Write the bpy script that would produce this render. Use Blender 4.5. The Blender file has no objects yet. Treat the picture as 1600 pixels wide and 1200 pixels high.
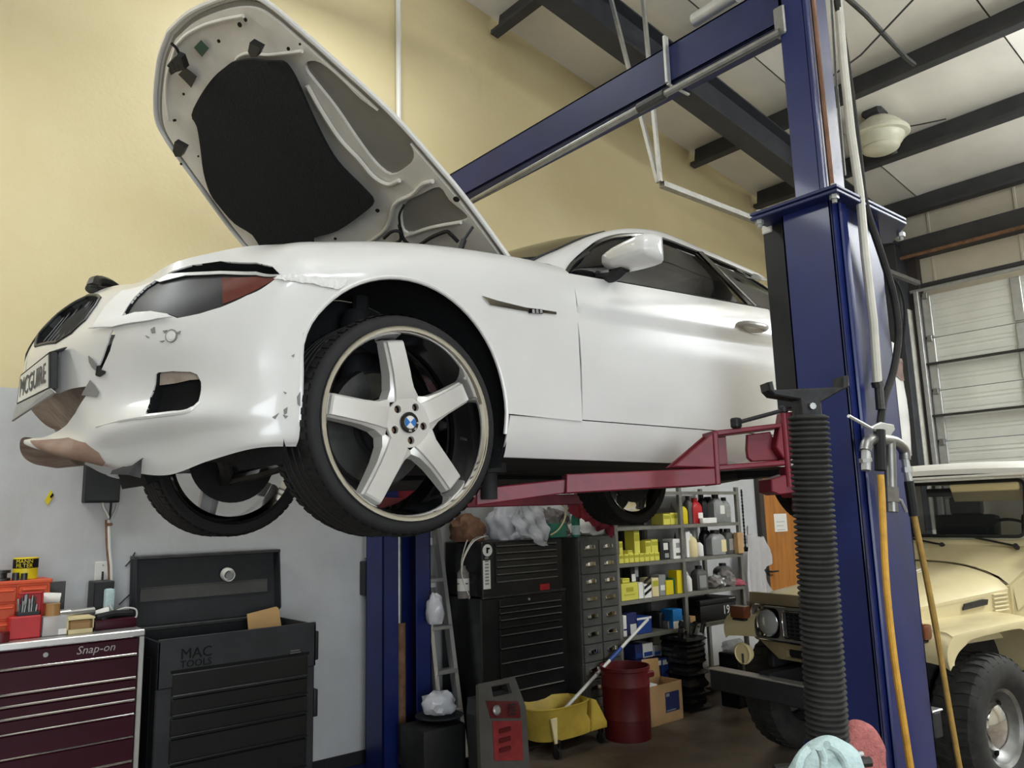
import bpy, bmesh, math, random
import numpy as np
from mathutils import Vector, Matrix, geometry
random.seed(7)
SC = bpy.context.scene
COL = SC.collection
PI = math.pi
def R_(d): return math.radians(d)

# ------------------------------------------------------------------ camera
FPX, PITCH, ROLL, YAW, CAMH = 1225.0, R_(9.501), R_(-1.538), R_(40.261), 1.62
_F = np.array([math.sin(YAW)*math.cos(PITCH), math.cos(YAW)*math.cos(PITCH), math.sin(PITCH)])
_R = np.array([math.cos(YAW), -math.sin(YAW), 0.0]); _U = np.cross(_R, _F)
_RR = math.cos(ROLL)*_R + math.sin(ROLL)*_U
_UU = -math.sin(ROLL)*_R + math.cos(ROLL)*_U
_C = np.array([0, 0, CAMH])
cam = bpy.data.cameras.new('camera'); cam.sensor_width = 36; cam.lens = FPX/1600*36
camo = bpy.data.objects.new('camera', cam); COL.objects.link(camo)
camo.matrix_world = Matrix(((_RR[0], _UU[0], -_F[0], 0), (_RR[1], _UU[1], -_F[1], 0), (_RR[2], _UU[2], -_F[2], CAMH), (0, 0, 0, 1)))
cam.clip_start = 0.05
SC.camera = camo
def at(px, py, **k):
    """point of the sight line through a pixel of the photo on the plane X=, Y= or Z="""
    d = _F + (px-800)/FPX*_RR - (py-600)/FPX*_UU
    ax, v = list(k.items())[0]; i = 'XYZ'.index(ax)
    return _C + d*((v-_C[i])/d[i])
def proj(P):
    v = np.asarray(P, float)-_C
    z = v@_F
    return np.stack([800+FPX*(v@_RR)/z, 600-FPX*(v@_UU)/z], -1)

# ------------------------------------------------------------------ world, lamps, exposure
SC.view_settings.view_transform = 'Standard'; SC.view_settings.look = 'None'
SC.view_settings.gamma = 1; SC.view_settings.use_curve_mapping = False
SC.view_settings.exposure = 0.0
w = bpy.data.worlds.new('world'); SC.world = w; w.use_nodes = True
w.node_tree.nodes['Background'].inputs[0].default_value = (0.8, 0.9, 1, 1)
w.node_tree.nodes['Background'].inputs[1].default_value = 0.15
def lamp(name, loc, target, size, power, col=(0.94, 0.98, 1.0)):
    l = bpy.data.lights.new(name, 'AREA'); l.shape = 'RECTANGLE'; l.size, l.size_y = size
    l.energy = power; l.color = col
    o = bpy.data.objects.new(name, l); COL.objects.link(o); o.location = loc
    o.rotation_euler = (Vector(target)-Vector(loc)).to_track_quat('-Z', 'Y').to_euler()
    return o
def fixture(loc, size, power, up=.5):
    """open fluorescent fitting hung under the roof: throws light down, with an added uplight on the roof sheets"""
    lamp('tube_lamp', loc, (loc[0], loc[1], 0), size, power)
    lamp('tube_lamp', (loc[0], loc[1], loc[2]+.06), (loc[0], loc[1], 9), size, power*up)  # uplight added to brighten the roof and soften the shade below
fixture((-1.5, 3.6, 4.5), (2.4, .4), 75, 1.0)
fixture((2.2, 3.9, 5.4), (1.2, .3), 36, .5)
fixture((8.0, -.3, 4.5), (2.4, .4), 300, 1.2)
fixture((1.6, -1.6, 4.8), (2.4, .4), 80, 2.4)
# daylight through the open bay door in the wall behind the camera
lamp('door_daylight', (-1.0, -5.5, 1.7), (-.6, 0, 1.5), (4.2, 3.0), 330, (.86, .94, 1.0))


# ------------------------------------------------------------------ materials
def lin(h):
    if isinstance(h, str):
        v = [int(h[i:i+2], 16)/255 for i in (0, 2, 4)]
    else: v = h
    return tuple(x/12.92 if x <= .04045 else ((x+.055)/1.055)**2.4 for x in v)
def mat(name, hexc, rough=.5, metal=0, n=0, ns=8, bump=0, bs=60, coat=0, spec=.5, hex2=None, lo=.35, hi=.65, stretch=None, alpha=None, trans=0, ior=1.45, emit=0):
    m = bpy.data.materials.new(name); m.use_nodes = True
    nt = m.node_tree; p = nt.nodes['Principled BSDF']; c = lin(hexc)
    p.inputs['Base Color'].default_value = (*c, 1); p.inputs['Roughness'].default_value = rough
    p.inputs['Metallic'].default_value = metal; p.inputs['Specular IOR Level'].default_value = spec
    p.inputs['Coat Weight'].default_value = coat; p.inputs['Coat Roughness'].default_value = .08
    p.inputs['Transmission Weight'].default_value = trans; p.inputs['IOR'].default_value = ior
    if alpha is not None: p.inputs['Alpha'].default_value = alpha
    if emit: p.inputs['Emission Color'].default_value = (*c, 1); p.inputs['Emission Strength'].default_value = emit
    tc = None
    def coords():
        nonlocal tc
        if tc is None:
            t = nt.nodes.new('ShaderNodeTexCoord'); tc = t.outputs['Object']
            if stretch:
                mp = nt.nodes.new('ShaderNodeMapping'); mp.inputs['Scale'].default_value = stretch
                nt.links.new(tc, mp.inputs['Vector']); tc = mp.outputs['Vector']
        return tc
    if n or hex2:
        nz = nt.nodes.new('ShaderNodeTexNoise'); nz.inputs['Scale'].default_value = ns
        nz.inputs['Detail'].default_value = 6; nz.inputs['Roughness'].default_value = .62
        nt.links.new(coords(), nz.inputs['Vector'])
        r = nt.nodes.new('ShaderNodeValToRGB'); r.color_ramp.elements[0].position = lo; r.color_ramp.elements[1].position = hi
        if hex2: a, b = c, lin(hex2)
        else: a, b = tuple(x*(1-n) for x in c), tuple(min(1, x*(1+n)) for x in c)
        r.color_ramp.elements[0].color = (*a, 1); r.color_ramp.elements[1].color = (*b, 1)
        nt.links.new(nz.outputs['Fac'], r.inputs['Fac']); nt.links.new(r.outputs['Color'], p.inputs['Base Color'])
    if bump:
        nb = nt.nodes.new('ShaderNodeTexNoise'); nb.inputs['Scale'].default_value = bs; nb.inputs['Detail'].default_value = 4
        nt.links.new(coords(), nb.inputs['Vector'])
        bp = nt.nodes.new('ShaderNodeBump'); bp.inputs['Strength'].default_value = bump; bp.inputs['Distance'].default_value = .01
        nt.links.new(nb.outputs['Fac'], bp.inputs['Height']); nt.links.new(bp.outputs['Normal'], p.inputs['Normal'])
    return m
M = {}
def mm(k, *a, **kw): M[k] = mat(k, *a, **kw)
mm('white_paint', 'd5d4d2', .28, coat=.6, n=.02, ns=3)
mm('white_paint_plain', 'd8d7d4', .38)
mm('hood_pocket_shade', '85827b', .55, n=.08, ns=5)  # white paint made grey: shade of the hood pockets put into the colour
mm('hood_inner', 'dedad2', .5, n=.08, ns=5)
mm('dirty_white', 'b9ada0', .7, hex2='8f7d70', ns=9)
mm('scraped', '8f7263', .8, hex2='9c8576', ns=14)
mm('black_plastic', '191a1b', .5, n=.2, ns=20)
mm('black_gloss', '0a0a0b', .12, coat=.5)
mm('black_felt', '15171a', .95, n=.25, ns=40, bump=.5, bs=120)
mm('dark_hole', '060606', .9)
mm('underbody', '17171a', .75, n=.5, ns=6)
mm('rubber', '1b1b1c', .75, n=.15, ns=30)
mm('rubber_dusty', '2b2a28', .85, n=.3, ns=14)
mm('chrome', 'd8d8d8', .08, 1)
mm('alu', 'c4c3c1', .34, .75, n=.05, ns=6)
mm('wheel_face', 'cfcdc9', .38, .35, n=.03, ns=6)
mm('alu_side', 'c9c6c0', .25, .85)
mm('steel', '8f8f8d', .4, .9, n=.15, ns=20)
mm('steel_dark', '4a4a49', .45, .8, n=.2, ns=14)
mm('cast_iron', '2b2b2c', .6, .4, n=.3, ns=30, bump=.3)
mm('brass', 'a08a58', .4, .8)
mm('copper', '9a7663', .4, .7, n=.2, ns=9)
mm('lift_blue', '11205a', .4, n=.14, ns=5, coat=.15)
mm('lift_blue_dark', '0f1c4e', .45, n=.14, ns=5)
mm('lift_red', '74192a', .5, n=.22, ns=9, coat=.1)
mm('galv', 'b9bab8', .45, .7, n=.1, ns=14)
mm('pvc_grey', 'c2bfb4', .55, n=.12, ns=7)
mm('yellow_hose', 'c8973a', .55, n=.22, ns=12)
mm('wood_stick', '9c7c3c', .6, n=.3, ns=12)
mm('beam_dark', '33353a', .6, n=.2, ns=4)
mm('purlin', '3a3a3b', .65, n=.18, ns=4)
mm('cardboard', 'b08d62', .85, n=.08, ns=9)
mm('cardboard_light', 'b99563', .85, n=.06, ns=9)
mm('paper', 'e6e4de', .8)
mm('oak_door', 'b57a3c', .5, hex2='9c632b', ns=3, stretch=(6, 6, .5))
mm('maroon', '38071a', .45, spec=.25, n=.1, ns=5)
mm('box_black', '27292c', .5, n=.22, ns=8)
mm('box_black_gloss', '141416', .35, n=.2, ns=8)
mm('box_inner', '26282a', .6, n=.2, ns=7)
mm('cab_grey', '4b4a47', .55, n=.14, ns=8)
mm('shelf_grey', '6d6b63', .6, n=.15, ns=8)
mm('orange', 'd4552c', .5, n=.1, ns=8)
mm('red', 'b8262b', .45, n=.1, ns=9)
mm('dark_red', '5c0f14', .5, n=.12, ns=9)
mm('yellow', 'd8c21c', .45)
mm('yellow_box', 'd6cf58', .6)
mm('yellow_box_dark', 'a9a528', .6)
mm('faded_red', '8c2c2e', .5, n=.2, ns=12)
mm('bucket_yellow', 'bfa544', .5, n=.15, ns=6)
mm('cream', 'dfcf9e', .6)
mm('clear_plastic', 'd9d9dc', .25, alpha=.55)
mm('bag', 'd3d4da', .2, alpha=.72, n=.08, ns=12)
mm('amber_plastic', 'b98c58', .3, alpha=.8)
mm('blue', '1f3f86', .5)
mm('blue_dark', '242c5a', .5)
mm('blue_bright', '1b74b8', .5)
mm('sky_towel', 'b9cfd0', .95, n=.08, ns=30, bump=.5, bs=90)
mm('pink_towel', 'b8706c', .95, n=.15, ns=60, bump=.8, bs=150)
mm('coat_white', 'b9b6b6', .9, n=.06, ns=8)
mm('green', '2e7d68', .5)
mm('cloth_red', '7e2433', .9, n=.2, ns=14)
mm('cloth_grey', '7d7773', .9, n=.2, ns=14)
mm('cloth_pink', 'a3505c', .9)
mm('grey_plastic', '54524f', .55, n=.1, ns=12)
mm('wrap_black', '141415', .25, n=.4, ns=9, bump=.8, bs=16)
mm('white_plastic', 'dcdad3', .4)
mm('grey_bottle', '8c8d8c', .4)
mm('fj_paint', 'cdbf95', .3, n=.05, ns=4, coat=.3)
mm('fj_dark_and_shade', '76694e', .5, n=.15, ns=4)  # dark trim colour, also the shade painted on the front face
mm('fj_white', 'e4e2da', .35, n=.03, ns=4)
mm('fj_amber', '6b3a22', .25, coat=.3)
mm('glass_dark', '0c0d0f', .06, alpha=.82, spec=.7)
mm('glass_tint', '0b0c0e', .04, alpha=.93, spec=.35)
mm('glass_clear', '23282a', .03, alpha=.32, spec=.6)
mm('glass_smoke', '303132', .38, alpha=.93, n=.15, ns=9, spec=.4)
mm('lens', 'c9c9c4', .08, alpha=.45, spec=.8)
mm('signal_red', '5e2e27', .22, coat=.4, n=.1, ns=12)
mm('seat', '3b3a3c', .8)
mm('seat_light', 'a49d92', .8)
mm('lamp_shade', 'cfcdb8', .35, n=.05, ns=8)
mm('rust', '7b5a44', .8, n=.3, ns=16)
mm('roundel_blue', '2a6cb4', .3)
mm('silver_text', 'a9a0a2', .35, .6)
mm('chip', '7f7d7a', .7)
mm('tape', 'dedddb', .5)
mm('sticker_green', '3f5a48', .6)
mm('vest_orange', 'b5532d', .7)

# ------------------------------------------------------------------ mesh helpers
class B:
    def __init__(s): s.bm = bmesh.new(); s.mir = False
    def _xf(s, vs, rot, c):
        m = Matrix.Translation(Vector(c)) @ (rot.to_4x4() if rot is not None else Matrix.Identity(4))
        bmesh.ops.transform(s.bm, matrix=m, verts=vs)
    def box(s, c, size, rot=None, bev=0, seg=1):
        r = bmesh.ops.create_cube(s.bm, size=1); vs = r['verts']
        bmesh.ops.scale(s.bm, vec=Vector(size), verts=vs)
        if bev:
            es = list({e for v in vs for e in v.link_edges})
            rr = bmesh.ops.bevel(s.bm, geom=es, offset=bev, segments=seg, affect='EDGES', profile=.6)
            vs = list({v for f in rr['faces'] for v in f.verts} | {v for v in vs if v.is_valid})
        s._xf(vs, rot, c); return s
    def b2(s, a, b, bev=0, seg=1):
        a, b = np.array(a, float), np.array(b, float)
        return s.box((a+b)/2, np.abs(b-a), None, bev, seg)
    def bar(s, p0, p1, w, h, up=(0, 0, 1), bev=0):
        p0, p1 = Vector(p0), Vector(p1); d = p1-p0; L = d.length; x = d/L
        z = Vector(up); z = (z-x*z.dot(x)).normalized(); y = z.cross(x)
        rot = Matrix((x, y, z)).transposed()
        return s.box((p0+p1)/2, (L, w, h), rot, bev)
    def lathe(s, prof, org=(0, 0, 0), axis=(0, 0, 1), n=24, ang=2*PI, ref=None):
        ax = Vector(axis).normalized(); r0 = Vector(ref) if ref else (Vector((1, 0, 0)) if abs(ax.x) < .9 else Vector((0, 1, 0)))
        r0 = (r0-ax*r0.dot(ax)).normalized(); r1 = ax.cross(r0); org = Vector(org)
        full = abs(ang-2*PI) < 1e-6; m = n if full else n+1
        rings = []
        for (r, h) in prof:
            if r < 1e-6: rings.append([s.bm.verts.new(org+ax*h)]); continue
            rings.append([s.bm.verts.new(org+ax*h+(r0*math.cos(ang*i/n)+r1*math.sin(ang*i/n))*r) for i in range(m)])
        for a, b in zip(rings, rings[1:]):
            for i in range(n):
                j = (i+1) % m
                q = [a[i % len(a)], a[j % len(a)], b[j % len(b)], b[i % len(b)]]
                q2 = []
                for v in q:
                    if v not in q2: q2.append(v)
                if len(q2) > 2:
                    try: s.bm.faces.new(q2)
                    except ValueError: pass
        return s
    def cyl(s, p0, p1, r, r2=None, n=16):
        p0, p1 = Vector(p0), Vector(p1); L = (p1-p0).length
        return s.lathe([(0, 0), (r, 0), (r if r2 is None else r2, L), (0, L)], p0, p1-p0, n)
    def tube(s, pts, r, n=8, closed=False, smooth=0):
        pts = [Vector(p) for p in pts]
        if smooth: pts = [Vector(p) for p in crspline([tuple(p) for p in pts], smooth, closed)]
        N = len(pts); rings = []; up = None
        for i in range(N):
            if closed: t = pts[(i+1) % N]-pts[i-1]
            else: t = pts[min(i+1, N-1)]-pts[max(i-1, 0)]
            t.normalize()
            if up is None: up = Vector((0, 0, 1)) if abs(t.z) < .9 else Vector((1, 0, 0))
            up = (up-t*up.dot(t)).normalized(); sd = t.cross(up)
            rr = r[i*len(r)//N] if isinstance(r, (list, tuple)) else r
            rings.append([s.bm.verts.new(pts[i]+(up*math.cos(2*PI*k/n)+sd*math.sin(2*PI*k/n))*rr) for k in range(n)])
        prs = list(zip(rings, rings[1:]))+([(rings[-1], rings[0])] if closed else [])
        for a, b in prs:
            for k in range(n): s.bm.faces.new((a[k], a[(k+1) % n], b[(k+1) % n], b[k]))
        if not closed:
            s.bm.faces.new(rings[0][::-1]); s.bm.faces.new(rings[-1])
        return s
    def grid(s, P, cu=False, cv=False):
        P = np.asarray(P, float); a, b = P.shape[:2]
        V = [[s.bm.verts.new(P[i, j]) for j in range(b)] for i in range(a)]
        for i in range(a if cu else a-1):
            for j in range(b if cv else b-1):
                q = [V[i][j], V[(i+1) % a][j], V[(i+1) % a][(j+1) % b], V[i][(j+1) % b]]
                try: s.bm.faces.new(q)
                except ValueError: pass
        return s
    def prism(s, poly, off, bev=0):
        """poly: 3-D points of a flat outline; off: vector of the thickness"""
        o = Vector(off); a = [s.bm.verts.new(Vector(p)) for p in poly]; b = [s.bm.verts.new(Vector(p)+o) for p in poly]
        n = len(a); f1 = s.bm.faces.new(a[::-1]); f2 = s.bm.faces.new(b)
        fs = [s.bm.faces.new((a[i], a[(i+1) % n], b[(i+1) % n], b[i])) for i in range(n)]
        bmesh.ops.recalc_face_normals(s.bm, faces=fs+[f1, f2])
        if bev:
            es = list({e for f in (f1, f2) for e in f.edges})
            bmesh.ops.bevel(s.bm, geom=es, offset=bev, segments=1, affect='EDGES')
        return s
    def add(s, me, mtx=None):
        n0 = len(s.bm.verts); s.bm.from_mesh(me); s.bm.verts.ensure_lookup_table()
        if mtx is not None: bmesh.ops.transform(s.bm, matrix=mtx, verts=s.bm.verts[n0:])
        return s
    def raw(s, verts, faces):
        V = [s.bm.verts.new(v) for v in verts]
        for f in faces:
            try: s.bm.faces.new([V[i] for i in f])
            except ValueError: pass
        return s
    def mirror(s, join=False):
        """mirror image across y=0: joined, or as an object of its own (see cobj)"""
        if not join: s.mir = True; return s
        g = bmesh.ops.duplicate(s.bm, geom=s.bm.verts[:]+s.bm.edges[:]+s.bm.faces[:])
        vs = [e for e in g['geom'] if isinstance(e, bmesh.types.BMVert)]
        for v in vs: v.co.y *= -1
        bmesh.ops.reverse_faces(s.bm, faces=[e for e in g['geom'] if isinstance(e, bmesh.types.BMFace)])
        return s
def crspline(pts, k=6, closed=False):
    P = np.asarray(pts, float); n = len(P); out = []
    segs = n if closed else n-1
    for i in range(segs):
        if closed: a, b, c, d = P[i-1], P[i], P[(i+1) % n], P[(i+2) % n]
        else:
            b, c = P[i], P[i+1]; a = P[i-1] if i else 2*b-c; d = P[i+2] if i+2 < n else 2*c-b
        for j in range(k):
            t = j/k
            out.append(.5*((2*b)+(c-a)*t+(2*a-5*b+4*c-d)*t*t+(3*b-a-3*c+d)*t**3))
    if not closed: out.append(P[-1])
    return np.array(out)
WM = {}                                   # world matrix of every parent
def thing(name, label, cat, loc=(0, 0, 0), rz=0, group=None):
    o = bpy.data.objects.new(name, None); COL.objects.link(o); o.empty_display_size = .1
    o.location = loc; o.rotation_euler = (0, 0, rz); o['label'] = label; o['category'] = cat
    if group: o['group'] = group
    WM[o.name] = Matrix.Translation(Vector(loc)) @ Matrix.Rotation(rz, 4, 'Z')
    return o
def obj(name, b, m, parent=None, local=False, ang=32, label=None, kind=None, normals=True):
    me = bpy.data.meshes.new(name)
    if normals: bmesh.ops.recalc_face_normals(b.bm, faces=b.bm.faces[:])
    if parent is not None and not local: bmesh.ops.transform(b.bm, matrix=WM[parent.name].inverted(), verts=b.bm.verts[:])
    b.bm.to_mesh(me); b.bm.free()
    me.polygons.foreach_set('use_smooth', [True]*len(me.polygons)); me.set_sharp_from_angle(angle=R_(ang))
    me.materials.append(M[m] if isinstance(m, str) else m)
    o = bpy.data.objects.new(name, me); COL.objects.link(o)
    if parent is not None: o.parent = parent; WM[o.name] = WM[parent.name]
    else: WM[o.name] = Matrix.Identity(4)
    if label: o['label'] = label
    if kind: o['kind'] = kind
    return o
def tag(o, label, cat, group=None):
    """a thing that is one mesh: its origin goes to its base"""
    me = o.data; co = np.empty(len(me.vertices)*3); me.vertices.foreach_get('co', co); co = co.reshape(-1, 3)
    c = (co.min(0)+co.max(0))/2; c[2] = co[:, 2].min()
    me.transform(Matrix.Translation(-Vector(c))); o.location = Vector(o.location)+Vector(c)
    WM[o.name] = Matrix.Translation(Vector(c))
    o['label'] = label; o['category'] = cat
    if group: o['group'] = group
    return o
def tagr(o, label, cat, group=None):
    """as tag(), when the mesh already has children built in world space"""
    o['label'] = label; o['category'] = cat
    if group: o['group'] = group
    return o
def struct(name, b, m, parent=None, ang=32):
    o = obj(name, b, m, parent, ang=ang); o['kind'] = 'structure'; return o
def dup(root, loc, rz=0, label=None, group=None):
    r = root.copy(); COL.objects.link(r); r.location = loc; r.rotation_euler = (0, 0, rz)
    WM[r.name] = Matrix.Translation(Vector(loc)) @ Matrix.Rotation(rz, 4, 'Z')
    if label: r['label'] = label
    if group: r['group'] = group
    for ch in list(root.children):
        c = ch.copy(); COL.objects.link(c); c.parent = r
        for g in list(ch.children):
            d = g.copy(); COL.objects.link(d); d.parent = c
    return r
_txt = {}
def text_mesh(s, size=1, ext=.02, shear=0):
    cu = bpy.data.curves.new('text', 'FONT'); cu.body = s; cu.size = size; cu.extrude = ext; cu.align_x = 'CENTER'; cu.align_y = 'CENTER'; cu.shear = shear
    cu.resolution_u = 2
    o = bpy.data.objects.new('text', cu); COL.objects.link(o); bpy.context.view_layer.update()
    me = bpy.data.meshes.new_from_object(o.evaluated_get(bpy.context.evaluated_depsgraph_get()))
    bpy.data.objects.remove(o); bpy.data.curves.remove(cu); return me
def frame(org, x, y):
    """matrix whose x and y axes lie along the given directions"""
    x = Vector(x).normalized(); y = Vector(y); y = (y-x*y.dot(x)).normalized(); z = x.cross(y)
    m = Matrix((x, y, z)).transposed().to_4x4(); m.translation = Vector(org); return m
def inside(P, poly):
    P = np.asarray(P); poly = np.asarray(poly); x, y = P[:, 0], P[:, 1]; c = np.zeros(len(P), bool)
    for (x0, y0), (x1, y1) in zip(poly, np.roll(poly, -1, 0)):
        if y0 == y1: continue
        c ^= ((y0 > y) != (y1 > y)) & (x < (x1-x0)*(y-y0)/(y1-y0)+x0)
    return c
def densify(poly, step):
    out = []
    for a, b in zip(poly, list(poly[1:])+[poly[0]]):
        a, b = np.array(a, float), np.array(b, float); k = max(1, int(np.linalg.norm(b-a)/step+.5))
        out += [a+(b-a)*i/k for i in range(k)]
    return np.array(out)
def panel(fn, outline, holes=(), step=.1, thick=.004, b=None, flip=False):
    """sheet metal: the surface fn(array of 2-D parameters) trimmed to an outline with holes, given a thickness"""
    b = b or B()
    loops = [densify(l, step) for l in [outline]+list(holes)]
    vs, es = [], []
    for l in loops:
        n0 = len(vs); vs += [tuple(p) for p in l]; es += [(n0+i, n0+(i+1) % len(l)) for i in range(len(l))]
    lo, hi = loops[0].min(0), loops[0].max(0)
    gx = np.arange(lo[0]+step/2, hi[0], step); gy = np.arange(lo[1]+step/2, hi[1], step)
    G = np.array([(x+(step*.5 if j % 2 else 0), y) for j, y in enumerate(gy) for x in gx])
    if len(G):
        k = inside(G, loops[0])
        for l in loops[1:]: k &= ~inside(G, l)
        bd = np.concatenate(loops)
        G = G[k]
        if len(G):
            dm = np.min(np.hypot(G[:, None, 0]-bd[None, :, 0], G[:, None, 1]-bd[None, :, 1]), 1)
            G = G[dm > step*.45]
    vs += [tuple(p) for p in G]
    r = geometry.delaunay_2d_cdt([Vector(v) for v in vs], es, [], 0, 1e-6)
    V = np.array([tuple(v) for v in r[0]]); T = np.array([f for f in r[2] if len(f) == 3])
    cen = V[T].mean(1); k = inside(cen, loops[0])
    for l in loops[1:]: k &= ~inside(cen, l)
    T = T[k]
    P = fn(V); e = 1e-3
    du = fn(V+[e, 0])-fn(V-[e, 0]); dv = fn(V+[0, e])-fn(V-[0, e])
    N = np.cross(du, dv); N /= (np.linalg.norm(N, axis=1)[:, None]+1e-12)
    if flip: N = -N
    Q = P-N*thick; n = len(P); faces = []
    cnt = {}
    for t in T:
        a, bb, c = t
        nn = np.cross(P[bb]-P[a], P[c]-P[a])
        if nn@N[a] < 0: t = (a, c, bb)
        faces.append(tuple(int(i) for i in t)); faces.append(tuple(int(i)+n for i in (t[0], t[2], t[1])))
        for i in range(3):
            p, q = int(t[i]), int(t[(i+1) % 3]); cnt[(p, q)] = 1
    for (p, q) in cnt:
        if (q, p) not in cnt: faces.append((q, p, p+n, q+n))
    used = sorted({i for f in faces for i in f}); mp = {i: j for j, i in enumerate(used)}
    PQ = np.concatenate([P, Q])
    b.raw([tuple(PQ[i]) for i in used], [tuple(mp[i] for i in f) for f in faces])
    return b

# ================================================================== the building
WY, EX = 4.94, 9.45                     # wall behind the car, end wall with the roller door
def zc(x): return 6.693-.1634*x         # underside of the sloped roof
def wall_mat():
    m = bpy.data.materials.new('wall_two_tone'); m.use_nodes = True; nt = m.node_tree; p = nt.nodes['Principled BSDF']
    tc = nt.nodes.new('ShaderNodeTexCoord'); sx = nt.nodes.new('ShaderNodeSeparateXYZ'); nt.links.new(tc.outputs['Object'], sx.inputs[0])
    st = nt.nodes.new('ShaderNodeMath'); st.operation = 'GREATER_THAN'; st.inputs[1].default_value = 2.372
    nt.links.new(sx.outputs['Z'], st.inputs[0])
    def nz(scale, lo, hi, a, b, st_=None):
        n = nt.nodes.new('ShaderNodeTexNoise'); n.inputs['Scale'].default_value = scale; n.inputs['Detail'].default_value = 7; n.inputs['Roughness'].default_value = .65
        v = tc.outputs['Object']
        if st_:
            mp = nt.nodes.new('ShaderNodeMapping'); mp.inputs['Scale'].default_value = st_; nt.links.new(v, mp.inputs[0]); v = mp.outputs[0]
        nt.links.new(v, n.inputs['Vector'])
        r = nt.nodes.new('ShaderNodeValToRGB'); r.color_ramp.elements[0].position = lo; r.color_ramp.elements[1].position = hi
        r.color_ramp.elements[0].color = (*lin(a), 1); r.color_ramp.elements[1].color = (*lin(b), 1)
        nt.links.new(n.outputs['Fac'], r.inputs['Fac']); return r.outputs['Color'], n.outputs['Fac']
    y, _ = nz(1.6, .3, .7, 'd2c294', 'd9caa0'); g, gf = nz(2.2, .3, .72, 'b3b4b4', 'c4c5c6')
    dirt, df = nz(3.5, .62, .82, '000000', 'ffffff', (1, 1, .35))
    mx = nt.nodes.new('ShaderNodeMix'); mx.data_type = 'RGBA'
    nt.links.new(st.outputs[0], mx.inputs['Factor']); nt.links.new(g, mx.inputs['A']); nt.links.new(y, mx.inputs['B'])
    m2 = nt.nodes.new('ShaderNodeMix'); m2.data_type = 'RGBA'; m2.blend_type = 'MIX'
    sc = nt.nodes.new('ShaderNodeMath'); sc.operation = 'MULTIPLY'; sc.inputs[1].default_value = .22
    nt.links.new(dirt, sc.inputs[0]); nt.links.new(sc.outputs[0], m2.inputs['Factor']); nt.links.new(mx.outputs['Result'], m2.inputs['A'])
    m2.inputs['B'].default_value = (*lin('8d8878'), 1)
    nt.links.new(m2.outputs['Result'], p.inputs['Base Color']); p.inputs['Roughness'].default_value = .55
    nb = nt.nodes.new('ShaderNodeTexNoise'); nb.inputs['Scale'].default_value = 45; nt.links.new(tc.outputs['Object'], nb.inputs['Vector'])
    bp = nt.nodes.new('ShaderNodeBump'); bp.inputs['Strength'].default_value = .12; bp.inputs['Distance'].default_value = .01
    nt.links.new(nb.outputs['Fac'], bp.inputs['Height']); nt.links.new(bp.outputs['Normal'], p.inputs['Normal'])
    return m
M['wall'] = wall_mat()
mm('ceiling_sheet', 'dedad0', .75, n=.05, ns=2, bump=.25, bs=5)
mm('panel_beige', 'cfc6b2', .6, n=.05, ns=3)
mm('door_panel', 'd3d4cb', .45, n=.06, ns=3)
mm('concrete', '7a6e62', .5, hex2='564c42', ns=2.4, bump=.15, bs=30)
mm('wall_other', 'cfcabb', .7, n=.05, ns=2)
mm('dark_frame', '3b3530', .6)

struct('floor', B().b2((-5.2, -8, -.1), (9.7, 5.1, 0)), 'concrete')
b = B(); b.prism([(-5, WY, 0), (9.7, WY, 0), (9.7, WY, zc(9.7)+.1), (-5, WY, zc(-5)+.1)], (0, .16, 0)); struct('wall_left', b, 'wall')
b = B(); b.prism([(-5, -5.2, 0), (-3.3, -5.2, 0), (-3.3, -5.2, 3.3), (1.3, -5.2, 3.3), (1.3, -5.2, 0), (9.7, -5.2, 0), (9.7, -5.2, zc(9.7)+.1), (-5, -5.2, zc(-5)+.1)], (0, .1, 0)); struct('wall_right', b, 'wall_other')
struct('wall_front', B().b2((-5.1, -5.2, 0), (-5, 5.1, 7.6)), 'wall_other')
struct('baseboard_left', B().b2((-5, WY-.012, 0), (9.4, WY, .1), .003), 'rubber')
# roof: insulation sheets running down the slope, seams between them
ceil = bpy.data.objects.new('ceiling', None); COL.objects.link(ceil); ceil['kind'] = 'structure'; WM['ceiling'] = Matrix.Identity(4)
ys = [-5.2, -3.4, -1.6, .2, 1.9, 3.55, WY+.02]
for y0, y1 in zip(ys, ys[1:]):
    xs = np.linspace(-5.1, 9.6, 45); vs = np.linspace(y0+.006, y1-.006, 9)
    P = np.array([[(x, y, zc(x)+.012-.02*abs(math.sin(PI*(x-4.1)/1.37))*.0+.018*(1-(2*(y-y0)/(y1-y0)-1)**8)-.018) for y in vs] for x in xs])
    b = B(); b.grid(P); b.grid(P+[0, 0, .06])
    obj('insulation_sheet', b, 'ceiling_sheet', ceil, local=True)
struct('roof_deck', B().prism([(-5.2, -5.3, zc(-5.2)+.09), (9.8, -5.3, zc(9.8)+.09), (9.8, 5.2, zc(9.8)+.09), (-5.2, 5.2, zc(-5.2)+.09)], (0, 0, .05)), 'purlin')
sl = math.atan(.1634)
for X in (-3.95, -2.6, -1.3, .03, 1.37, 2.72, 4.1, 5.5, 6.88, 8.07, 9.28):
    b = B(); ry = Matrix.Rotation(sl, 3, 'Y'); z = zc(X)
    for dx, dz, sx, sz in ((0, -.12, .012, .24), (.035, -.008, .08, .012), (-.035, -.235, .08, .012), (-.074, -.22, .01, .04)):
        v = ry @ Vector((dx, 0, dz)); b.box((X+v.x, -.13, z+v.z), (sx, 10.0, sz), ry)
    struct('trim_%d' % (int((X+4)/1.35)+1), b, 'purlin')
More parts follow.
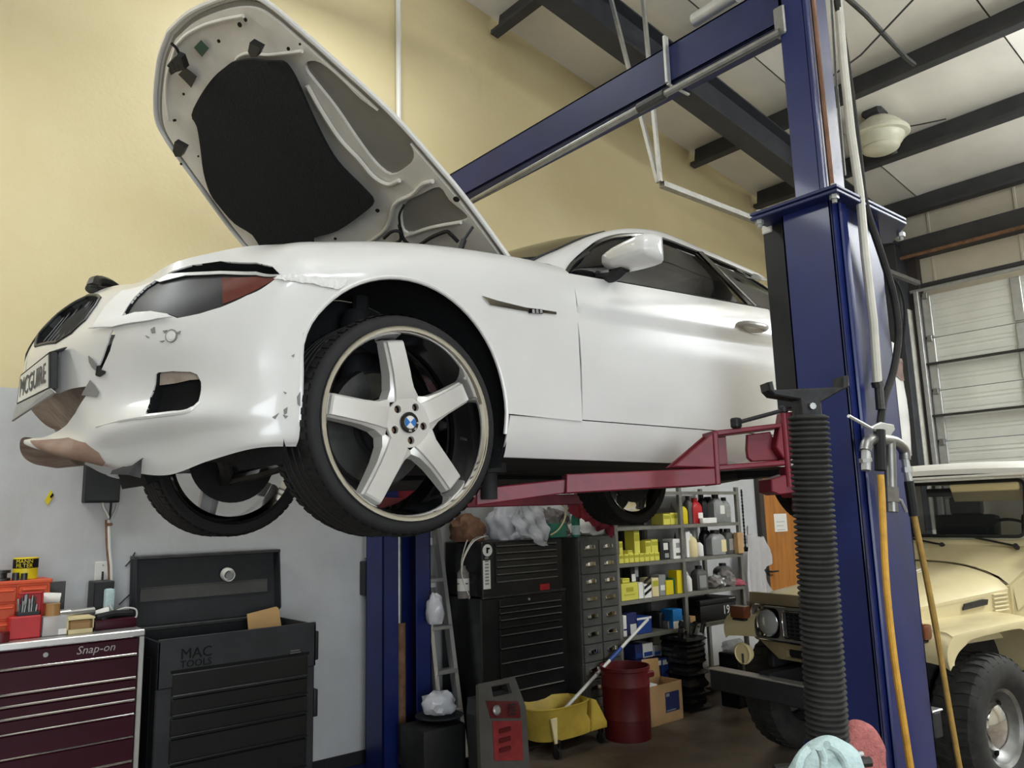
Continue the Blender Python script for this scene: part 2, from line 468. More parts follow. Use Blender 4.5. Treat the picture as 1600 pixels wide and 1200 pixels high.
# rafter: an I-beam under the purlins
def rafter(Y):
    b = B()
    for dy, dz, wy, hz in ((0, -.41, .012, .34), (0, -.246, .2, .014), (0, -.58, .2, .014)):
        b.bar((-4.9, Y+dy, zc(-4.9)+dz), (9.35, Y+dy, zc(9.35)+dz), wy, hz)
    return b
struct('trim_20', rafter(3.88), 'beam_dark'); struct('trim_21', rafter(-2.4), 'beam_dark')
struct('trim_22', B().b2((9.1, 3.78, 0), (9.4, 3.98, zc(9.3)-.5), .004), 'beam_dark')

# end wall with girts and the sectional door
ew = bpy.data.objects.new('wall_back', None); COL.objects.link(ew); ew['kind'] = 'structure'; WM['wall_back'] = Matrix.Identity(4)
dz = [at(*q, X=EX)[2] for q in ((1388, 350), (1396, 388), (1400, 402), (1434, 408), (1436, 446), (1440, 462))]
DY = at(1437, 430, X=EX)[1]; DTOP = at(1445, 464, X=EX)[2]
b = B(); b.b2((EX, DY+.02, 0), (EX+.12, WY, zc(EX)+.1)); b.b2((EX, -1.4, DTOP), (EX+.12, DY+.02, zc(EX)+.1)); b.b2((EX, -5.2, 0), (EX+.12, -1.4, zc(EX)+.1))
obj('wall_sheet', b, 'panel_beige', ew, local=True)
for yy in np.arange(-4.6, 3.6, .9):
    obj('sheet_rib', B().b2((EX-.012, yy, DTOP+.12), (EX, yy+.03, dz[0]+.3), .004), 'panel_beige', ew, local=True)
g0, g1 = dz[1], at(1437, 403, X=EX)[2]
obj('girt', B().b2((EX-.2, -5.1, g1-.02), (EX, WY, g0), .004), 'purlin', ew, local=True)
obj('girt', B().b2((EX-.06, -5.1, at(1437, 452, X=EX)[2]), (EX, DY+.02, at(1437, 446, X=EX)[2]), .004), 'purlin', ew, local=True)
obj('conduit', B().tube([(EX-.23, -5, g1-.02), (EX-.23, DY+.1, g1-.02)], .022), 'rust', ew, local=True)
obj('door_rail', B().tube([(EX-.12, -1.4, DTOP+.06), (EX-.12, DY+.08, DTOP+.06)], .02), 'galv', ew, local=True)
obj('door_post', B().b2((EX-.1, DY-.02, 0), (EX, DY+.12, g1), .004), 'dark_frame', ew, local=True)

dr = bpy.data.objects.new('door_1', None); COL.objects.link(dr); dr['kind'] = 'structure'; WM['door_1'] = Matrix.Identity(4)
sec = [DTOP]+[at(*q, X=EX-.05)[2] for q in ((1454, 528), (1464, 610), (1474, 689))]
h = (sec[1]-sec[3])/2
while sec[-1] > .3: sec.append(sec[-1]-h)
sec[-1] = .01; YL = at(1450, 528, X=EX-.05)[1]; YR = -1.4; XF = EX-.05
stile = [YL-.03]+[at(1594, 490, X=XF)[1]-k*1.12 for k in range(4)]
for k, (z1, z0) in enumerate(zip(sec, sec[1:])):
    z1 -= .008; H = z1-z0
    prof = [(0, z0)]
    for f in (.16, .24, .42, .60, .76, .84):
        zz = z0+f*H; prof += [(0, zz-.014), (-.012, zz-.006), (-.012, zz+.006), (0, zz+.014)]
    prof += [(0, z1)]
    P = np.array([[(XF-dx, y, z) for dx, z in prof] for y in (YR, YL)])
    b = B(); b.grid(P); b.b2((XF+.004, YR, z0), (XF+.04, YL, z1))
    s_ = obj('door_section', b, 'door_panel', dr, local=True)
    for y in stile:
        obj('stile', B().b2((XF-.028, y-.05, z0+.01), (XF+.002, y+.05, z1-.004), .006), 'galv', s_, local=True)
    obj('hinge', B().b2((XF-.05, YL-.06, z1-.04), (XF-.028, YL-.005, z1+.03), .004), 'steel', s_, local=True)
    if k: obj('strut', B().b2((XF-.085, YR, z0+H*.5-.012), (XF-.02, YL+.02, z0+H*.5+.012), .003), 'steel_dark', s_, local=True)
obj('track', B().b2((XF-.1, YL+.02, 0), (XF-.03, YL+.07, DTOP+.05), .004), 'galv', dr, local=True)
obj('track_angle', B().b2((XF-.16, YL+.12, 0), (XF-.02, YL+.2, DTOP-.15), .004), 'pvc_grey', dr, local=True)

# timber door in the wall behind the car
d2 = bpy.data.objects.new('door_2', None); COL.objects.link(d2); d2['kind'] = 'structure'; WM['door_2'] = Matrix.Identity(4)
X0, X1 = 7.72, 8.66
obj('door_leaf', B().b2((X0, WY-.05, .01), (X1, WY-.012, 2.08), .004), 'oak_door', d2, local=True)
b = B(); b.b2((X0-.09, WY-.06, 0), (X0-.005, WY, 2.15), .004); b.b2((X1+.005, WY-.06, 0), (X1+.09, WY, 2.15), .004); b.b2((X0-.09, WY-.06, 2.085), (X1+.09, WY, 2.17), .004)
obj('door_frame', b, 'dark_frame', d2, local=True)
hp_ = at(1200, 893, Y=WY-.06)
hd = obj('handle', B().cyl((hp_[0], WY-.05, hp_[2]), (hp_[0], WY-.065, hp_[2]), .03).tube([(hp_[0], WY-.06, hp_[2]), (hp_[0], WY-.11, hp_[2]), (hp_[0]+.12, WY-.11, hp_[2])], .01), 'steel_dark', d2, local=True)
a, c = at(1209, 803, Y=WY-.055), at(1231, 830, Y=WY-.055)
t = obj('paper_notice', B().b2((a[0], WY-.054, c[2]), (c[0], WY-.051, a[2])), 'paper'); 
b = B()
for k in range(4): b.b2((a[0]+.04, WY-.0555, a[2]-.09-.045*k), (c[0]-.05-.03*(k % 2), WY-.054, a[2]-.085-.045*k))
tagr(t, 'sheet of white paper stuck on the orange wooden door', 'notice'); obj('print', b, 'grey_bottle', t)

# ceiling lamp, hanger rods, rail, wires and conduit
L = at(1374, 212, X=7.5); k_ = 43*float((L-_C)@_F)/FPX/.24
t = thing('dome_lamp', 'round cream dome lamp hanging under the roof beams', 'lamp', tuple(L))
l0 = Vector(L)
obj('shade', B().lathe([(r*k_, h*k_) for r, h in [(.05, .17), (.10, .155), (.16, .11), (.215, .05), (.238, .025), (.245, .01), (.245, -.005), (.235, -.015), (.20, -.02), (.195, -.05), (.175, -.08), (.15, -.105), (.155, -.115), (.145, -.13), (.11, -.15), (0, -.16)]], l0, n=32), 'lamp_shade', t)
obj('bracket', B().tube([l0+Vector((0, 0, .18*k_)), l0+Vector((0, 0, .26*k_)), l0+Vector((.3, 0, zc(L[0]+.3)-L[2]-.3))], .035).box(l0+Vector((.02, .03, .24*k_)), (.2, .2, .13), None, .03), 'purlin', t)
tag(obj('thin_wire', B().tube([at(1290, 218, X=7.85), at(1340, 212, X=7.85), at(1440, 194, X=7.85), at(1478, 186, X=7.85)], .007, 6), 'purlin'), 'thin wire running level beside the dome lamp', 'wire')
tag(obj('thin_wire', B().tube([at(1285, 130, X=4.2), at(1345, 86, X=4.2), at(1432, -6, X=4.2)], .006, 6), 'purlin'), 'thin dark wire slanting up across the pale roof sheets', 'wire')
tag(obj('roof_rod', B().tube([at(1318, -8, X=5.0), at(1352, 22, X=5.3), at(1415, 90, X=6.2), at(1428, 100, X=6.4)], .02, 8), 'steel_dark'), 'grey rod slanting down to the purlin behind the blue post', 'rod')
hx = 4.3
t = thing('hanger_frame', 'galvanised strut hanger meeting in a V above the white car', 'hanger', tuple(at(1028, 285, X=hx)))
hb = at(1028, 285, X=hx)
for q, z in (((955, 0), 0), ((1004, 0), 1)):
    tp = at(*q, X=hx); d = (tp-hb)/(tp[2]-hb[2]); tp = hb+d*(zc(hx)-.02-hb[2])
    obj('hanger_strut', B().bar(hb+[0, -.02*z, 0], tp, .026, .026), 'galv', t)
e = (8.6, hb[1]-.01, hb[2]-.01)
tag(obj('hanging_rail', B().bar((hb[0]+.03, hb[1]-.01, hb[2]-.01), e, .05, .04), 'steel'), 'long grey rail running from the V hanger toward the blue post', 'rail')
p0 = at(625, 178, Y=4.88)
tag(obj('wall_pipe', B().tube([(p0[0], 4.9, 2.55), (p0[0], 4.9, zc(p0[0])-.05)], .022, 10), 'white_plastic'), 'white vertical pipe on the yellow wall above the car', 'pipe')

# ================================================================== two-post lift
PX0, PX1 = 2.75, 3.145; PY0, PY1 = 1.359, 1.565
lift = thing('car_lift', 'blue two-post car lift with red arms carrying the white coupe', 'car lift', (2.95, 1.46, 0))
b = B()
b.b2((PX0, PY0, 0), (PX1, PY0+.012, 2.79), .003)                        # back plate
b.b2((PX0, PY0, 0), (PX0+.012, PY1, 2.79), .003); b.b2((PX1-.012, PY0, 0), (PX1, PY1, 2.79), .003)
b.b2((PX0, PY1-.012, 0), (PX0+.09, PY1, 2.79), .003); b.b2((PX1-.09, PY1-.012, 0), (PX1, PY1, 2.79), .003)
obj('column', b, 'lift_blue', lift)
obj('column_rib', B().b2((PX0+.05, PY0-.014, .02), (PX0+.1, PY0, 2.78), .006), 'lift_blue', lift)
obj('base_plate', B().b2((PX0-.12, PY0-.12, 0), (PX1+.12, PY1+.15, .02), .004), 'lift_blue_dark', lift)
zf = at(1313, 293, X=PX0-.05)[2]
b = B(); b.prism([(PX0-.06, PY0-.06, zf), (PX1+.12, PY0-.06, zf), (PX1+.3, PY0+.08, zf), (PX1+.12, PY1+.1, zf), (PX0-.06, PY1+.1, zf)], (0, 0, -.014), .003)
obj('flange_plate', b, 'lift_blue_dark', lift)
b = B(); b.prism([(PX0-.06, PY0-.06, zf+.018), (PX1+.12, PY0-.06, zf+.018), (PX1+.3, PY0+.08, zf+.018), (PX1+.12, PY1+.1, zf+.018), (PX0-.06, PY1+.1, zf+.018)], (0, 0, -.014), .003)
obj('flange_plate', b, 'lift_blue_dark', lift)
for q in ((PX0-.035, PY1+.075), (PX0-.035, PY0-.035), (PX1+.2, PY0-.0)):
    obj('bolt', B().cyl((q[0], q[1], zf-.045), (q[0], q[1], zf+.03), .009, n=8).cyl((q[0], q[1], zf-.03), (q[0], q[1], zf-.014), .017, n=6), 'galv', lift)
exx = 2.80; ec = at(1282, 282, X=exx)[1]; el = at(1240, 285, X=exx)[1]; er = at(1297, 282, Y=ec)[0]
b = B(); b.b2((exx, ec, zf+.018), (exx+.1, el, 4.25), .004); b.b2((exx, ec-.012, zf+.018), (exx+.03, ec+.01, 4.25), .003); b.b2((exx+.1, ec+.03, zf+.018), (exx+.26, ec+.05, 4.25), .003)
obj('upper_column', b, 'lift_blue', lift)
obj('copper_line', B().tube([(exx+.055, ec-.016, zf+.02), (exx+.05, ec-.016, 3.4), (exx+.052, ec-.016, 4.2)], .011, 8), 'copper', lift)
# overhead beam
FY0 = 4.6
b = B(); b.b2((2.80, el-.02, 3.605), (2.812, FY0+.1, 3.80), .002); b.b2((2.80, el-.02, 3.605), (2.93, FY0+.1, 3.617), .002); b.b2((2.80, el-.02, 3.788), (2.93, FY0+.1, 3.80), .002)
obj('crossbeam', b, 'lift_blue_dark', lift)
yb_ = at(1044, 85, X=2.79)[1]
obj('beam_clamp', B().b2((2.77, yb_, 3.6), (2.8, yb_+.014, 3.84), .002).b2((2.78, yb_, 3.59), (2.94, yb_+.014, 3.6), .002), 'galv', lift)
sb = [at(*q, X=2.79) for q in ((1219, 50), (1039, 147), (742, 312))]
obj('shut_off_bar', B().tube([sb[0], sb[1], sb[2], (2.85, FY0, sb[2][2]-.01)], .017, 10), 'steel', lift)
obj('bar_sleeve', B().tube([sb[1], sb[1]+(sb[2]-sb[1])*.11], .024, 10), 'steel_dark', lift)
p = at(1085, 33, X=2.86); q = at(1150, -8, X=2.86)
obj('bar_roller', B().tube([p, q], .035, 12), 'galv', lift)
b = B(); b.cyl((2.86, el-.02, 3.96), (3.02, el-.02, 3.96), .08, n=24)
obj('pulley', b, 'lift_blue_dark', lift)
obj('beam_bracket', B().b2((2.79, el-.03, 3.55), (2.83, el+.02, 3.68), .006).b2((2.79, el-.05, 3.72), (2.9, el+.0, 3.9), .006), 'steel', lift)
# far column, open side to the car
b = B(); X0, X1, Y0, Y1 = 2.74, 3.12, 4.60, 4.82
b.b2((X0, Y1-.012, 0), (X1, Y1, 3.9), .003); b.b2((X0, Y0, 0), (X0+.012, Y1, 3.9), .003); b.b2((X1-.012, Y0, 0), (X1, Y1, 3.9), .003)
b.b2((X0, Y0, 0), (X0+.12, Y0+.012, 3.9), .003); b.b2((X1-.12, Y0, 0), (X1, Y0+.012, 3.9), .003)
obj('column', b, 'lift_blue', lift)
obj('base_plate', B().b2((X0-.12, Y0-.15, 0), (X1+.12, WY-.02, .02), .004), 'lift_blue_dark', lift)
obj('ram', B().tube([((X0+X1)/2-.03, Y0+.06, .93), ((X0+X1)/2-.03, Y0+.06, 1.62)], .02, 12), 'steel', lift)
obj('ram_body', B().tube([((X0+X1)/2-.02, Y0+.06, .05), ((X0+X1)/2-.02, Y0+.06, .93)], .036, 12), 'rust', lift)
obj('carriage', B().b2((X0+.02, Y0+.02, 1.55), (X1-.02, Y1-.03, 2.15), .006).b2((X0+.05, Y0-.12, 1.58), (X1-.05, Y0+.03, 1.72), .006), 'lift_red', lift)
# near carriage and door guard
obj('carriage', B().b2((PX0+.02, PY0+.03, 1.64), (PX1-.02, PY1-.02, 2.2), .006).b2((PX0+.06, PY1-.02, 1.66), (PX1-.05, PY1+.14, 1.78), .006), 'lift_red', lift)
zg0, zg1 = at(1203, 642, X=2.81)[2], at(1203, 352, X=2.81)[2]; yg = at(1203, 500, X=2.81)[1]
g = obj('door_guard', B().b2((2.81, PY1+.004, zg0), (3.1, yg, zg1), .004), 'black_plastic', lift)
obj('guard_cap', B().b2((2.805, yg-.045, zg1-.03), (2.9, yg+.002, zg1+.006), .004), 'white_plastic', g)
# front arm of the near post, built along its own axis
A0 = Vector((2.72, 1.66, 1.70)); A1 = Vector((1.80, 2.27, 1.70))
ad = (A1-A0); ad.z = 0; ad.normalize(); an = Vector((0, 0, 1)).cross(ad)   # an: sideways
def arm(px, py, off=0):
    d = Vector(_F+(px-800)/FPX*_RR-(py-600)/FPX*_UU); o = A0+an*off
    k = (o-Vector(_C)).dot(an)/d.dot(an); return Vector(_C)+d*k
nearside = 1 if an.y < 0 else -1
def plate(pts, w, mt, nm, off=0, bev=.004):
    q = [arm(*p) for p in pts]; o = an*(w*-nearside)
    return obj(nm, B().prism([p+an*off*nearside for p in q], o, bev), mt, lift)
ax = lambda px, py: arm(px, py)
plate([(885, 741), (1118, 731), (1124, 757), (884, 771)], .10, 'lift_red', 'swing_arm')
plate([(745, 763), (888, 748), (888, 770), (745, 790)], .06, 'lift_red', 'arm_extension', off=-.02)
plate([(1052, 729), (1114, 676), (1121, 678), (1121, 731)], .012, 'lift_red', 'gusset')
plate([(1052, 729), (1114, 676), (1121, 678), (1121, 731)], .012, 'lift_red', 'gusset', off=-.088)
plate([(1113, 675), (1121, 675), (1126, 757), (1118, 758)], .12, 'lift_red', 'end_plate', off=.006)
plate([(1115, 673), (1228, 660), (1228, 667), (1118, 681)], .13, 'lift_red', 'top_flange')
plate([(1121, 727), (1236, 718), (1236, 726), (1123, 735)], .13, 'lift_red', 'bottom_flange')
plate([(1121, 681), (1144, 679), (1147, 725), (1122, 727)], .02, 'lift_red', 'web_plate', off=-.06)
plate([(1176, 677), (1213, 672), (1222, 690), (1228, 718), (1184, 720), (1177, 714), (1175, 700)], .02, 'lift_red', 'web_plate', off=-.05)
plate([(1222, 645), (1248, 642), (1250, 716), (1226, 718), (1213, 698), (1218, 670)], .05, 'lift_red', 'pivot_bracket', off=.0)
plate([(1205, 749), (1250, 735), (1252, 769), (1218, 773), (1206, 768)], .12, 'lift_red', 'pivot_bracket')
q0, q1 = ax(1224, 645), ax(1234, 760)
obj('pivot_pin', B().tube([q0+an*.0*nearside, q1+an*.0*nearside], .012, 10), 'lift_red', lift)
obj('arm_restraint', B().tube([ax(1150, 661), ax(1224, 641)], .008, 8).box(ax(1150, 661), (.035, .035, .04), None, .006).box(ax(1224, 640), (.03, .03, .03), None, .006), 'cast_iron', lift)
obj('lift_pad', B().cyl(A1+Vector((0, 0, -.02)), A1+Vector((0, 0, .075)), .03, n=16).cyl(A1+Vector((0, 0, .075)), A1+Vector((0, 0, .11)), .065, n=24), 'rubber', lift)
for s, y in ((1, PY1+.12), (1, Y0-.05), (-1, Y0-.05)):
    za = 1.64 if y < 3 else 1.715; a = Vector((2.93+s*.12, y, za)); c = Vector((2.93+s*1.05, 3.02+(-.72 if y < 3 else .72), za))
    obj('swing_arm', B().bar(a, c, .1, .07, bev=.005), 'lift_red', lift)
    obj('lift_pad', B().cyl(c+Vector((0, 0, .03)), c+Vector((0, 0, .07)), .035, n=16).cyl(c+Vector((0, 0, .07)), c+Vector((0, 0, .10)), .065, n=20), 'rubber', lift)

# pipes and hoses on the near post
yy = PY0-.05
pts = [at(*q, Y=yy) for q in ((1309, -8), (1318, 100), (1330, 210), (1343, 300), (1352, 400), (1364, 500), (1371, 598))]
t = thing('air_pipe', 'pale painted pipe running down the blue post', 'pipe', tuple(pts[-1]))
obj('pipe', B().tube(pts, .0165, 10), 'pvc_grey', t)
obj('coupling', B().tube([at(1371, 596, Y=yy), at(1373, 604, Y=yy)], .023, 10).tube([at(1373, 604, Y=yy), at(1376, 640, Y=yy)], .016, 10), 'steel_dark', t)
pts = [at(*q, Y=yy-.02) for q in ((1298, -8), (1306, 120), (1320, 275))]
tag(obj('thin_cable', B().tube(pts, .005, 6), 'steel_dark'), 'thin cable hanging beside the pale pipe on the post', 'cable')
pts = [at(*q, Y=yy+.0) for q in ((1308, 0), (1330, 150), (1345, 270), (1352, 320), (1378, 400), (1396, 460), (1404, 520), (1396, 580), (1380, 630), (1373, 690), (1373, 720))]
tag(obj('black_hose', B().tube(pts, .014, 10, smooth=4), 'rubber_dusty'), 'black rubber hose bowing out beside the pale pipe', 'hose')
pts = [at(*q, X=PX1+.06) for q in ((1390, 430), (1406, 450), (1414, 490), (1408, 560))]
tag(obj('thin_cable', B().tube(pts, .006, 6, smooth=4), 'rubber'), 'thin black cable curling off the right edge of the post', 'cable')
# air manifold
t = thing('air_manifold', 'grey iron pipe fitting with two taps on the blue post', 'pipe fitting', tuple(at(1376, 720, Y=yy)))
Mq = lambda *p, d=0: at(*p, Y=yy-.02-d)
obj('pipe_body', B().tube([Mq(1352, 705), Mq(1356, 690), Mq(1372, 686), Mq(1398, 690), Mq(1412, 703), Mq(1414, 718)], .02, 12, smooth=3).tube([Mq(1390, 690), Mq(1392, 760), Mq(1394, 800)], .02, 12).tube([Mq(1392, 762), Mq(1393, 785)], .027, 8), 'steel', t)
obj('tap', B().tube([Mq(1353, 700), Mq(1353, 735)], .016, 10).tube([Mq(1352, 716), Mq(1353, 722)], .021, 6), 'galv', t)
obj('tap', B().tube([Mq(1414, 716), Mq(1420, 752)], .014, 10).tube([Mq(1417, 730), Mq(1418, 738)], .02, 6), 'galv', t)
obj('blow_gun', B().prism([Mq(1356, 668), Mq(1372, 660), Mq(1392, 664), Mq(1394, 672), Mq(1386, 683), Mq(1374, 684), Mq(1366, 676)], (0, -.012, 0), .003).tube([Mq(1326, 650, d=.012), Mq(1362, 670, d=.012)], .006, 8), 'galv', t)
obj('valve', B().tube([Mq(1374, 672, d=.014), Mq(1376, 735, d=.014)], .02, 10), 'rubber', t)
obj('hook', B().tube([Mq(1393, 775), Mq(1408, 782), Mq(1416, 800)], .006, 6), 'galv', t)
pts = [at(*q, Y=yy-.03) for q in ((1376, 742), (1378, 775), (1384, 900), (1396, 1020), (1412, 1130), (1425, 1215))]
t = tag(obj('air_hose', B().tube(pts, .0115, 10, smooth=5), 'yellow_hose'), 'yellow air hose hanging down the middle of the blue post', 'hose', 'yellow air hoses')
tag(obj('hose_collar', B().tube([at(1376, 738, Y=yy-.03), at(1377, 768, Y=yy-.03)], .0155, 10), 'brass'), 'brass collar at the top of the middle yellow hose', 'fitting') if False else None
pts = [at(*q, Y=yy-.03) for q in ((1428, 806), (1445, 890), (1462, 980), (1482, 1100), (1502, 1215))]
tag(obj('air_hose', B().tube(pts, [.011, .010], 10, smooth=5), 'wood_stick'), 'dirty yellow hose hanging along the right edge of the post', 'hose', 'yellow air hoses')
tag(obj('hose_grip', B().tube([at(1420, 752, Y=yy-.03), at(1428, 806, Y=yy-.03)], .017, 10), 'rubber'), 'black hose end under the right tap of the fitting', 'hose end')

# ================================================================== white coupe on the lift
CX, CY, CZ = 1.315, 3.01, 1.57           # front axle line, centre plane, underside of the hanging tyres
def car(P):
    P = np.asarray(P, float); return np.stack([CX+P[..., 0], CY-P[..., 1], CZ+P[..., 2]], -1)
def cpt(px, py, y):
    a = at(px, py, Y=CY-y); return np.array([a[0]-CX, y, a[2]-CZ])
coupe = thing('coupe', 'white two-door coupe raised on the blue lift, hood open, front bumper cracked', 'car', (CX, CY, CZ))
MIR = {}
def cobj(nm, b, m, parent=None, ang=35, **kw):
    """b is in car coordinates (x back from the front axle, y to the car's left, z up)"""
    parent = parent or coupe; bm2 = b.bm.copy() if b.mir else None
    for v in b.bm.verts: v.co = Vector((v.co.x, -v.co.y, v.co.z))
    bmesh.ops.reverse_faces(b.bm, faces=b.bm.faces[:])
    o = obj(nm, b, m, parent, local=True, ang=ang, **kw)
    if bm2 is not None:                                 # the twin on the car's other side
        t = B(); t.bm.free(); t.bm = bm2
        MIR[o.name] = obj(nm, t, m, MIR.get(parent.name, parent), local=True, ang=ang, **kw)
    return o

class Surf:
    """smooth surface through a grid of control points, parameters = grid indices"""
    def __init__(s, P): s.P = np.asarray(P, float); s.n, s.m = s.P.shape[:2]
    @staticmethod
    def w(t):
        return np.stack([-.5*t+t*t-.5*t**3, 1-2.5*t*t+1.5*t**3, .5*t+2*t*t-1.5*t**3, -.5*t*t+.5*t**3], -1)
    def __call__(s, uv):
        uv = np.asarray(uv, float); u = np.clip(uv[..., 0], -.99, s.n-1.0001); v = np.clip(uv[..., 1], 0, s.m-1.0001)
        iu = np.floor(u).astype(int); iv = np.floor(v).astype(int); wu = s.w(u-iu); wv = s.w(v-iv)
        out = 0
        for a in range(4):
            ia = iu+a-1; neg = ia < 0; ja = np.clip(np.abs(ia), 0, s.n-1)
            for c in range(4):
                jb = iv+c-1; lo = jb < 0; hi = jb > s.m-1; jc = np.clip(jb, 0, s.m-1)
                q = s.P[ja, jc].copy()
                q[lo] = 2*s.P[ja, 0][lo]-s.P[ja, 1][lo]; q[hi] = 2*s.P[ja, s.m-1][hi]-s.P[ja, s.m-2][hi]
                ho = ia > s.n-1
                if ho.any(): q[ho] = 2*q[ho]-s.P[s.n-2, jc][ho]
                q[neg, 1] *= -1
                out = out+(wu[..., a]*wv[..., c])[..., None]*q
        return out
    def table(s):
        if not hasattr(s, 'tb'):
            g = np.stack(np.meshgrid(np.linspace(0, s.n-1.01, 90), np.linspace(0, s.m-1.01, 60), indexing='ij'), -1).reshape(-1, 2)
            s.tb = (g, proj(car(s(g))))
        return s.tb
    def hit(s, px, py, rng=None):
        """parameters of the point of the surface seen at a pixel"""
        g, t = s.table(); d = np.hypot(t[:, 0]-px, t[:, 1]-py)
        if rng: d = d+1e5*((g[:, 0] < rng[0]) | (g[:, 0] > rng[1]))
        u = g[np.argmin(d)].copy()
        for _ in range(12):
            f = proj(car(s(u)))-[px, py]; J = np.empty((2, 2)); e = 1e-4
            for k in range(2):
                q = u.copy(); q[k] += e; J[:, k] = (proj(car(s(q)))-[px, py]-f)/e
            try: st = np.linalg.lstsq(J, -f, rcond=None)[0]
            except Exception: break
            u = u+np.clip(st, -.3, .3)
        return u
    def hits(s, pts, rng=None): return [s.hit(*p, rng=rng) for p in pts]

def xf(y): return -.33-.56*(1-(abs(y)/.915)**1.65)**.5
def plan_n(y):
    e = 1e-3; d = (xf(y+e)-xf(max(y-e, 0)))/(y+e-max(y-e, 0)); n = np.array([1, -d]); n /= np.linalg.norm(n); return n   # inward
cols = []
def front_col(y, ds, top):
    n = plan_n(y); c = []
    for d, z in ds: c.append((xf(y)+n[0]*d, y+n[1]*d, z))
    c.append(top); cols.append(c)
front_col(0,   [(.05, .312), (.0, .32), (-.012, .335), (.01, .37), (.0, .50), (.0, .62), (.035, .71), (.09, .785)], (-.73, 0, .83))
front_col(.18, [(.05, .285), (.0, .293), (-.012, .312), (.01, .355), (.0, .50), (.0, .62), (.035, .71), (.085, .785)], (-.73, .16, .83))
front_col(.36, [(.05, .25), (.0, .258), (-.012, .282), (.012, .338), (.0, .48), (.0, .61), (.03, .70), (.075, .775)], (-.705, .31, .82))
front_col(.54, [(.06, .21), (.042, .23), (.022, .268), (-.006, .325), (.018, .435), (.0, .60), (.025, .68), (.06, .75)], (-.665, .45, .805))
front_col(.68, [(.075, .19), (.06, .22), (.04, .28), (-.007, .342), (.032, .425), (.0, .57), (.012, .66), (.05, .745)], (-.61, .585, .84))
front_col(.80, [(.06, .225), (.048, .25), (.028, .30), (-.005, .352), (.02, .43), (.0, .56), (.01, .665), (.06, .765)], (-.515, .66, .872))
front_col(.885, [(.03, .255), (.018, .27), (.010, .31), (-.001, .36), (.002, .45), (.0, .57), (.012, .69), (.055, .80)], (-.425, .705, .898))
def side_col(x, w_, zt, yt, flare=0):
    cols.append([(x, w_-.03, .262), (x, w_-.012, .285), (x, w_-.004, .33), (x, w_, .40), (x, w_+flare*.3, .52), (x, w_+flare, .64), (x, w_-.012+flare*.8, zt-.13), (x, w_-.062, zt-.04), (x, yt, zt)])
side_col(-.335, .912, .917, .725); side_col(-.2, .915, .95, .735, .004); side_col(-.05, .917, .982, .74, .008)
side_col(.12, .917, 1.01, .745, .008); side_col(.3, .917, 1.03, .748, .004); side_col(.46, .917, 1.042, .75); side_col(.62, .918, 1.05, .76); side_col(.80, .92, 1.05, .775)
U = Surf(cols); NC = len(cols); AR = 7                  # column of the wheel-arch edge
H_ = lambda *pts: U.hits(pts, (0, NC-1))
def uz(c, z):
    v = np.linspace(0, 8, 200); q = U(np.stack([np.full(200, c), v], -1)); return float(np.interp(z, q[:, 2], v))
# ---- openings of the nose, read on the surface
kidney = H_((56, 541), (58, 522), (68, 502), (85, 484), (108, 472), (135, 464), (153, 462), (157, 466), (150, 478), (134, 500), (112, 520), (88, 535))
lamp_o = H_((190, 496), (200, 480), (212, 463), (228, 448), (243, 438), (268, 424), (300, 414), (345, 408), (400, 410), (425, 416), (438, 429), (415, 447), (385, 462), (345, 480), (312, 490), (277, 497), (262, 491), (240, 489), (215, 491))
intake = H_((230, 650), (228, 645), (235, 620), (242, 600), (243, 586), (247, 582), (270, 580), (298, 581), (308, 585), (314, 597), (314, 610), (310, 627), (303, 636), (293, 642), (262, 646))
lower_o = H_((145, 603), (132, 622), (118, 645), (104, 664), (84, 677), (64, 684)) + [np.array([0., 2.55]), np.array([0., 4.05])] + H_((90, 615), (118, 606))
crack = H_((176, 514), (168, 535), (160, 558), (148, 585), (152, 589), (163, 568), (172, 548), (180, 524))
eps = lambda l: [np.array(p) for p in l]
def arch_pts(cx=.03, cz=.40, r=.405, n=22, a0=-20, a1=200):
    out = []
    for a in np.linspace(R_(a1), R_(a0), n):
        x, z = cx+r*math.cos(a), cz+r*math.sin(a)*1.04
        xs = U(np.stack([np.linspace(AR, NC-1, 300), np.full(300, 4.)], -1))[:, 0]
        c = float(np.interp(x, xs, np.linspace(AR, NC-1, 300))); out.append(np.array([c, uz(c, z)]))
    return out
ar = arch_pts()
ar = [p for p in ar if p[1] > .02]
seam = 6.55                                            # bumper ends, fender starts
# bumper skin: half outline from the centre plane to the arch
bump_out = [np.array([0., 0.]), np.array([AR+.0, 0.])]+[np.array([AR+.0, v]) for v in (1, 2, 3, 4, 5)]+[np.array([AR+.05, 6.0]), np.array([6.3, 6.9]), np.array([6.0, 8.]), np.array([0., 8.])]
b = B()
lo_cut = [p for p in lower_o]
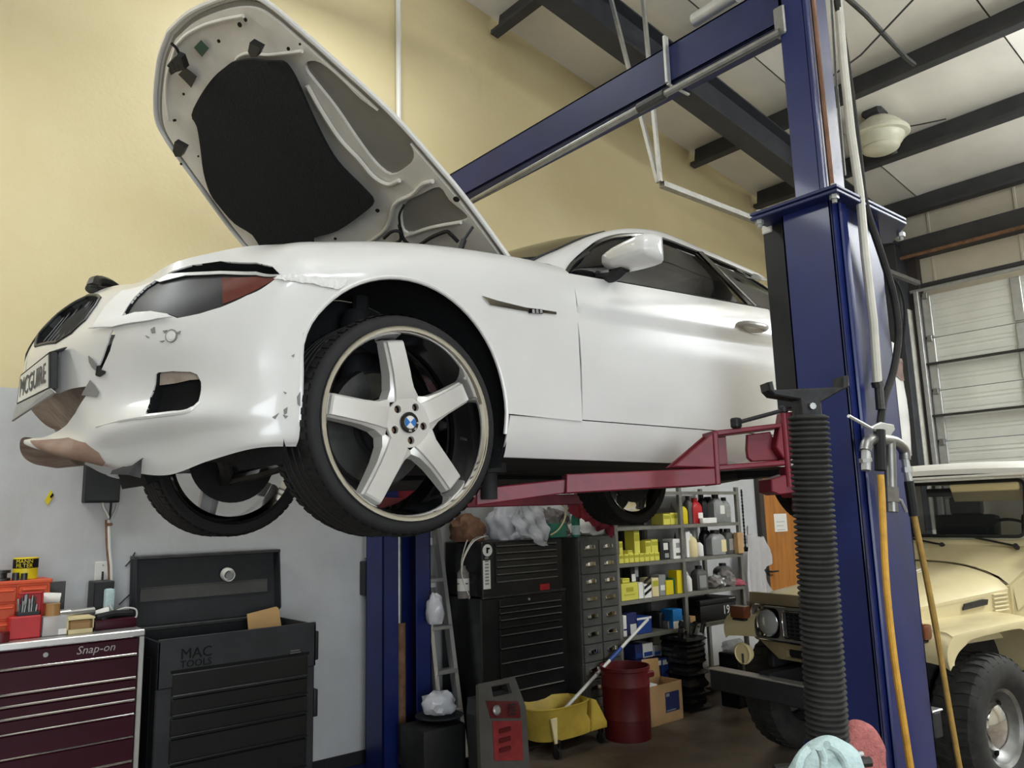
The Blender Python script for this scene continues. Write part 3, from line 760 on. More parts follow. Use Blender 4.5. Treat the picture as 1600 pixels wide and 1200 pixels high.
# lower opening touches the centre plane: taken out of the outline
k0 = [np.array([0., 0.]), np.array([AR, 0.])]+bump_out[2:-1]+[np.array([0., 8.])]
op = [np.array([0., 4.05])]+list(H_((90, 615), (118, 606), (145, 603), (132, 622), (118, 645), (104, 664), (84, 677), (64, 684)))+[np.array([0., 2.55])]
top_op = [np.array([0., 4.05])]+list(H_((90, 615), (118, 606), (145, 603), (132, 622), (118, 645), (104, 664), (84, 677), (64, 684)))
tip = [np.array(p) for p in ((.75, 2.5), (.5, 2.1), (.5, 1.5), (.8, .7), (1.3, 0.))]
panel(U, tip+[np.array([AR, 0.])]+bump_out[2:-1]+[np.array([0., 8.])]+top_op, [eps(kidney), eps(lamp_o), eps(intake), eps(crack)], .11, .005, b, flip=True)
b2_ = B()                                   # far side: its lower lip is broken away
low = [np.array(p) for p in ((6.6, 0.), (6.2, 1.2), (5.4, 2.3), (4.4, 3.0), (4.1, 3.7), (3.4, 4.2), (2.6, 4.3), (1.4, 4.15))]
panel(U, low[::-1]+[np.array([AR, 0.])]+bump_out[2:-1]+[np.array([0., 8.]), np.array([0., 4.05])], [eps(kidney), eps(lamp_o)], .11, .005, b2_, flip=True)
for v in b2_.bm.verts: v.co.y *= -1
bmesh.ops.reverse_faces(b2_.bm, faces=b2_.bm.faces[:]); tm = bpy.data.meshes.new('tmp'); b2_.bm.to_mesh(tm); b.add(tm); b2_.bm.free()
bmesh.ops.remove_doubles(b.bm, verts=b.bm.verts[:], dist=.0004)
cobj('front_bumper', b, 'white_paint')
def ring(pts, r, m, nm, closed=True, n=8, dz=0, mirror=True, parent=None):
    P = U(np.array(densify(pts, .25) if closed else pts)); b = B(); b.tube([tuple(p) for p in P], r, n, closed, smooth=0 if closed else 4)
    if mirror: b.mirror()
    return cobj(nm, b, m, parent)
def inset(poly, d, step=.12, thick=.003):
    """panel parallel to the surface, d below it"""
    def fn(v):
        v = np.asarray(v, float); P = U(v); e = 1e-3
        N = np.cross(U(v+[e, 0])-P, U(v+[0, e])-P); N /= np.linalg.norm(N, axis=-1)[..., None]+1e-12
        s = np.sign((N*np.stack([P[..., 0]-.3, P[..., 1], P[..., 2]*0], -1)).sum(-1)); return P-N*s[..., None]*d
    return panel(fn, eps(poly), [], step, thick)
def wall_of(poly, d, n=.2):
    """side wall of an opening, running d inwards"""
    v = densify(eps(poly), n); P = U(v); e = 1e-3
    N = np.cross(U(v+[e, 0])-P, U(v+[0, e])-P); N /= np.linalg.norm(N, axis=-1)[..., None]
    s = np.sign((N*np.stack([P[:, 0]-.3, P[:, 1], P[:, 2]*0], -1)).sum(-1)); Q = P-N*s[:, None]*d
    b = B(); b.grid(np.stack([P, Q], 0), cv=True); return b
# kidney grilles
g = cobj('kidney_grille', inset(kidney, .03).mirror(), 'dark_hole')
cobj('grille_wall', wall_of(kidney, .03).mirror(), 'black_plastic', g)
ring(kidney, .0055, 'steel_dark', 'grille_rim', parent=g)
b = B()
for f in np.linspace(.12, .9, 9):
    v = np.array([[p[0], p[1]] for p in kidney]); c0, c1 = v[:, 0].min(), v[:, 0].max(); c = c0+(c1-c0)*f
    vs = np.linspace(v[:, 1].min(), v[:, 1].max(), 60); ins = inside(np.stack([np.full(60, c), vs], -1), v)
    if ins.sum() > 3:
        q = U(np.stack([np.full(2, c), np.array([vs[ins].min(), vs[ins].max()])], -1)); q[:, 0] += .022; b.tube([tuple(p) for p in q], .003, 5)
cobj('grille_bars', b.mirror(), 'black_plastic', g, kind='stuff')
# side intakes
cobj('intake_ceiling', inset(H_((244, 583), (270, 581), (298, 582), (308, 586), (312, 592), (290, 594), (268, 599), (243, 602)), .02, .1), 'dirty_white')
g = cobj('side_intake', inset(intake, .045).mirror(), 'dark_hole'); cobj('intake_duct', wall_of(intake, .045).mirror(), 'black_plastic', g)
lip = H_((150, 667), (190, 657), (229, 651), (262, 647), (294, 642), (312, 628))
ring(lip, [.003, .006, .008, .008, .007, .004], 'white_paint', 'intake_lip', closed=False)
# crack
cobj('crack_gap', inset(crack, .018), 'dark_hole')
fl = H_((142, 556), (148, 561), (154, 569), (153, 579), (148, 575), (143, 566))
br = H_((153, 572), (158, 571), (160, 578), (167, 580), (166, 584), (158, 589), (152, 587))
cobj('broken_bracket', inset(br, -.003, thick=.003), 'black_plastic')
cobj('broken_clip', inset(fl, -.006, thick=.003), 'chip')
cobj('broken_tab', inset(H_((130, 618), (136, 606), (143, 594), (150, 602), (157, 613), (153, 621), (142, 619)), -.004, thick=.002), 'chip')
# lower opening lining and scraped lip
b = B()
rows = []
for c in np.linspace(1.3, 5.4, 24):
    q = U(np.array([c, 0.02])); rows.append([q, q+[.05, -.01, .03], q+[.22, -.04, .08]])
b.grid(np.array(rows)); cobj('lip_underside', b, 'scraped')
sc_ = H_((48, 689), (80, 687), (108, 684), (135, 692), (155, 707), (165, 722), (162, 727), (148, 729), (112, 719), (78, 708))
cobj('scraped_lip', inset(sc_, -.0015, .1, .001), 'scraped')
b = B(); rows = []
for c in np.linspace(0, 3.3, 20):
    t = U(np.array([c, 4.1])); m_ = U(np.array([c, 3.2])); l = U(np.array([c, 2.5])); k = .16
    rows.append([t+[.005, 0, 0], t+[.07, 0, -.02], m_+[k, -.02, 0], l+[k*.9, -.02, 0], l+[.06, 0, -.01], l+[.004, 0, 0]])
b.grid(np.array(rows)); b.mirror(True); cobj('bumper_lining', b, 'dirty_white')
cobj('lining_hole', B().lathe([(0, 0), (.03, .002), (.03, -.02), (0, -.02)], tuple(U(np.array([2.4, 3.3]))+[.12, 0, .01]), (-1, .3, .2), 16), 'dark_hole')
# red reinforcement tape, sensors, chips
sn = U.hit(268, 525); sp = U(sn); nn = np.array([-.8, .55, 0]); nn /= np.linalg.norm(nn)
cobj('sensor_gap', B().lathe([(.016, .0025), (.0195, .0025), (.0195, -.004)], tuple(sp), tuple(nn), 24), 'chip'); cobj('parking_sensor', B().lathe([(.0, .004), (.011, .004), (.013, .001), (.016, .003), (.017, -.004)], tuple(sp), tuple(nn), 20), 'white_paint_plain')
sn = U.hit(92, 553); sp = U(sn)
cobj('tow_eye_hole', B().lathe([(.0, .002), (.011, .002), (.013, .006), (.016, .002)], tuple(sp), (-.95, .25, 0), 18), 'chip')
ch = [[(236, 515), (242, 511), (243, 520), (238, 521)], [(255, 517), (262, 516), (258, 521)], [(276, 520), (283, 517), (281, 523)], [(250, 533), (258, 532), (254, 535)], [(228, 524), (234, 527), (231, 528)], [(443, 612), (448, 614), (446, 616)], [(443, 640), (449, 636), (448, 646), (444, 648)], [(442, 648), (450, 650), (446, 654)], [(425, 652), (436, 645), (430, 655)], [(464, 620), (469, 612), (469, 635), (465, 632)], [(455, 556), (460, 553), (459, 558)]]
b = B()
for c in ch:
    h = [U.hit(*p) for p in c]
    q = [Vector(U(x)) for x in h]; nn_ = (q[1]-q[0]).cross(q[-1]-q[0]).normalized(); nn_ = nn_ if nn_.y > 0 else -nn_
    b.prism([p+nn_*.003 for p in q], nn_*-.004)
cobj('paint_chips', b, 'chip', kind='stuff')
# headlight
lens = H_((192, 495), (203, 479), (214, 464), (230, 449), (246, 440), (290, 431), (345, 428), (400, 430), (435, 431), (412, 446), (385, 461), (345, 479), (312, 489), (277, 495), (262, 489), (240, 487), (215, 490))
h1 = cobj('headlight', inset(lamp_o, .05).mirror(), 'dark_hole'); cobj('headlight_bowl', wall_of(lamp_o, .05).mirror(), 'black_plastic', h1)
cobj('lens', inset(lens, .008, .1, .002).mirror(), 'glass_smoke', h1)
turn = H_((345, 433), (400, 431), (434, 432), (412, 445), (385, 459), (348, 474))
cobj('turn_signal', inset(turn, .0045, .1, .002).mirror(), 'signal_red', h1)
band = H_((243, 439), (262, 429), (300, 426), (345, 424), (400, 425), (436, 429), (434, 432), (400, 430), (345, 428.5), (290, 431), (250, 441))
cobj('lamp_trim', inset(band, .001, .1, .003).mirror(), 'galv', h1)
cobj('lamp_side', inset(H_((145, 513), (165, 480), (192, 455), (243, 439), (228, 449), (212, 464), (200, 480), (190, 497), (170, 503)), -.0015, .1, .002).mirror(), 'tape', h1)
cobj('lifted_strip', inset(H_((143, 515), (170, 506), (190, 499), (215, 491), (240, 489), (265, 493), (272, 497), (250, 500), (215, 506), (180, 513)), -.008, .1, .004), 'tape', h1)
# masking tape along the bumper seam
b = B(); tp = H_((427, 436), (437, 431), (455, 430), (480, 433), (505, 435), (541, 437), (538, 446), (528, 453), (500, 448), (470, 443), (445, 440))
def tape_fn(v):
    P = U(v); e = 1e-3; N = np.cross(U(v+[e, 0])-P, U(v+[0, e])-P); N /= np.linalg.norm(N, axis=-1)[..., None]
    sg = np.sign(N[..., 1]+N[..., 2])[..., None]
    return P+N*sg*(.006+.004*np.sin(v[:, 0]*31+v[:, 1]*13)*np.sin(v[:, 1]*23-v[:, 0]*9))[..., None]
panel(tape_fn, tp, [], .05, .001, b)
cobj('masking_tape', b, 'tape')
# number plate on its frame
pr = [cpt(85, 550, .37), cpt(85, 607, .37), cpt(32, 633, .05), cpt(38, 587, .05)]
tr, br_, bl, tl = [Vector(p) for p in pr]
n_ = (tl-tr).cross(br_-tr).normalized()
if n_.x > 0: n_ = -n_
b = B(); b.prism([p+n_*.012 for p in (tr, br_, bl, tl)], n_*-.022, .003)
pl = cobj('plate_frame', b, 'black_plastic')
ce = (tr+br_+bl+tl)/4; s_ = lambda p, k, h: ce+(p-ce)*k
b = B(); b.prism([ce+(p-ce)*.9+n_*.0135 for p in (tr, br_, bl, tl)], n_*-.002); cobj('number_plate', b, 'white_plastic', pl)
dx = ((tr-tl)+(br_-bl))/2; dy = ((tl-bl)+(tr-br_))/2
me = text_mesh('MCGUIRE', 1, .004); co = np.empty(len(me.vertices)*3); me.vertices.foreach_get('co', co); co = co.reshape(-1, 3)
ex_ = co.max(0)-co.min(0); mid = (co.max(0)+co.min(0))/2
P = [ce+dx*(.80*(c[0]-mid[0])/ex_[0])*1.0+dy*(.58*(c[1]-mid[1])/ex_[1])+n_*(.0145+c[2]*.2) for c in co]
b = B(); b.raw([tuple(p) for p in P], [tuple(p.vertices) for p in me.polygons]); cobj('plate_letters', b, 'grey_plastic', pl)
b = B(); q = [tl+n_*.014, tr+n_*.014, tr+(tl-bl)*.22-n_*.03+dx*-.05, tl+(tl-bl)*.16-n_*.03+dx*.12]
b.prism([Vector(p) for p in q], n_*-.01, .002); cobj('plate_bracket', b, 'steel_dark', pl)
b = B(); q = [bl+n_*.014, br_+n_*.014, br_+(br_-tr)*.12, bl+(bl-tl)*.55+n_*.02]; b.prism([Vector(p) for p in q], n_*-.008, .002); cobj('plate_skirt', b, 'galv', pl)

# ---- front fenders
fo = [np.array([NC-1.001, 8.])]+[np.array([c, 8.]) for c in (13, 12, 11, 10, 9, 8, 7)]+[np.array([6.0, 8.]), np.array([6.3, 6.9]), np.array([AR+.05, 6.0]), np.array([AR+.0, 5.]), np.array([AR, 4.6])]
arr = [p for p in ar if not (p[0] < AR+.6 and p[1] < 4.6)]
zb = uz(NC-1.01, .395)
rear = [p for p in arr if not (p[0] > 10 and U(p)[2] < .42)]
fo = fo+rear+[np.array([rear[-1][0]+.02, uz(rear[-1][0], .402)]), np.array([NC-1.001, zb])]
b = panel(U, fo, [], .13, .005, flip=True); b.mirror(); fd = cobj('front_fender', b, 'white_paint')
# wheel-arch edge and liner
P = U(np.array(ar)); b = B(); b.tube([tuple(p-np.array([0, .006, 0])) for p in P], .008, 8, smooth=2); b.mirror(); cobj('arch_edge', b, 'white_paint', fd)
b = B(); th = np.linspace(R_(205), R_(-25), 30)
b.grid(np.array([[(.03+.425*math.cos(a), y, .40+.44*math.sin(a)) for y in (.895, .8, .6, .5)] for a in th])); 
b.grid(np.array([[(.03+r*math.cos(a), .5, .40+r*1.03*math.sin(a)) for r in (.425, .1)] for a in th])); b.mirror(); cobj('wheel_liner', b, 'black_felt')
# side gill and badge
gl = H_((752, 463), (775, 470), (820, 481), (868, 488), (868, 492), (820, 487), (780, 480), (764, 477))
cobj('side_gill', inset(gl, -.002, .08, .004).mirror(), 'chrome', fd)
bd = H_((825, 483.5), (845, 484), (846, 491), (824, 490)); cobj('gill_badge', inset(bd, -.006, .08, .003), 'black_gloss', fd)
for k in range(3):
    x = 829+6*k; q = H_((x, 484), (x+3.5, 484.5), (x+4, 490), (x, 490)); cobj('badge_stroke', inset(q, -.0085, .05, .002), 'galv', fd)

# ---- doors, sills, rear quarters
def wy(x): return float(np.interp(x, [.5, .8, 1.5, 2.2, 2.8, 3.2, 3.5, 3.75, 3.9], [.917, .92, .926, .928, .928, .92, .905, .875, .81]))
def belt(x): return float(np.interp(x, [.6, .81, 1.2, 1.6, 1.956, 2.4, 2.85, 3.3, 3.9], [.98, .995, 1.015, 1.035, 1.052, 1.075, 1.095, 1.10, 1.07]))
def crz(x): return .838+.034*(x-.8)
dk = [(.245, -.055), (.285, -.03), (.33, -.014), (.40, -.006), (.5, .0), (.62, .003), (.72, .001), (.80, -.006)]
def side(v):
    """body side behind the front wheel: parameters x, z"""
    v = np.asarray(v, float); X, Z = v[..., 0], v[..., 1]; W = np.vectorize(wy)(X); C = crz(X)
    d = np.interp(Z, [k[0] for k in dk], [k[1] for k in dk])
    d = d-.012*np.exp(-np.clip(C-Z, 0, None)/.05)
    up = np.clip((Z-C)/.20, 0, 1.3); d = np.where(Z > C, -.003-.028*up-.04*up**3, d)
    return np.stack([X, W+d, Z], -1)
xa, xb = .806, 2.235
dsh = lambda v: side(np.stack([np.asarray(v)[..., 0], np.asarray(v)[..., 1]+.034*(np.asarray(v)[..., 0]-.8)], -1))
do = [(xa, .402), (xb, .402)]+[(xb+.02, .7), (xb, belt(xb)-.005)]+[(x, belt(x)-.005) for x in np.arange(2.1, .82, -.15)]+[(xa, belt(xa)-.005)]
b = panel(dsh, [(x, z-.034*(x-.8)) for x, z in do], [], .0265, .006, flip=True); b.mirror(); door = cobj('door', b, 'white_paint')
so = [(.452, .398), (.44, .33), (.44, .252), (2.42, .252), (2.40, .33), (2.39, .398)]
b = panel(side, so, [], .05, .006, flip=True); b.mirror(); cobj('side_skirt', b, 'white_paint')
b = B(); b.grid(np.array([[(x, y, z) for y, z in ((.872, .253), (.80, .245), (.6, .25))] for x in np.linspace(.44, 2.4, 8)])); b.mirror(); cobj('sill_bottom', b, 'underbody')
th = np.linspace(R_(190), R_(-10), 20); RX, RZ = 2.79, .40
ra = [(RX+.40*math.cos(a), RZ+.415*math.sin(a)) for a in th]
qo = [(2.24, .402)]+[p for p in ra]+[(3.25, .33), (3.6, .33), (3.88, .36), (3.9, .6), (3.9, 1.0), (3.88, belt(3.88)-.005)]+[(x, belt(x)-.005) for x in (3.7, 3.5, 3.2, 2.9, 2.6, 2.35)]+[(2.245, belt(2.24)-.005), (2.262, .7)]
b = panel(side, qo, [], .07, .006, flip=True); b.mirror(); cobj('rear_quarter', b, 'white_paint')
b = B(); b.grid(np.array([[(RX+.42*math.cos(a), y, RZ+.435*math.sin(a)) for y in (.9, .7, .5)] for a in np.linspace(R_(205), R_(-25), 24)])); b.mirror(); cobj('wheel_liner', b, 'black_felt')
b = B(); rows = []
for y in np.linspace(-.81, .81, 17):
    x = 3.89+.09*(1-(y/.81)**2); rows.append([(x-.12, y, .3), (x+.0, y, .36), (x+.02, y, .55), (x+.02, y, .66), (x-.03, y, .8), (x-.02, y, 1.0), (x-.03, y, 1.075)])
b.grid(np.array(rows)); rb = cobj('rear_bumper', b, 'white_paint')
b = panel(side, [(3.5, .86), (3.7, .82), (3.88, .84), (3.88, .98), (3.7, .97), (3.52, .93)], [], .05, -.006, flip=True); b.mirror(); cobj('tail_light', b, 'signal_red', rb)
# door handle, seam shadow strip
hp0, hp1 = cpt(1154, 506, .92), cpt(1199, 514, .92)
b = B(); hx0, hx1 = hp0[0], hp0[0]+.235; hz = hp0[2]; yo = wy(2.1)
b.tube([(hx0+.0, yo-.03, hz-.005), (hx0+.03, yo+.012, hz+.002), (hx0+.12, yo+.022, hz+.004), (hx0+.2, yo+.014, hz+.006), (hx0+.235, yo-.025, hz+.004)], .015, 10, smooth=4)
b.mirror(); hd = cobj('door_handle', b, 'white_paint', door)
b = panel(lambda v: side(v)+np.array([0, .0015, 0]), [(hx0+.03+.085+.09*math.cos(a), hz-.005+.032*math.sin(a)) for a in np.linspace(0, 2*PI, 16, endpoint=False)], [], .03, .002); b.mirror(); cobj('handle_cup', b, 'hood_inner', door)

# ---- greenhouse
Gp = [cpt(*q) for q in ((883, 425, .855), (893, 410, .83), (917, 389, .775), (936, 376, .735), (964, 368, .69), (995, 366.5, .655), (1026, 369.5, .632), (1073, 387, .615), (1124, 408, .606), (1175, 430, .602))]
Gp += [np.array(p) for p in ((2.35, .61, 1.372), (2.6, .655, 1.285), (2.75, .72, 1.19), (2.86, .84, 1.10))]
Gp = np.array(Gp)
Wp = [cpt(*q) for q in ((824, 412, .74), (845, 401, .715), (870, 390.5, .69), (900, 377, .655), (930, 367, .62), (958, 361, .592), (985, 359, .57), (1010, 361, .556), (1040, 367.5, .548), (1100, 393, .54), (1200, 438, .535))]
Wp += [np.array(p) for p in ((2.5, .545, 1.37), (2.8, .57, 1.28), (3.1, .62, 1.17), (3.3, .68, 1.105))]
Wp = np.array(Wp)
def curve(P, k=8): return crspline(P, k)
Gc, Wc = curve(Gp), curve(Wp)
def samp(P, n):
    d = np.concatenate([[0], np.cumsum(np.linalg.norm(np.diff(P, axis=0), axis=1))]); t = np.linspace(0, d[-1], n)
    return np.stack([np.interp(t, d, P[:, k]) for k in range(3)], -1)
def at_x(P, x): return np.stack([np.interp(x, P[:, 0], P[:, k]) for k in range(3)], -1)
# pillar and roof rail between the windscreen/roof edge and the side glass
n = 70; xs0 = np.linspace(Wc[0, 0], Wc[-1, 0], n); A_ = at_x(Wc, xs0)
gx = np.interp(np.linspace(0, 1, n), [0, .1, 1], [Gc[0, 0], Gc[0, 0]+.2, Gc[-1, 0]]); 
Bc = samp(Gc, n)
frac = np.linspace(0, 1, 7)
Aw = samp(Wc, n)
rows = []
for i in range(n):
    a, g_ = Aw[i], Bc[i]
    rows.append([a+(g_-a)*f+np.array([0, .012, .014])*math.sin(PI*f) for f in frac])
b = B(); b.grid(np.array(rows)); b.mirror(); cobj('roof_rail', b, 'white_paint')
# corner of the cowl between fender top and pillar
b = B(); c0 = U(np.array([[c, 8.] for c in np.linspace(12.3, NC-1.01, 8)])); c1 = samp(np.array([Aw[0]+[-.08, .0, -.015], Aw[0], Bc[0]+[-.03, -.03, .0], Bc[0]]), 8)
b.grid(np.array([c0, (c0+c1)/2+[0, 0, .003], c1])); b.mirror(); cobj('cowl_corner', b, 'white_paint')
# roof skin and windscreen
iw = np.argmin(np.abs(Aw[:, 0]-1.30)); ir = np.argmin(np.abs(Aw[:, 0]-2.45))
def span(P, crown, fwd, n=17):
    out = []
    for i, p in enumerate(P):
        f = np.linspace(1, -1, n); k = i/max(1, len(P)-1)
        out.append([(p[0]-fwd(k)*(1-t*t), p[1]*t, p[2]+crown(k)*(1-t*t)) for t in f])
    return np.array(out)
b = B(); b.grid(span(Aw[iw:ir+1], lambda k: .055, lambda k: .07*(1-k)-.03*k)); cobj('roof', b, 'white_paint')
b = B(); b.grid(span(Aw[:iw+1], lambda k: .02+.035*k, lambda k: .20*(1-k)+.07*k)); ws = cobj('windscreen', b, 'glass_dark')
b = B(); b.tube([tuple(p+[0, .004, .003]) for p in Aw[:iw+1]], .006, 6); b.mirror(); cobj('windscreen_seal', b, 'rubber', ws)
b = B(); b.grid(span(Aw[ir:], lambda k: .055-.02*k, lambda k: -.03-.1*k)); cobj('rear_window', b, 'glass_dark')
b = B(); rows = []
for x in np.linspace(3.28, 3.93, 8): rows.append([(x, y*(.70 if x < 3.7 else .66), 1.10+.012*(1-y*y)-.03*max(0, x-3.75)) for y in np.linspace(-1, 1, 11)])
b.grid(np.array(rows)); cobj('boot_lid', b, 'white_paint')
b = B(); rows = []
for x in np.linspace(2.3, 3.9, 14): rows.append([tuple(side(np.array([x, belt(x)-.006]))), (x, wy(x)-.10, belt(x)+.012), (x, min(wy(x)-.16, .72), belt(x)+.016)])
b.grid(np.array(rows)); b.mirror(); cobj('rear_shoulder', b, 'white_paint')
# side glass: ruled between belt line and rail
def glass(i0, i1, nm, m, inset_=.012):
    top = Bc[i0:i1]; rows = []
    for g_ in top:
        bt = np.array([max(g_[0], .80), wy(g_[0])-.062, belt(g_[0])-.004]); bt[0] = g_[0]
        rows.append([bt+(g_-bt)*f+np.array([0, -inset_+.02*math.sin(PI*f), 0]) for f in np.linspace(0, 1, 6)])
    b = B(); b.grid(np.array(rows)); b.mirror(); return cobj(nm, b, m)
ib = np.argmin(np.abs(Bc[:, 0]-2.03)); ic = np.argmin(np.abs(Bc[:, 0]-2.12))
dg = glass(0, ib+1, 'door_window', 'glass_tint'); qg = glass(ic, n, 'quarter_window', 'glass_tint')
b = B(); b.tube([tuple(p+[0, .004, -.004]) for p in Bc], .009, 6); b.mirror(); cobj('window_trim', b, 'black_gloss', dg)
b = B(); b.tube([(x, wy(x)-.058, belt(x)-.002) for x in np.linspace(.82, 2.85, 20)], .007, 6); b.mirror(); cobj('belt_trim', b, 'black_gloss', dg)
P0 = Bc[ib]; pb = np.array([P0[0]+.075, wy(2.1)-.062, belt(2.1)])
b = B(); b.bar(tuple(pb), tuple(P0+[.03, .004, 0]), .05, .012, (0, 1, .3)); b.mirror(); cobj('pillar_trim', b, 'black_gloss', dg)
b = B(); b.bar(tuple(pb+[.03, .008, 0]), tuple(P0+[.055, .01, -.01]), .014, .01, (0, 1, .3)); b.mirror(); cobj('pillar_strip', b, 'galv', dg)
# mirror
mc = cpt(990, 397, 1.02); rows = []
for dy_, k, kz, dx_ in ((-.135, .05, .05, .0), (-.133, .5, .42, .0), (-.12, .8, .68, .0), (-.07, .95, .85, .0), (0, 1, .97, 0), (.06, 1, 1.03, .0), (.095, .96, 1, .003), (.11, .8, .86, .006), (.117, .4, .45, .006), (.118, .03, .03, .006)):
    sec = [(-.075, -.01), (-.07, .025), (-.045, .048), (.0, .058), (.045, .058), (.055, .05), (.055, -.045), (.045, -.055), (.0, -.055), (-.045, -.045), (-.07, -.028)]
    rows.append([mc+np.array([dx_+x*k, dy_, z*kz+.02*dy_]) for x, z in crspline(np.array(sec), 3, True)])
b = B(); b.grid(np.array(rows), cv=True); b.mirror(); mr = cobj('wing_mirror', b, 'white_paint', ang=60)
b = B(); m0 = mc+[.0, -.05, -.04]; b.tube([tuple(m0), tuple(m0+[.0, -.06, -.02]), (mc[0]-.02, .83, belt(.95)+.02)], .028, 10, smooth=4); b.mirror(); cobj('mirror_foot', b, 'black_plastic', mr)
b = B(); b.prism([tuple(Bc[0]+[0, .002, 0]), tuple(at_x(Bc, 1.03)+[0, -.0, -.005]), (1.03, .845, belt(1.03)+.005)], (0, -.01, 0)); b.mirror(); cobj('mirror_triangle', b, 'black_plastic', mr)

# cabin
cobj('cabin_floor', B().b2((.55, -.8, .28), (3.2, .8, .32)), 'underbody')
cobj('dashboard', B().b2((.78, -.74, .72), (1.12, .74, .99), .05, 3), 'black_plastic')
for y in (.38, -.38):
    b = B(); b.b2((1.45, y-.25, .42), (1.98, y+.25, .58), .05, 2); st = cobj('front_seat', b, 'seat')
    b = B(); b.box((2.07, y, .86), (.14, .48, .62), Matrix.Rotation(.25, 3, 'Y'), .05, 2); cobj('seat_back', b, 'seat', st)
    b = B(); b.box((2.17, y, 1.23), (.09, .26, .17), Matrix.Rotation(.2, 3, 'Y'), .04, 2); cobj('head_rest', b, 'seat', st)
cobj('rear_seat', B().b2((2.55, -.62, .5), (2.75, .62, 1.08), .06, 2), 'seat')
b = B()
b.lathe([(.175, 0), (.19, .012), (.205, 0), (.19, -.012), (.175, 0)], (1.28, .38, .94), (-.9, 0, .4), 28); cobj('steering_wheel', b, 'black_plastic')
bb = cpt(1135, 440, .80); b = B(); b.box((1.98, .70, 1.12), (.10, .03, .20), Matrix.Rotation(-.3, 3, 'Y'), .01); b.mirror(); cobj('door_pillar_lining', b, 'seat_light')

# underside and suspension
b = B(); b.grid(np.array([[(x, y, .262+.02*(abs(y) > .5)) for y in np.linspace(-.62, .62, 7)] for x in np.linspace(.5, 3.7, 12)])); b.grid(np.array([[(x, y, .31) for y in (-.62, .62)] for x in (.5, 3.7)])); cobj('floor_pan', b, 'underbody')
b = B(); b.grid(np.array([[tuple(cpt(*q)) for q in ((172, 741, .66), (200, 742, .66), (220, 747, .66))], [tuple(cpt(*q)) for q in ((175, 735, .62), (205, 728, .6), (222, 716, .62))], [tuple(cpt(*q)) for q in ((230, 716, .3), (250, 715, .3), (262, 712, .3))]])); cobj('undertray', b, 'black_plastic')
b = B(); b.b2((-.1, -.45, .29), (.08, .45, .38), .02).b2((-.40, -.32, .30), (.42, .32, .46), .03); cobj('subframe', b, 'underbody', kind='stuff')
for s in (1, -1):
    b = B(); b.tube([(-.12, .3*s, .33), (-.04, .46*s, .27), (0, .60*s, .24)], .028, 8); b.tube([(.28, .3*s, .33), (.12, .46*s, .27), (.02, .60*s, .24)], .024, 8); b.tube([(-.2, .25*s, .36), (-.13, .58*s, .34)], .012, 8); cobj('control_arm', b, 'steel_dark', kind='stuff')
    b = B(); b.tube([(0, .62*s, .3), (.04, .58*s, .85)], .03, 10); b.lathe([(.05, 0), (.06, .05), (.05, .1), (.06, .15), (.05, .2), (.06, .25), (.05, .3)], (.01, .60*s, .48), (.06, -.08*s, 1), 12); cobj('strut', b, 'underbody', kind='stuff')
    b = B(); b.tube([(2.5, .3*s, .24), (2.78, .66*s, .28)], .03, 8); b.tube([(2.95, .25*s, .26), (2.8, .66*s, .32)], .025, 8); cobj('rear_link', b, 'underbody', kind='stuff')
b = B(); b.tube([(.3, -.1, .2), (1.2, -.12, .22), (2.4, -.1, .22), (3.2, -.3, .25), (3.9, -.5, .3)], .035, 10, smooth=4); cobj('exhaust', b, 'steel_dark')
b = B(); b.tube([(3.75, .52, .34), (3.98, .52, .35)], .04, 12); b.mirror(); cobj('tail_pipe', b, 'steel_dark')
cobj('engine', B().b2((-.25, -.35, .35), (.4, .35, .78), .04).b2((-.62, -.5, .33), (-.56, .5, .72), .01), 'black_plastic')
b = B(); b.grid(np.array([[(.45+.08*abs(y), y, z) for z in (.3, .6, .95)] for y in np.linspace(-.74, .74, 7)])); cobj('firewall', b, 'underbody')
lt = cpt(150, 449, .12)
b = B(); b.tube([tuple(lt+[-.02, .05, -.02]), tuple(lt+[.0, .0, .02]), tuple(lt+[.06, -.06, .03]), tuple(lt+[.12, -.12, .01])], .022, 8, smooth=3); b.tube([tuple(lt+[-.04, .08, -.03]), tuple(lt+[.04, .02, -.01])], .012, 8); cobj('latch_hose', b, 'steel_dark')

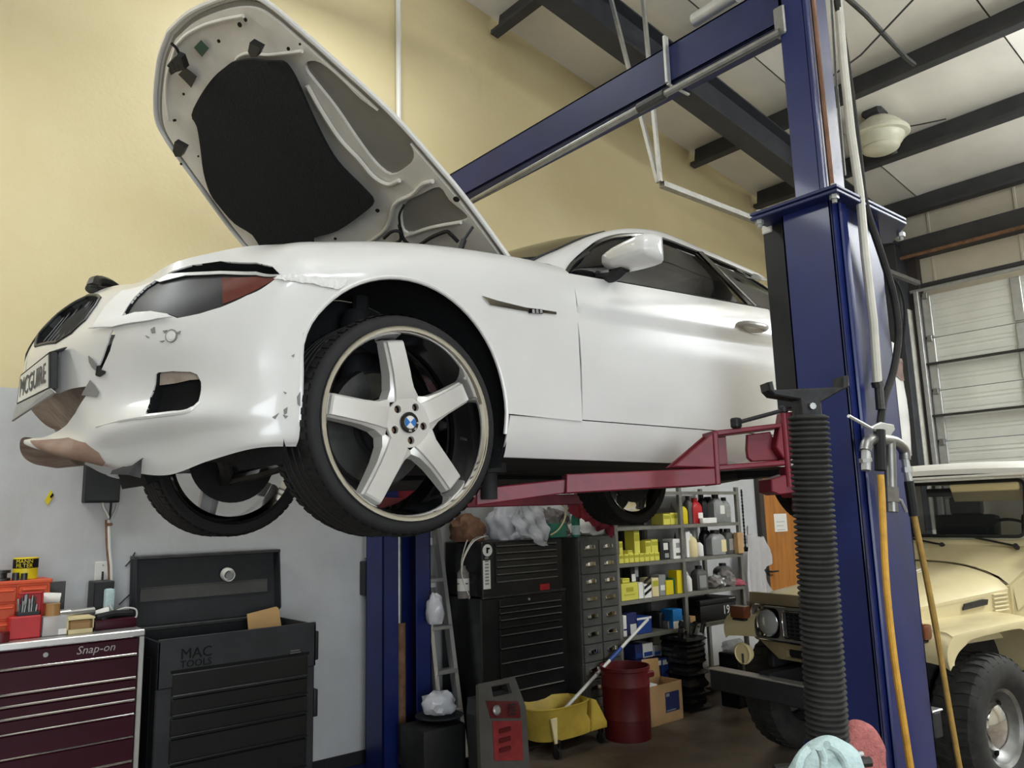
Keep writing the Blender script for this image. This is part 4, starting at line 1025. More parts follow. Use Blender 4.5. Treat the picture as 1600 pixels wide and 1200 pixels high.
# ---- wheels: local frame, the wheel's outer side looks along -Y
def wobj(nm, b, m, parent, ang=32, **kw): return obj(nm, b, m, parent, local=True, ang=ang, **kw)
AXW = (0, -1, 0)
def sp2(r, s, o, a):                        # radial, sideways, outward; a = clock angle
    return (r*math.sin(a)+s*math.cos(a), -o, r*math.cos(a)-s*math.sin(a))
def make_wheel():
    b = B(); b.lathe([(.299, .118), (.303, .127), (.307, .136), (.305, .141), (.300, .1415), (.291, .1395), (.2845, .133), (.2815, .12), (.278, .06), (.270, .02), (.262, -.02), (.262, -.1), (.285, -.125), (.296, -.128)], axis=AXW, n=72)
    w = wobj('wheel', b, 'chrome', coupe)
    b = B(); tr = [(.300, .126), (.308, .1335), (.318, .1345), (.330, .132), (.339, .125), (.3445, .113), (.348, .095)]
    for o in (.06, .02, -.02, -.06): tr += [(.3505, o+.012), (.343, o+.009), (.343, o+.003), (.351, o)]
    tr += [(.349, -.095), (.3455, -.113), (.34, -.127), (.33, -.134), (.298, -.126)]
    b.lathe(tr, axis=AXW, n=96); ty = wobj('tyre', b, 'rubber', w)
    b = B()
    for k in range(60):
        a = 2*PI*k/60
        for sg in (1, -1):
            P = [sp2(r, s*sg+.004*sg, o*sg, a+(.02 if sg < 0 else 0)) for r, o, s in ((.3475, .119, .0), (.3515, .095, .004), (.352, .074, .009))]
            Q = [sp2(r, s*sg+.024*sg, o*sg, a+(.02 if sg < 0 else 0)) for r, o, s in ((.3475, .119, .0), (.3515, .095, .004), (.352, .074, .009))]
            P2 = [sp2(r-.01, s*sg+.004*sg, o*sg, a+(.02 if sg < 0 else 0)) for r, o, s in ((.3475, .119, .0), (.3515, .095, .004), (.352, .074, .009))]
            Q2 = [sp2(r-.01, s*sg+.024*sg, o*sg, a+(.02 if sg < 0 else 0)) for r, o, s in ((.3475, .119, .0), (.3515, .095, .004), (.352, .074, .009))]
            b.grid(np.array([P2, P, Q, Q2]))
    wobj('tread_blocks', b, 'rubber', w, kind='stuff')
    for k in range(5):
        a = R_(-9+72*k); rows = []
        for r, wf, o, dep in ((.070, .0335, .121, .05), (.085, .033, .125, .055), (.11, .032, .1275, .06), (.16, .0305, .127, .06), (.21, .0295, .121, .055), (.258, .029, .113, .05), (.264, .0285, .108, .045), (.273, .026, .07, .02)):
            e = .03*max(0, (.12-r)/.05) if r < .12 else 0
            rows.append([sp2(r, s, oo, a) for s, oo in ((-wf-.010-e, o-dep), (-wf-.008-e*.7, o-.014), (-wf-.002, o-.008), (-wf, o), (wf, o), (wf+.002, o-.008), (wf+.008+e*.7, o-.014), (wf+.010+e, o-dep))])
        b = B(); b.grid(np.array(rows)); b.raw(rows[-1], [tuple(range(8))]); wobj('spoke', b, 'wheel_face', w, ang=20)
    holes = [[(.056*math.sin(R_(27+72*k))+.0125*math.cos(t), .056*math.cos(R_(27+72*k))+.0125*math.sin(t)) for t in np.linspace(0, 2*PI, 16, endpoint=False)] for k in range(5)]
    disc = [(.0785*math.sin(t), .0785*math.cos(t)) for t in np.linspace(0, 2*PI, 48, endpoint=False)]
    b = panel(lambda v: np.stack([v[:, 0], -.1225+0*v[:, 0], v[:, 1]], -1), disc, holes, .012, .012); hb = wobj('hub', b, 'wheel_face', w)
    b = B(); b.lathe([(0, .095), (.085, .095), (.1, .06), (.1, .0), (.07, -.02), (0, -.02)], axis=AXW, n=40); wobj('hub_core', b, 'underbody', w)
    b = B()
    for k in range(5):
        x, z = .056*math.sin(R_(27+72*k)), .056*math.cos(R_(27+72*k)); b.cyl((x, -.09, z), (x, -.104, z), .009, n=6)
    wobj('lug_bolts', b, 'rust', w, kind='stuff')
    b = B(); b.lathe([(.033, .118), (.033, .129), (.030, .1315), (.0, .132)], axis=AXW, n=36); cap = wobj('centre_cap', b, 'black_gloss', w)
    for k in range(4):
        a0 = R_(135+90*k); rr = .0195
        pts = [(0, -.1324, 0)]+[(rr*math.sin(a0+R_(90)*i/10), -.1324, rr*math.cos(a0+R_(90)*i/10)) for i in range(11)]
        b = B(); b.prism(pts, (0, -.0008, 0)); wobj('roundel_quarter', b, 'roundel_blue' if k in (1, 3) else 'white_paint_plain', w)
    b = B(); b.lathe([(.0195, .1315), (.0205, .1333), (.0215, .1315)], axis=AXW, n=32); wobj('roundel_ring', b, 'galv', w)
    for s_, a in (('B', 92), ('M', 137), ('W', 182)):
        me = text_mesh(s_, .011, .0005); ra = R_(a)
        m = frame((.026*math.sin(ra), -.1335, .026*math.cos(ra)), (math.cos(ra), 0, -math.sin(ra)), (math.sin(ra), 0, math.cos(ra)))
        b = B(); b.add(me, m); wobj('roundel_letter', b, 'white_plastic', w)
    va = R_(97); b = B(); b.tube([sp2(.283, 0, .03, va), sp2(.262, 0, .045, va)], .006, 8); wobj('valve', b, 'black_plastic', w)
    b = B(); b.lathe([(.0, -.045), (.09, -.045), (.095, -.06), (.185, -.06), (.187, -.085), (.09, -.085)], axis=AXW, n=56); wobj('brake_disc', b, 'steel_dark', w)
    rows = []
    for t in np.linspace(R_(-75), R_(-25), 9):
        rows.append([sp2(r, 0, o, t) for r, o in ((.115, -.055), (.115, -.025), (.15, -.015), (.195, -.02), (.203, -.05), (.2, -.09))])
    b = B(); b.grid(np.array(rows)); b.raw(rows[0], [tuple(range(6))]); b.raw(rows[-1], [tuple(range(6))]); wobj('brake_caliper', b, 'steel_dark', w)
    b = B(); b.lathe([(.0, -.10), (.13, -.1), (.2, -.105), (.2, -.1), (.0, -.09)], axis=AXW, n=40); wobj('splash_shield', b, 'underbody', w)
    return w
wh = make_wheel(); wh.location = (.014, -.812, .345); wh.rotation_euler = (0, R_(0), 0)
for x, y, z, rz in ((.04, .705, .34, PI), (2.79, -.78, .325, 0), (2.80, .70, .315, PI)):
    c = wh.copy(); COL.objects.link(c); c.parent = coupe; c.location = (x, y, z); c.rotation_euler = (0, R_(33 if y > 0 else 10), rz)
    for ch in list(wh.children):
        d = ch.copy(); COL.objects.link(d); d.parent = c

# ---- open hood: local u from hinge to front edge, y across
HA = R_(38.5); HX, HZ = .66, 1.06
_hu = np.array([-math.cos(HA), 0, math.sin(HA)]); _hn = np.array([math.sin(HA), 0, math.cos(HA)])     # hn: outer side
uw = [0, .3, .5, .73, .97, 1.17, 1.25, 1.31, 1.36, 1.41, 1.455, 1.475]; ww = [.735, .768, .768, .75, .688, .63, .60, .56, .475, .34, .17, 0]
def hood(off):
    def fn(v):
        v = np.asarray(v, float); u, y = v[..., 0], v[..., 1]
        o = .028-.05*(np.abs(y)/.7)**2-.03*np.clip((u-1.25)/.25, 0, 1)**2+off
        return np.stack([HX+u*_hu[0]+o*_hn[0], y+0*u, HZ+u*_hu[2]+o*_hn[2]], -1)
    return fn
def hq(pts, off=-.03):
    """hood-plane coordinates of points of its underside"""
    f = hood(off); out = []
    for px, py in pts:
        u = np.array([.7, 0.])
        for _ in range(25):
            g0 = proj(car(f(u)))-[px, py]; J = np.empty((2, 2))
            for k in range(2):
                q = u.copy(); q[k] += 1e-4; J[:, k] = (proj(car(f(q)))-[px, py]-g0)/1e-4
            u = u+np.clip(np.linalg.lstsq(J, -g0, rcond=None)[0], -.3, .3)
        out.append(u)
    return out
c2 = lambda l: [(200+x/2.5, y/2.5) for x, y in l]           # from an enlarged crop
out_h = [(u, w_) for u, w_ in zip(uw, ww)]+[(u, -w_) for u, w_ in reversed(list(zip(uw, ww))[:-1])]
cor = crspline(np.array([(u, w_) for u, w_ in zip(uw, ww)]), 4); out_h = [tuple(p) for p in cor]+[(p[0], -p[1]) for p in cor[::-1][1:]]
hd0 = cobj('hood', panel(hood(0), out_h, [], .06, .003), 'white_paint')
shr = lambda k, du: [(max(.012, p[0]*1.0-du*(p[0] > .7)), p[1]*k) for p in out_h]
cobj('pocket_shade', panel(hood(-.006), [(max(.02, p[0]-.02), p[1]*.98) for p in out_h], [], .06, .002), 'hood_pocket_shade', hd0)  # added dark sheet showing in the frame pockets, shade painted in
# folded edge of the outer skin
b = B(); b.tube([tuple(hood(-.008)(np.array(p))) for p in cor], .010, 8); b.mirror(); cobj('hood_edge', b, 'white_paint', hd0)
pad = hq(c2([(395, 250), (430, 228), (500, 217), (560, 226), (620, 228), (655, 265), (690, 335), (740, 450), (800, 570), (850, 640), (930, 720), (972, 775), (930, 820), (830, 888), (740, 915), (722, 948), (560, 975), (500, 905), (430, 860), (372, 795), (335, 742), (310, 660), (298, 560), (285, 480), (265, 435), (300, 360), (350, 290)]), -.035)
smo = lambda l: [np.array(q) for q in crspline(np.array(l), 3, True)]
pad = smo(pad)
pocA = hq(c2([(692, 248), (745, 252), (830, 322), (900, 392), (1010, 475), (1090, 562), (1110, 620), (1078, 662), (1020, 690), (955, 640), (880, 540), (805, 430), (725, 330), (688, 280)]), -.03)
pocB = hq(c2([(1072, 805), (1140, 765), (1210, 738), (1250, 790), (1318, 848), (1296, 872), (1180, 900), (1085, 918), (1062, 875)]), -.03)
far = lambda l: [(p[0], -p[1]) for p in l][::-1]
pocA, pocB = smo(pocA), smo(pocB)
ovals = [((180, 470), 5), ((355, 160), 6), ((437, 96), 8), ((460, 77), 6), ((218, 367), 5), ((185, 469), 5), ((627, 190), 6), ((275, 610), 4), ((208, 640), 5), ((975, 822), 8), ((810, 932), 6), ((1283, 778), 11), ((672, 172), 4)]
inner_out = [(u, y) for u, y in shr(.955, .035)]
b = panel(hood(-.018), inner_out, [eps(pocA), eps(pocB)], .05, .014); cobj('hood_frame', b, 'hood_inner', hd0)
def hpan(pts, off, th, m, nm, st=.04): return cobj(nm, panel(hood(off-th), pts, [], st, -th, flip=False), m, hd0)
b = panel(hood(-.052), pad, [], .05, -.012); cobj('hood_pad', b, 'black_felt', hd0)
def hline(pts, r, m, nm, off=-.029, n=8, sm=4):
    b = B(); b.tube([tuple(hood(off)(np.array(p))) for p in hq(c2(pts), off)], r, n, smooth=sm); return cobj(nm, b, m, hd0)
hline([(700, 335), (760, 440), (830, 545), (900, 620), (960, 690), (1015, 720), (1060, 705)], .009, 'hood_inner', 'frame_rib')
hline([(190, 175), (230, 135), (300, 98), (380, 75), (450, 62)], .007, 'hood_inner', 'frame_rib')
hline([(160, 470), (150, 380), (155, 290), (190, 175)], .007, 'hood_inner', 'frame_rib')
hline([(930, 955), (1010, 890), (1040, 800), (1110, 760), (1150, 720), (1190, 708)], .009, 'hood_inner', 'frame_rib')
hline([(1080, 925), (1180, 890), (1300, 868)], .008, 'hood_inner', 'frame_rib')
hline([(420, 245), (430, 225), (470, 208), (540, 215), (600, 210), (680, 200)], .007, 'hood_inner', 'frame_rib')
for (x, y), r in ovals:
    q = hq(c2([(x, y)]), -.0335)[0]; b = B(); P = hood(-.0335)
    b = panel(P, [(q[0]+r*.0011*math.cos(t), q[1]+r*.0017*math.sin(t)) for t in np.linspace(0, 2*PI, 12, endpoint=False)], [], .01, -.002); cobj('frame_hole', b, 'dark_hole', hd0)
for x, y in ((522, 165), (222, 558)):
    q = hq(c2([(x-18, y+8), (x-10, y-28), (x+32, y-5), (x+14, y+30), (x-8, y+30)]), -.035); cobj('hood_latch', panel(hood(-.062), q, [], .03, -.026), 'black_plastic', hd0)
    q = hq(c2([(x-20, y+25), (x-18, y-2), (x+6, y+8), (x+2, y+30)]), -.06); P = hood(-.066)
    b = B(); b.tube([tuple(P(np.array(p))) for p in q], .005, 8, True); cobj('latch_loop', b, 'galv', hd0)
q = hq(c2([(258, 185), (286, 155), (317, 188), (290, 222)]), -.034); cobj('sticker', panel(hood(-.0345), q, [], .04, -.001), 'sticker_green', hd0)
q = hq(c2([(197, 290), (225, 262), (270, 298), (248, 342)]), -.034); cobj('sticker', panel(hood(-.0345), q, [], .04, -.001), 'black_plastic', hd0)
q = hq(c2([(200, 215), (225, 186), (245, 195), (260, 240), (225, 250), (205, 262), (196, 245)]), -.035); cobj('secondary_catch', panel(hood(-.066), q, [], .03, -.03), 'cast_iron', hd0)
hline([(158, 258), (180, 232), (200, 218), (190, 190), (168, 168)], .006, 'rubber', 'catch_cable', -.045)
hline([(1060, 880), (1075, 930), (1098, 955), (1130, 962), (1180, 930), (1240, 905), (1260, 915), (1290, 945)], .008, 'rubber', 'washer_hose', -.05)
hline([(1000, 930), (1030, 905), (1060, 905), (1065, 935), (1045, 950), (1005, 955)], .007, 'rubber', 'washer_hose', -.06)
hline([(1062, 880), (1060, 840), (1078, 800)], .005, 'rubber', 'washer_hose', -.045)
# gas struts and hinges
s0 = hood(-.04)(hq(c2([(1348, 885)]), -.04)[0]); s1 = cpt(708, 399, .66)
b = B(); b.tube([tuple(s0), tuple(s0+(s1-s0)*.45)], .006, 8); b.tube([tuple(s0+(s1-s0)*.45), tuple(s1-[0, 0, .06])], .011, 10); b.mirror(); cobj('gas_strut', b, 'black_plastic', hd0)
b = B(); h0 = hood(-.02)(np.array([.02, .70])); b.tube([tuple(h0+[-.05, 0, .02]), tuple(h0+[.0, 0, -.03]), tuple(h0+[.08, .01, -.045])], .014, 8); b.box(tuple(h0+[.02, 0, -.03]), (.09, .03, .05), None, .006); b.mirror(); cobj('hood_hinge', b, 'steel_dark', hd0)

# ================================================================== tool chests on the left
def zpx(px, py, Y): return float(at(px, py, Y=Y)[2])
def xpx(px, py, Y): return float(at(px, py, Y=Y)[0])
FY = 4.30
t = thing('tool_chest', 'maroon tool chest with chrome drawer pulls and a steel worktop', 'tool chest', (.60, 4.6, 0))
XL, XR = .02, xpx(222, 990, FY)+.0; ZT = zpx(222, 983, FY)
obj('body', B().b2((XL, FY+.02, .12), (XR, 4.88, ZT-.03), .006), 'maroon', t)
obj('worktop', B().b2((XL-.02, FY-.012, ZT-.032), (XR+.012, 4.89, ZT), .005), 'alu', t)
obj('corner_post', B().b2((XR-.012, FY-.006, .12), (XR+.012, FY+.03, ZT-.032), .003), 'alu', t)
obj('corner_post', B().b2((XL-.012, FY-.006, .12), (XL+.012, FY+.03, ZT-.032), .003), 'alu', t)
zs = [ZT-.036]+[zpx(211, y, FY) for y in (1024, 1060, 1077, 1095, 1116, 1151, 1189)]; zs += [zs[-1]-.15, zs[-1]-.3, zs[-1]-.47]
for k, (a, c) in enumerate(zip(zs, zs[1:])):
    d = obj('drawer', B().b2((XL+.016, FY-.004, c+.003), (XR-.016, FY+.03, a-.003), .003), 'maroon', t)
    h = .012 if k not in (4, 5) else .009
    obj('drawer_pull', B().b2((XL+.02, FY-.02, c+.002), (XR-.022, FY-.002, c+.002+h), .003), 'chrome', d)
me = text_mesh('Snap-on', .052, .0012, .25)
p = at(150, 1014, Y=FY-.006); obj('lettering', B().add(me, frame((p[0], FY-.006, p[2]), (1, 0, 0), (0, 0, 1))), 'silver_text', t, kind='stuff')
p = at(71, 1023, Y=FY-.006); obj('lock', B().cyl((p[0], FY-.004, p[2]), (p[0], FY-.012, p[2]), .011, n=16), 'steel', t)
for x in (XL+.12, XR-.1):
    for y in (FY+.1, 4.8): obj('caster', B().cyl((x-.02, y, .06), (x+.02, y, .06), .06, n=20).box((x, y, .115), (.06, .07, .02)), 'rubber', t)

t = thing('roll_cabinet', 'black roll cabinet with its lid standing open against the grey wall', 'tool chest', (1.7, 4.6, 0))
X0, X1 = xpx(248, 1000, FY), xpx(494, 973, FY); Z1 = zpx(370, 986, FY); Zl = zpx(350, 865, 4.86)
obj('body', B().b2((X0, FY+.012, .1), (X1, 4.84, Z1-.24), .006), 'box_black', t)
b = B(); b.b2((X0, FY, Z1-.24), (X1, FY+.014, Z1), .003); b.b2((X0, FY, Z1-.24), (X0+.012, 4.84, Z1-.01), .003); b.b2((X1-.012, FY, Z1-.24), (X1, 4.84, Z1-.01), .003); b.b2((X0, 4.825, Z1-.24), (X1, 4.84, Z1), .003)
obj('top_tray', b, 'box_black', t)
obj('tray_rim', B().b2((X0+.02, 4.80, Z1-.012), (X1-.02, 4.845, Z1+.008), .003), 'steel_dark', t)
b = B(); b.bar((X0+(X1-X0)/2, 4.85, Z1+.01), (X0+(X1-X0)/2, 4.89, Zl), (X1-X0), .012, up=(0, -1, .1), bev=.003)
l = obj('lid', b, 'box_inner', t)
for x in (X0+.006, X1-.006): obj('lid_side', B().prism([(x, 4.85, Z1+.0), (x, 4.76, Z1+.05), (x, 4.80, Zl+.01), (x, 4.89, Zl)], (.008 if x < 1.6 else -.008, 0, 0), .002), 'box_inner', l)
obj('lid_edge', B().b2((X0, 4.805, Zl-.008), (X1, 4.90, Zl+.012), .003), 'steel_dark', l)
zz = zpx(300, 914, 4.84); obj('lid_fold', B().b2((X0+.05, 4.852, zz-.004), (X1-.06, 4.862, zz+.004), .002), 'cab_grey', l); obj('lid_fold', B().b2((X0+.05, 4.850, zz-.075), (X1-.06, 4.858, zz-.004), .002), 'cab_grey', l)
p = at(353, 897, Y=4.84); c = thing('white_cup', 'white cup-shaped bulb stuck on the inside of the open black lid', 'cup', tuple(p))
obj('cup', B().lathe([(0, 0), (.026, 0), (.038, .02), (.04, .045), (.034, .075), (.030, .075), (.030, .045), (0, .04)], (p[0], 4.846, p[2]+.005), (-.05, -1, -.15), 28), 'white_plastic', c)
obj('hole', B().lathe([(0, .0705), (.022, .0705), (.022, .045), (0, .045)], (p[0], 4.846, p[2]+.005), (-.05, -1, -.15), 20), 'grey_bottle', c)
# drawer fronts
Zc = [zpx(380, y, FY) for y in (1036, 1073, 1102, 1133, 1172)]; Zc += [Zc[-1]-.16, Zc[-1]-.33]
xa, xb = X0+.075, X1-.05
for k, (a, c_) in enumerate(zip(Zc, Zc[1:])):
    d = obj('drawer', B().b2((xa, FY-.006, c_+.006), (xb, FY+.02, a-.006), .004), 'box_black_gloss', t)
    obj('drawer_lip', B().b2((xa, FY-.022, c_+.004), (xb, FY-.004, c_+.014), .004), 'box_black_gloss' if k else 'steel_dark', d)
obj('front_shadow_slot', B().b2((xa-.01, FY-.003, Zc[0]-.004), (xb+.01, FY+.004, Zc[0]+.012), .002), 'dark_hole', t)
obj('side_strip', B().b2((X0-.004, FY+.1, .14), (X0+.002, FY+.18, Z1-.1), .003), 'black_plastic', t)
for y0, y1 in ((985, 1030), (1075, 1118)):
    za, zb_ = zpx(497, y0, FY+.03), zpx(497, y1, FY+.03); obj('side_handle', B().b2((X1-.002, FY+.01, zb_), (X1+.024, FY+.09, za), .008, 2), 'black_plastic', t)
me = text_mesh('MAC', .075, .0012); me2 = text_mesh('TOOLS', .05, .0012)
p = at(307, 1024, Y=FY-.003); b = B(); b.add(me, frame((p[0], FY-.003, p[2]+.012), (1, 0, 0), (0, 0, 1))); b.add(me2, frame((p[0], FY-.003, p[2]-.038), (1, 0, 0), (0, 0, 1))); obj('lettering', b, 'dark_hole', t, kind='stuff')
p = at(462, 1018, Y=FY-.003); b = B(); b.b2((p[0]-.03, FY-.005, p[2]-.008), (p[0]+.03, FY-.001, p[2]-.004)); b.b2((p[0]-.03, FY-.005, p[2]+.004), (p[0]+.025, FY-.001, p[2]+.008)); obj('badge', b, 'steel', t, kind='stuff')
for x in (X0+.1, X1-.1):
    for y in (FY+.1, 4.74): obj('caster', B().cyl((x-.02, y, .05), (x+.02, y, .05), .05, n=20).box((x, y, .095), (.06, .07, .02)), 'rubber', t)
a = at(393, 962, Y=4.62); c = at(443, 958, Y=4.62)
b = panel(lambda v: np.stack([a[0]+v[:, 0], 4.62+.05*v[:, 1]/.15+0*v[:, 0], Z1-.16+v[:, 1]], -1), [(0, 0), (c[0]-a[0]+.01, 0), (c[0]-a[0], a[2]-Z1+.18), (c[0]-a[0]-.015, a[2]-Z1+.19), (.0, a[2]-Z1+.165)], [], .05, .006)
tag(obj('cardboard_piece', b, 'cardboard_light'), 'torn piece of brown cardboard poking out of the black cabinet', 'cardboard')

# ---- things on the maroon chest
ZW = ZT+.001
t = thing('parts_cabinet', 'small orange parts cabinet with rows of little drawers', 'parts cabinet', (.62, 4.6, ZW))
PY = 4.52; xr = xpx(78, 930, PY); zt = zpx(76, 906, PY); xl = xr-.62
b = B(); b.b2((xl, PY+.004, ZW), (xr, 4.72, zt), .004); obj('case', b, 'orange', t)
obj('lid', B().b2((xl-.006, PY-.012, zt-.012), (xr+.006, 4.725, zt+.006), .004), 'orange', t)
xm = xpx(27, 930, PY); cols_ = [(xm+.004, xr-.012), (xm-.2, xm-.004), (xm-.41, xm-.208)]
for x0, x1 in cols_:
    H = (zt-.02-ZW)/3
    for k in range(3):
        z0 = ZW+.006+k*H; d = obj('drawer', B().b2((x0, PY-.008, z0), (x1, PY+.01, z0+H-.008), .004), 'orange', t)
        obj('drawer_lip', B().b2((x0+.01, PY-.03, z0+H-.03), (x1-.01, PY-.006, z0+H-.02), .004), 'orange', d)
x0 = xpx(40, 885, 4.6); zt2 = zt+.006
t = thing('yellow_can', 'yellow can with black lettering standing on the orange parts cabinet', 'can', (x0, 4.6, zt2))
hcan = zpx(40, 871, 4.6)-zt2
obj('can', B().lathe([(0, 0), (.054, 0), (.056, .004), (.054, .01), (.054, hcan-.008), (.056, hcan-.004), (.053, hcan), (.05, hcan-.006), (0, hcan-.006)], (x0, 4.6, zt2), n=32), 'yellow', t)
b = B(); b.lathe([(.0545, hcan*.52), (.0548, hcan*.53), (.0548, hcan*.93), (.0545, hcan*.94)], (x0, 4.6, zt2), n=32); obj('label_band', b, 'dark_hole', t)
def wrap(s, r, c, size, a0=-PI/2):
    me = text_mesh(s, size, .0006); co = np.empty(len(me.vertices)*3); me.vertices.foreach_get('co', co); co = co.reshape(-1, 3)
    b = B(); b.raw([(c[0]+(r+q[2])*math.cos(a0+q[0]/r), c[1]+(r+q[2])*math.sin(a0+q[0]/r), c[2]+q[1]) for q in co], [tuple(p.vertices) for p in me.polygons]); return b
obj('lettering', wrap('MANN', .0552, (x0, 4.6, zt2+hcan*.83), .026, R_(-105)), 'yellow', t, kind='stuff'); obj('lettering', wrap('FILTER', .0552, (x0, 4.6, zt2+hcan*.63), .026, R_(-105)), 'yellow', t, kind='stuff')
q = at(31, 903, Y=4.54); tag(obj('socket', B().cyl((q[0]-.018, 4.54, zt2), (q[0]-.018, 4.54, zt2+.036), .015).cyl((q[0]+.017, 4.535, zt2), (q[0]+.017, 4.535, zt2+.032), .014).b2((q[0]-.03, 4.53, zt2), (q[0]+.03, 4.55, zt2+.006)), 'steel_dark'), 'two dark sockets on a rail in front of the yellow can', 'sockets')
q = at(7, 903, Y=4.58); tag(obj('dark_spool', B().lathe([(0, 0), (.045, 0), (.045, .012), (.03, .014), (.03, .035), (.045, .037), (.045, .05), (0, .05)], (q[0]-.02, 4.58, zt2), n=24), 'steel_dark'), 'dark spool on the orange cabinet left of the yellow can', 'spool')
# drill index
t = thing('drill_index', 'open red drill index full of dark drill bits in front of the orange cabinet', 'drill index', (.62, 4.42, ZW))
DYy = 4.42; x0, x1 = xpx(12, 990, DYy), xpx(62, 985, DYy); zm = zpx(40, 960, DYy)
obj('case', B().b2((x0, DYy-.03, ZW), (x1, DYy+.045, zm-.005), .006), 'red', t)
zl_ = zpx(45, 925, DYy+.05); b = B(); b.b2((x0+.04, DYy+.046, zm-.03), (x1+.012, DYy+.056, zl_), .004); b.b2((x1+.004, DYy+.03, zm-.03), (x1+.012, DYy+.056, zl_), .003); b.b2((x0+.04, DYy+.03, zl_-.01), (x1+.012, DYy+.056, zl_), .003); obj('open_lid', b, 'red', t)
obj('bit_block', B().b2((x0+.03, DYy-.02, zm-.006), (x1-.006, DYy+.04, zm+.012), .003), 'black_plastic', t)
rnd = random.Random(3)
for k in range(16):
    x = x0+.04+(x1-x0-.06)*(k % 8)/7.5; y = DYy-.008+.03*(k//8); h = .03+.035*rnd.random()+.02*(k//8)
    obj('drill_bit', B().cyl((x, y, zm+.01), (x+rnd.uniform(-.006, .006), y, zm+.012+h), .0035+.002*rnd.random(), n=6), 'steel' if k % 3 else 'steel_dark', t)
q = at(-2, 1000, Y=4.36); tag(obj('dark_tin', B().lathe([(0, 0), (.035, 0), (.036, .004), (.035, .04), (.033, .045), (0, .045)], (q[0]+.005, 4.36, ZW), n=24), 'dark_red'), 'small dark red tin at the left end of the chest top', 'tin')
# jar, roll, card, cream box
jx = xpx(84, 985, 4.43); jz = zpx(84, 943, 4.43)
t = thing('clear_tub', 'clear plastic tub with amber contents beside the drill index', 'tub', (jx, 4.43, ZW))
obj('tub', B().b2((jx-.055, 4.39, ZW), (jx+.05, 4.47, ZW+(jz-ZW)*.62), .008, 2), 'clear_plastic', t); obj('contents', B().lathe([(0, .004), (.03, .004), (.036, .05), (.03, jz-ZW-.01), (.032, jz-ZW), (0, jz-ZW)], (jx-.01, 4.43, ZW), n=20), 'amber_plastic', t)
obj('label', B().b2((jx+.012, 4.3885, ZW+.004), (jx+.046, 4.390, ZW+.03)), 'paper', t)
q = at(78, 936, Y=4.5); tag(obj('paper_roll', B().lathe([(.01, -.045), (.025, -.045), (.026, -.04), (.026, .04), (.025, .045), (.01, .045), (.01, -.045)], (q[0]+.0, 4.5, jz+.022), (1, -.2, -.1), 20), 'paper'), 'small white roll lying on top of the clear tub', 'roll')
q0, q1 = at(79, 909, Y=4.68), at(101, 940, Y=4.68)
t = thing('grey_card', 'dark grey card with a small metal tool on it behind the chest top', 'card', ((q0[0]+q1[0])/2, 4.68, ZW))
obj('card', B().b2((q0[0]-.04, 4.68, ZW), (q1[0], 4.686, q0[2]), .003), 'steel_dark', t); obj('tool', B().tube([((q0[0]+q1[0])/2+.005, 4.676, ZW+.05), ((q0[0]+q1[0])/2+.005, 4.676, q0[2]-.07)], .006, 8).cyl(((q0[0]+q1[0])/2+.005, 4.677, q0[2]-.07), ((q0[0]+q1[0])/2+.005, 4.668, q0[2]-.07), .012), 'steel', t)
bx0, bx1 = xpx(105, 985, 4.38), xpx(146, 985, 4.38); bz = zpx(126, 966, 4.38)
t = thing('cream_box', 'open fronted cream cardboard bin on the steel worktop edge', 'box', ((bx0+bx1)/2, 4.42, ZW))
b = B(); b.b2((bx0, 4.38, ZW), (bx0+.004, 4.5, bz)); b.b2((bx1-.004, 4.38, ZW), (bx1, 4.5, bz)); b.b2((bx0, 4.5, ZW), (bx1, 4.504, bz)); b.b2((bx0, 4.385, ZW), (bx1, 4.5, ZW+.004)); b.b2((bx0, 4.36, bz-.004), (bx1, 4.504, bz+.004)); b.b2((bx0, 4.38, ZW), (bx1, 4.384, bz-.05)); obj('box', b, 'cream', t)
obj('contents', B().b2((bx0+.006, 4.39, ZW+.004), (bx1-.006, 4.49, ZW+.06), .01), 'cardboard', t)
q0, q1 = at(98, 961, Y=4.52), at(146, 955, Y=4.56)
tag(obj('air_tool', B().tube([(q0[0], 4.52, q0[2]), (q1[0], 4.56, q1[2])], .022, 12).tube([(q0[0]-.02, 4.515, q0[2]-.002), (q0[0]+.03, 4.523, q0[2])], .03, 12), 'alu'), 'grey metal air tool lying behind the cream bin', 'air tool')
q = at(150, 955, Y=4.6); tag(obj('white_funnel', B().lathe([(.0, 0), (.014, 0), (.018, .05), (.06, .13), (.062, .135), (.05, .13), (0, .05)], (q[0]-.09, 4.6, q[2]-.01), (1, 0, -.25), 24), 'paper'), 'white paper cone lying by the grey air tool', 'cone')
q0, q1 = at(150, 966, Y=4.48), at(205, 962, Y=4.52)
tag(obj('black_tool', B().tube([(q0[0], 4.48, q0[2]), ((q0[0]+q1[0])/2, 4.5, q0[2]+.01), (q1[0], 4.52, q1[2]+.01)], .02, 10).tube([(q0[0]+.03, 4.48, q0[2]), (q0[0]+.05, 4.47, q0[2]-.035)], .016, 10), 'black_plastic'), 'black pistol-grip tool lying on the chest right of the cream bin', 'tool')
b0, b1 = xpx(148, 985, 4.42), xpx(214, 978, 4.42); tag(obj('maroon_tray', B().b2((b0, 4.42, ZW), (b1, 4.60, zpx(180, 968, 4.42)), .01, 2), 'maroon'), 'flat dark maroon tray at the right end of the chest top', 'tray')
pts = [at(*q, Y=4.56) for q in ((172, 945), (178, 955), (195, 950), (212, 952), (213, 964), (205, 966))]
tag(obj('white_cable', B().tube(pts, .0045, 6, smooth=4), 'white_plastic'), 'loop of thin white cable on the chest by the conduit', 'cable')
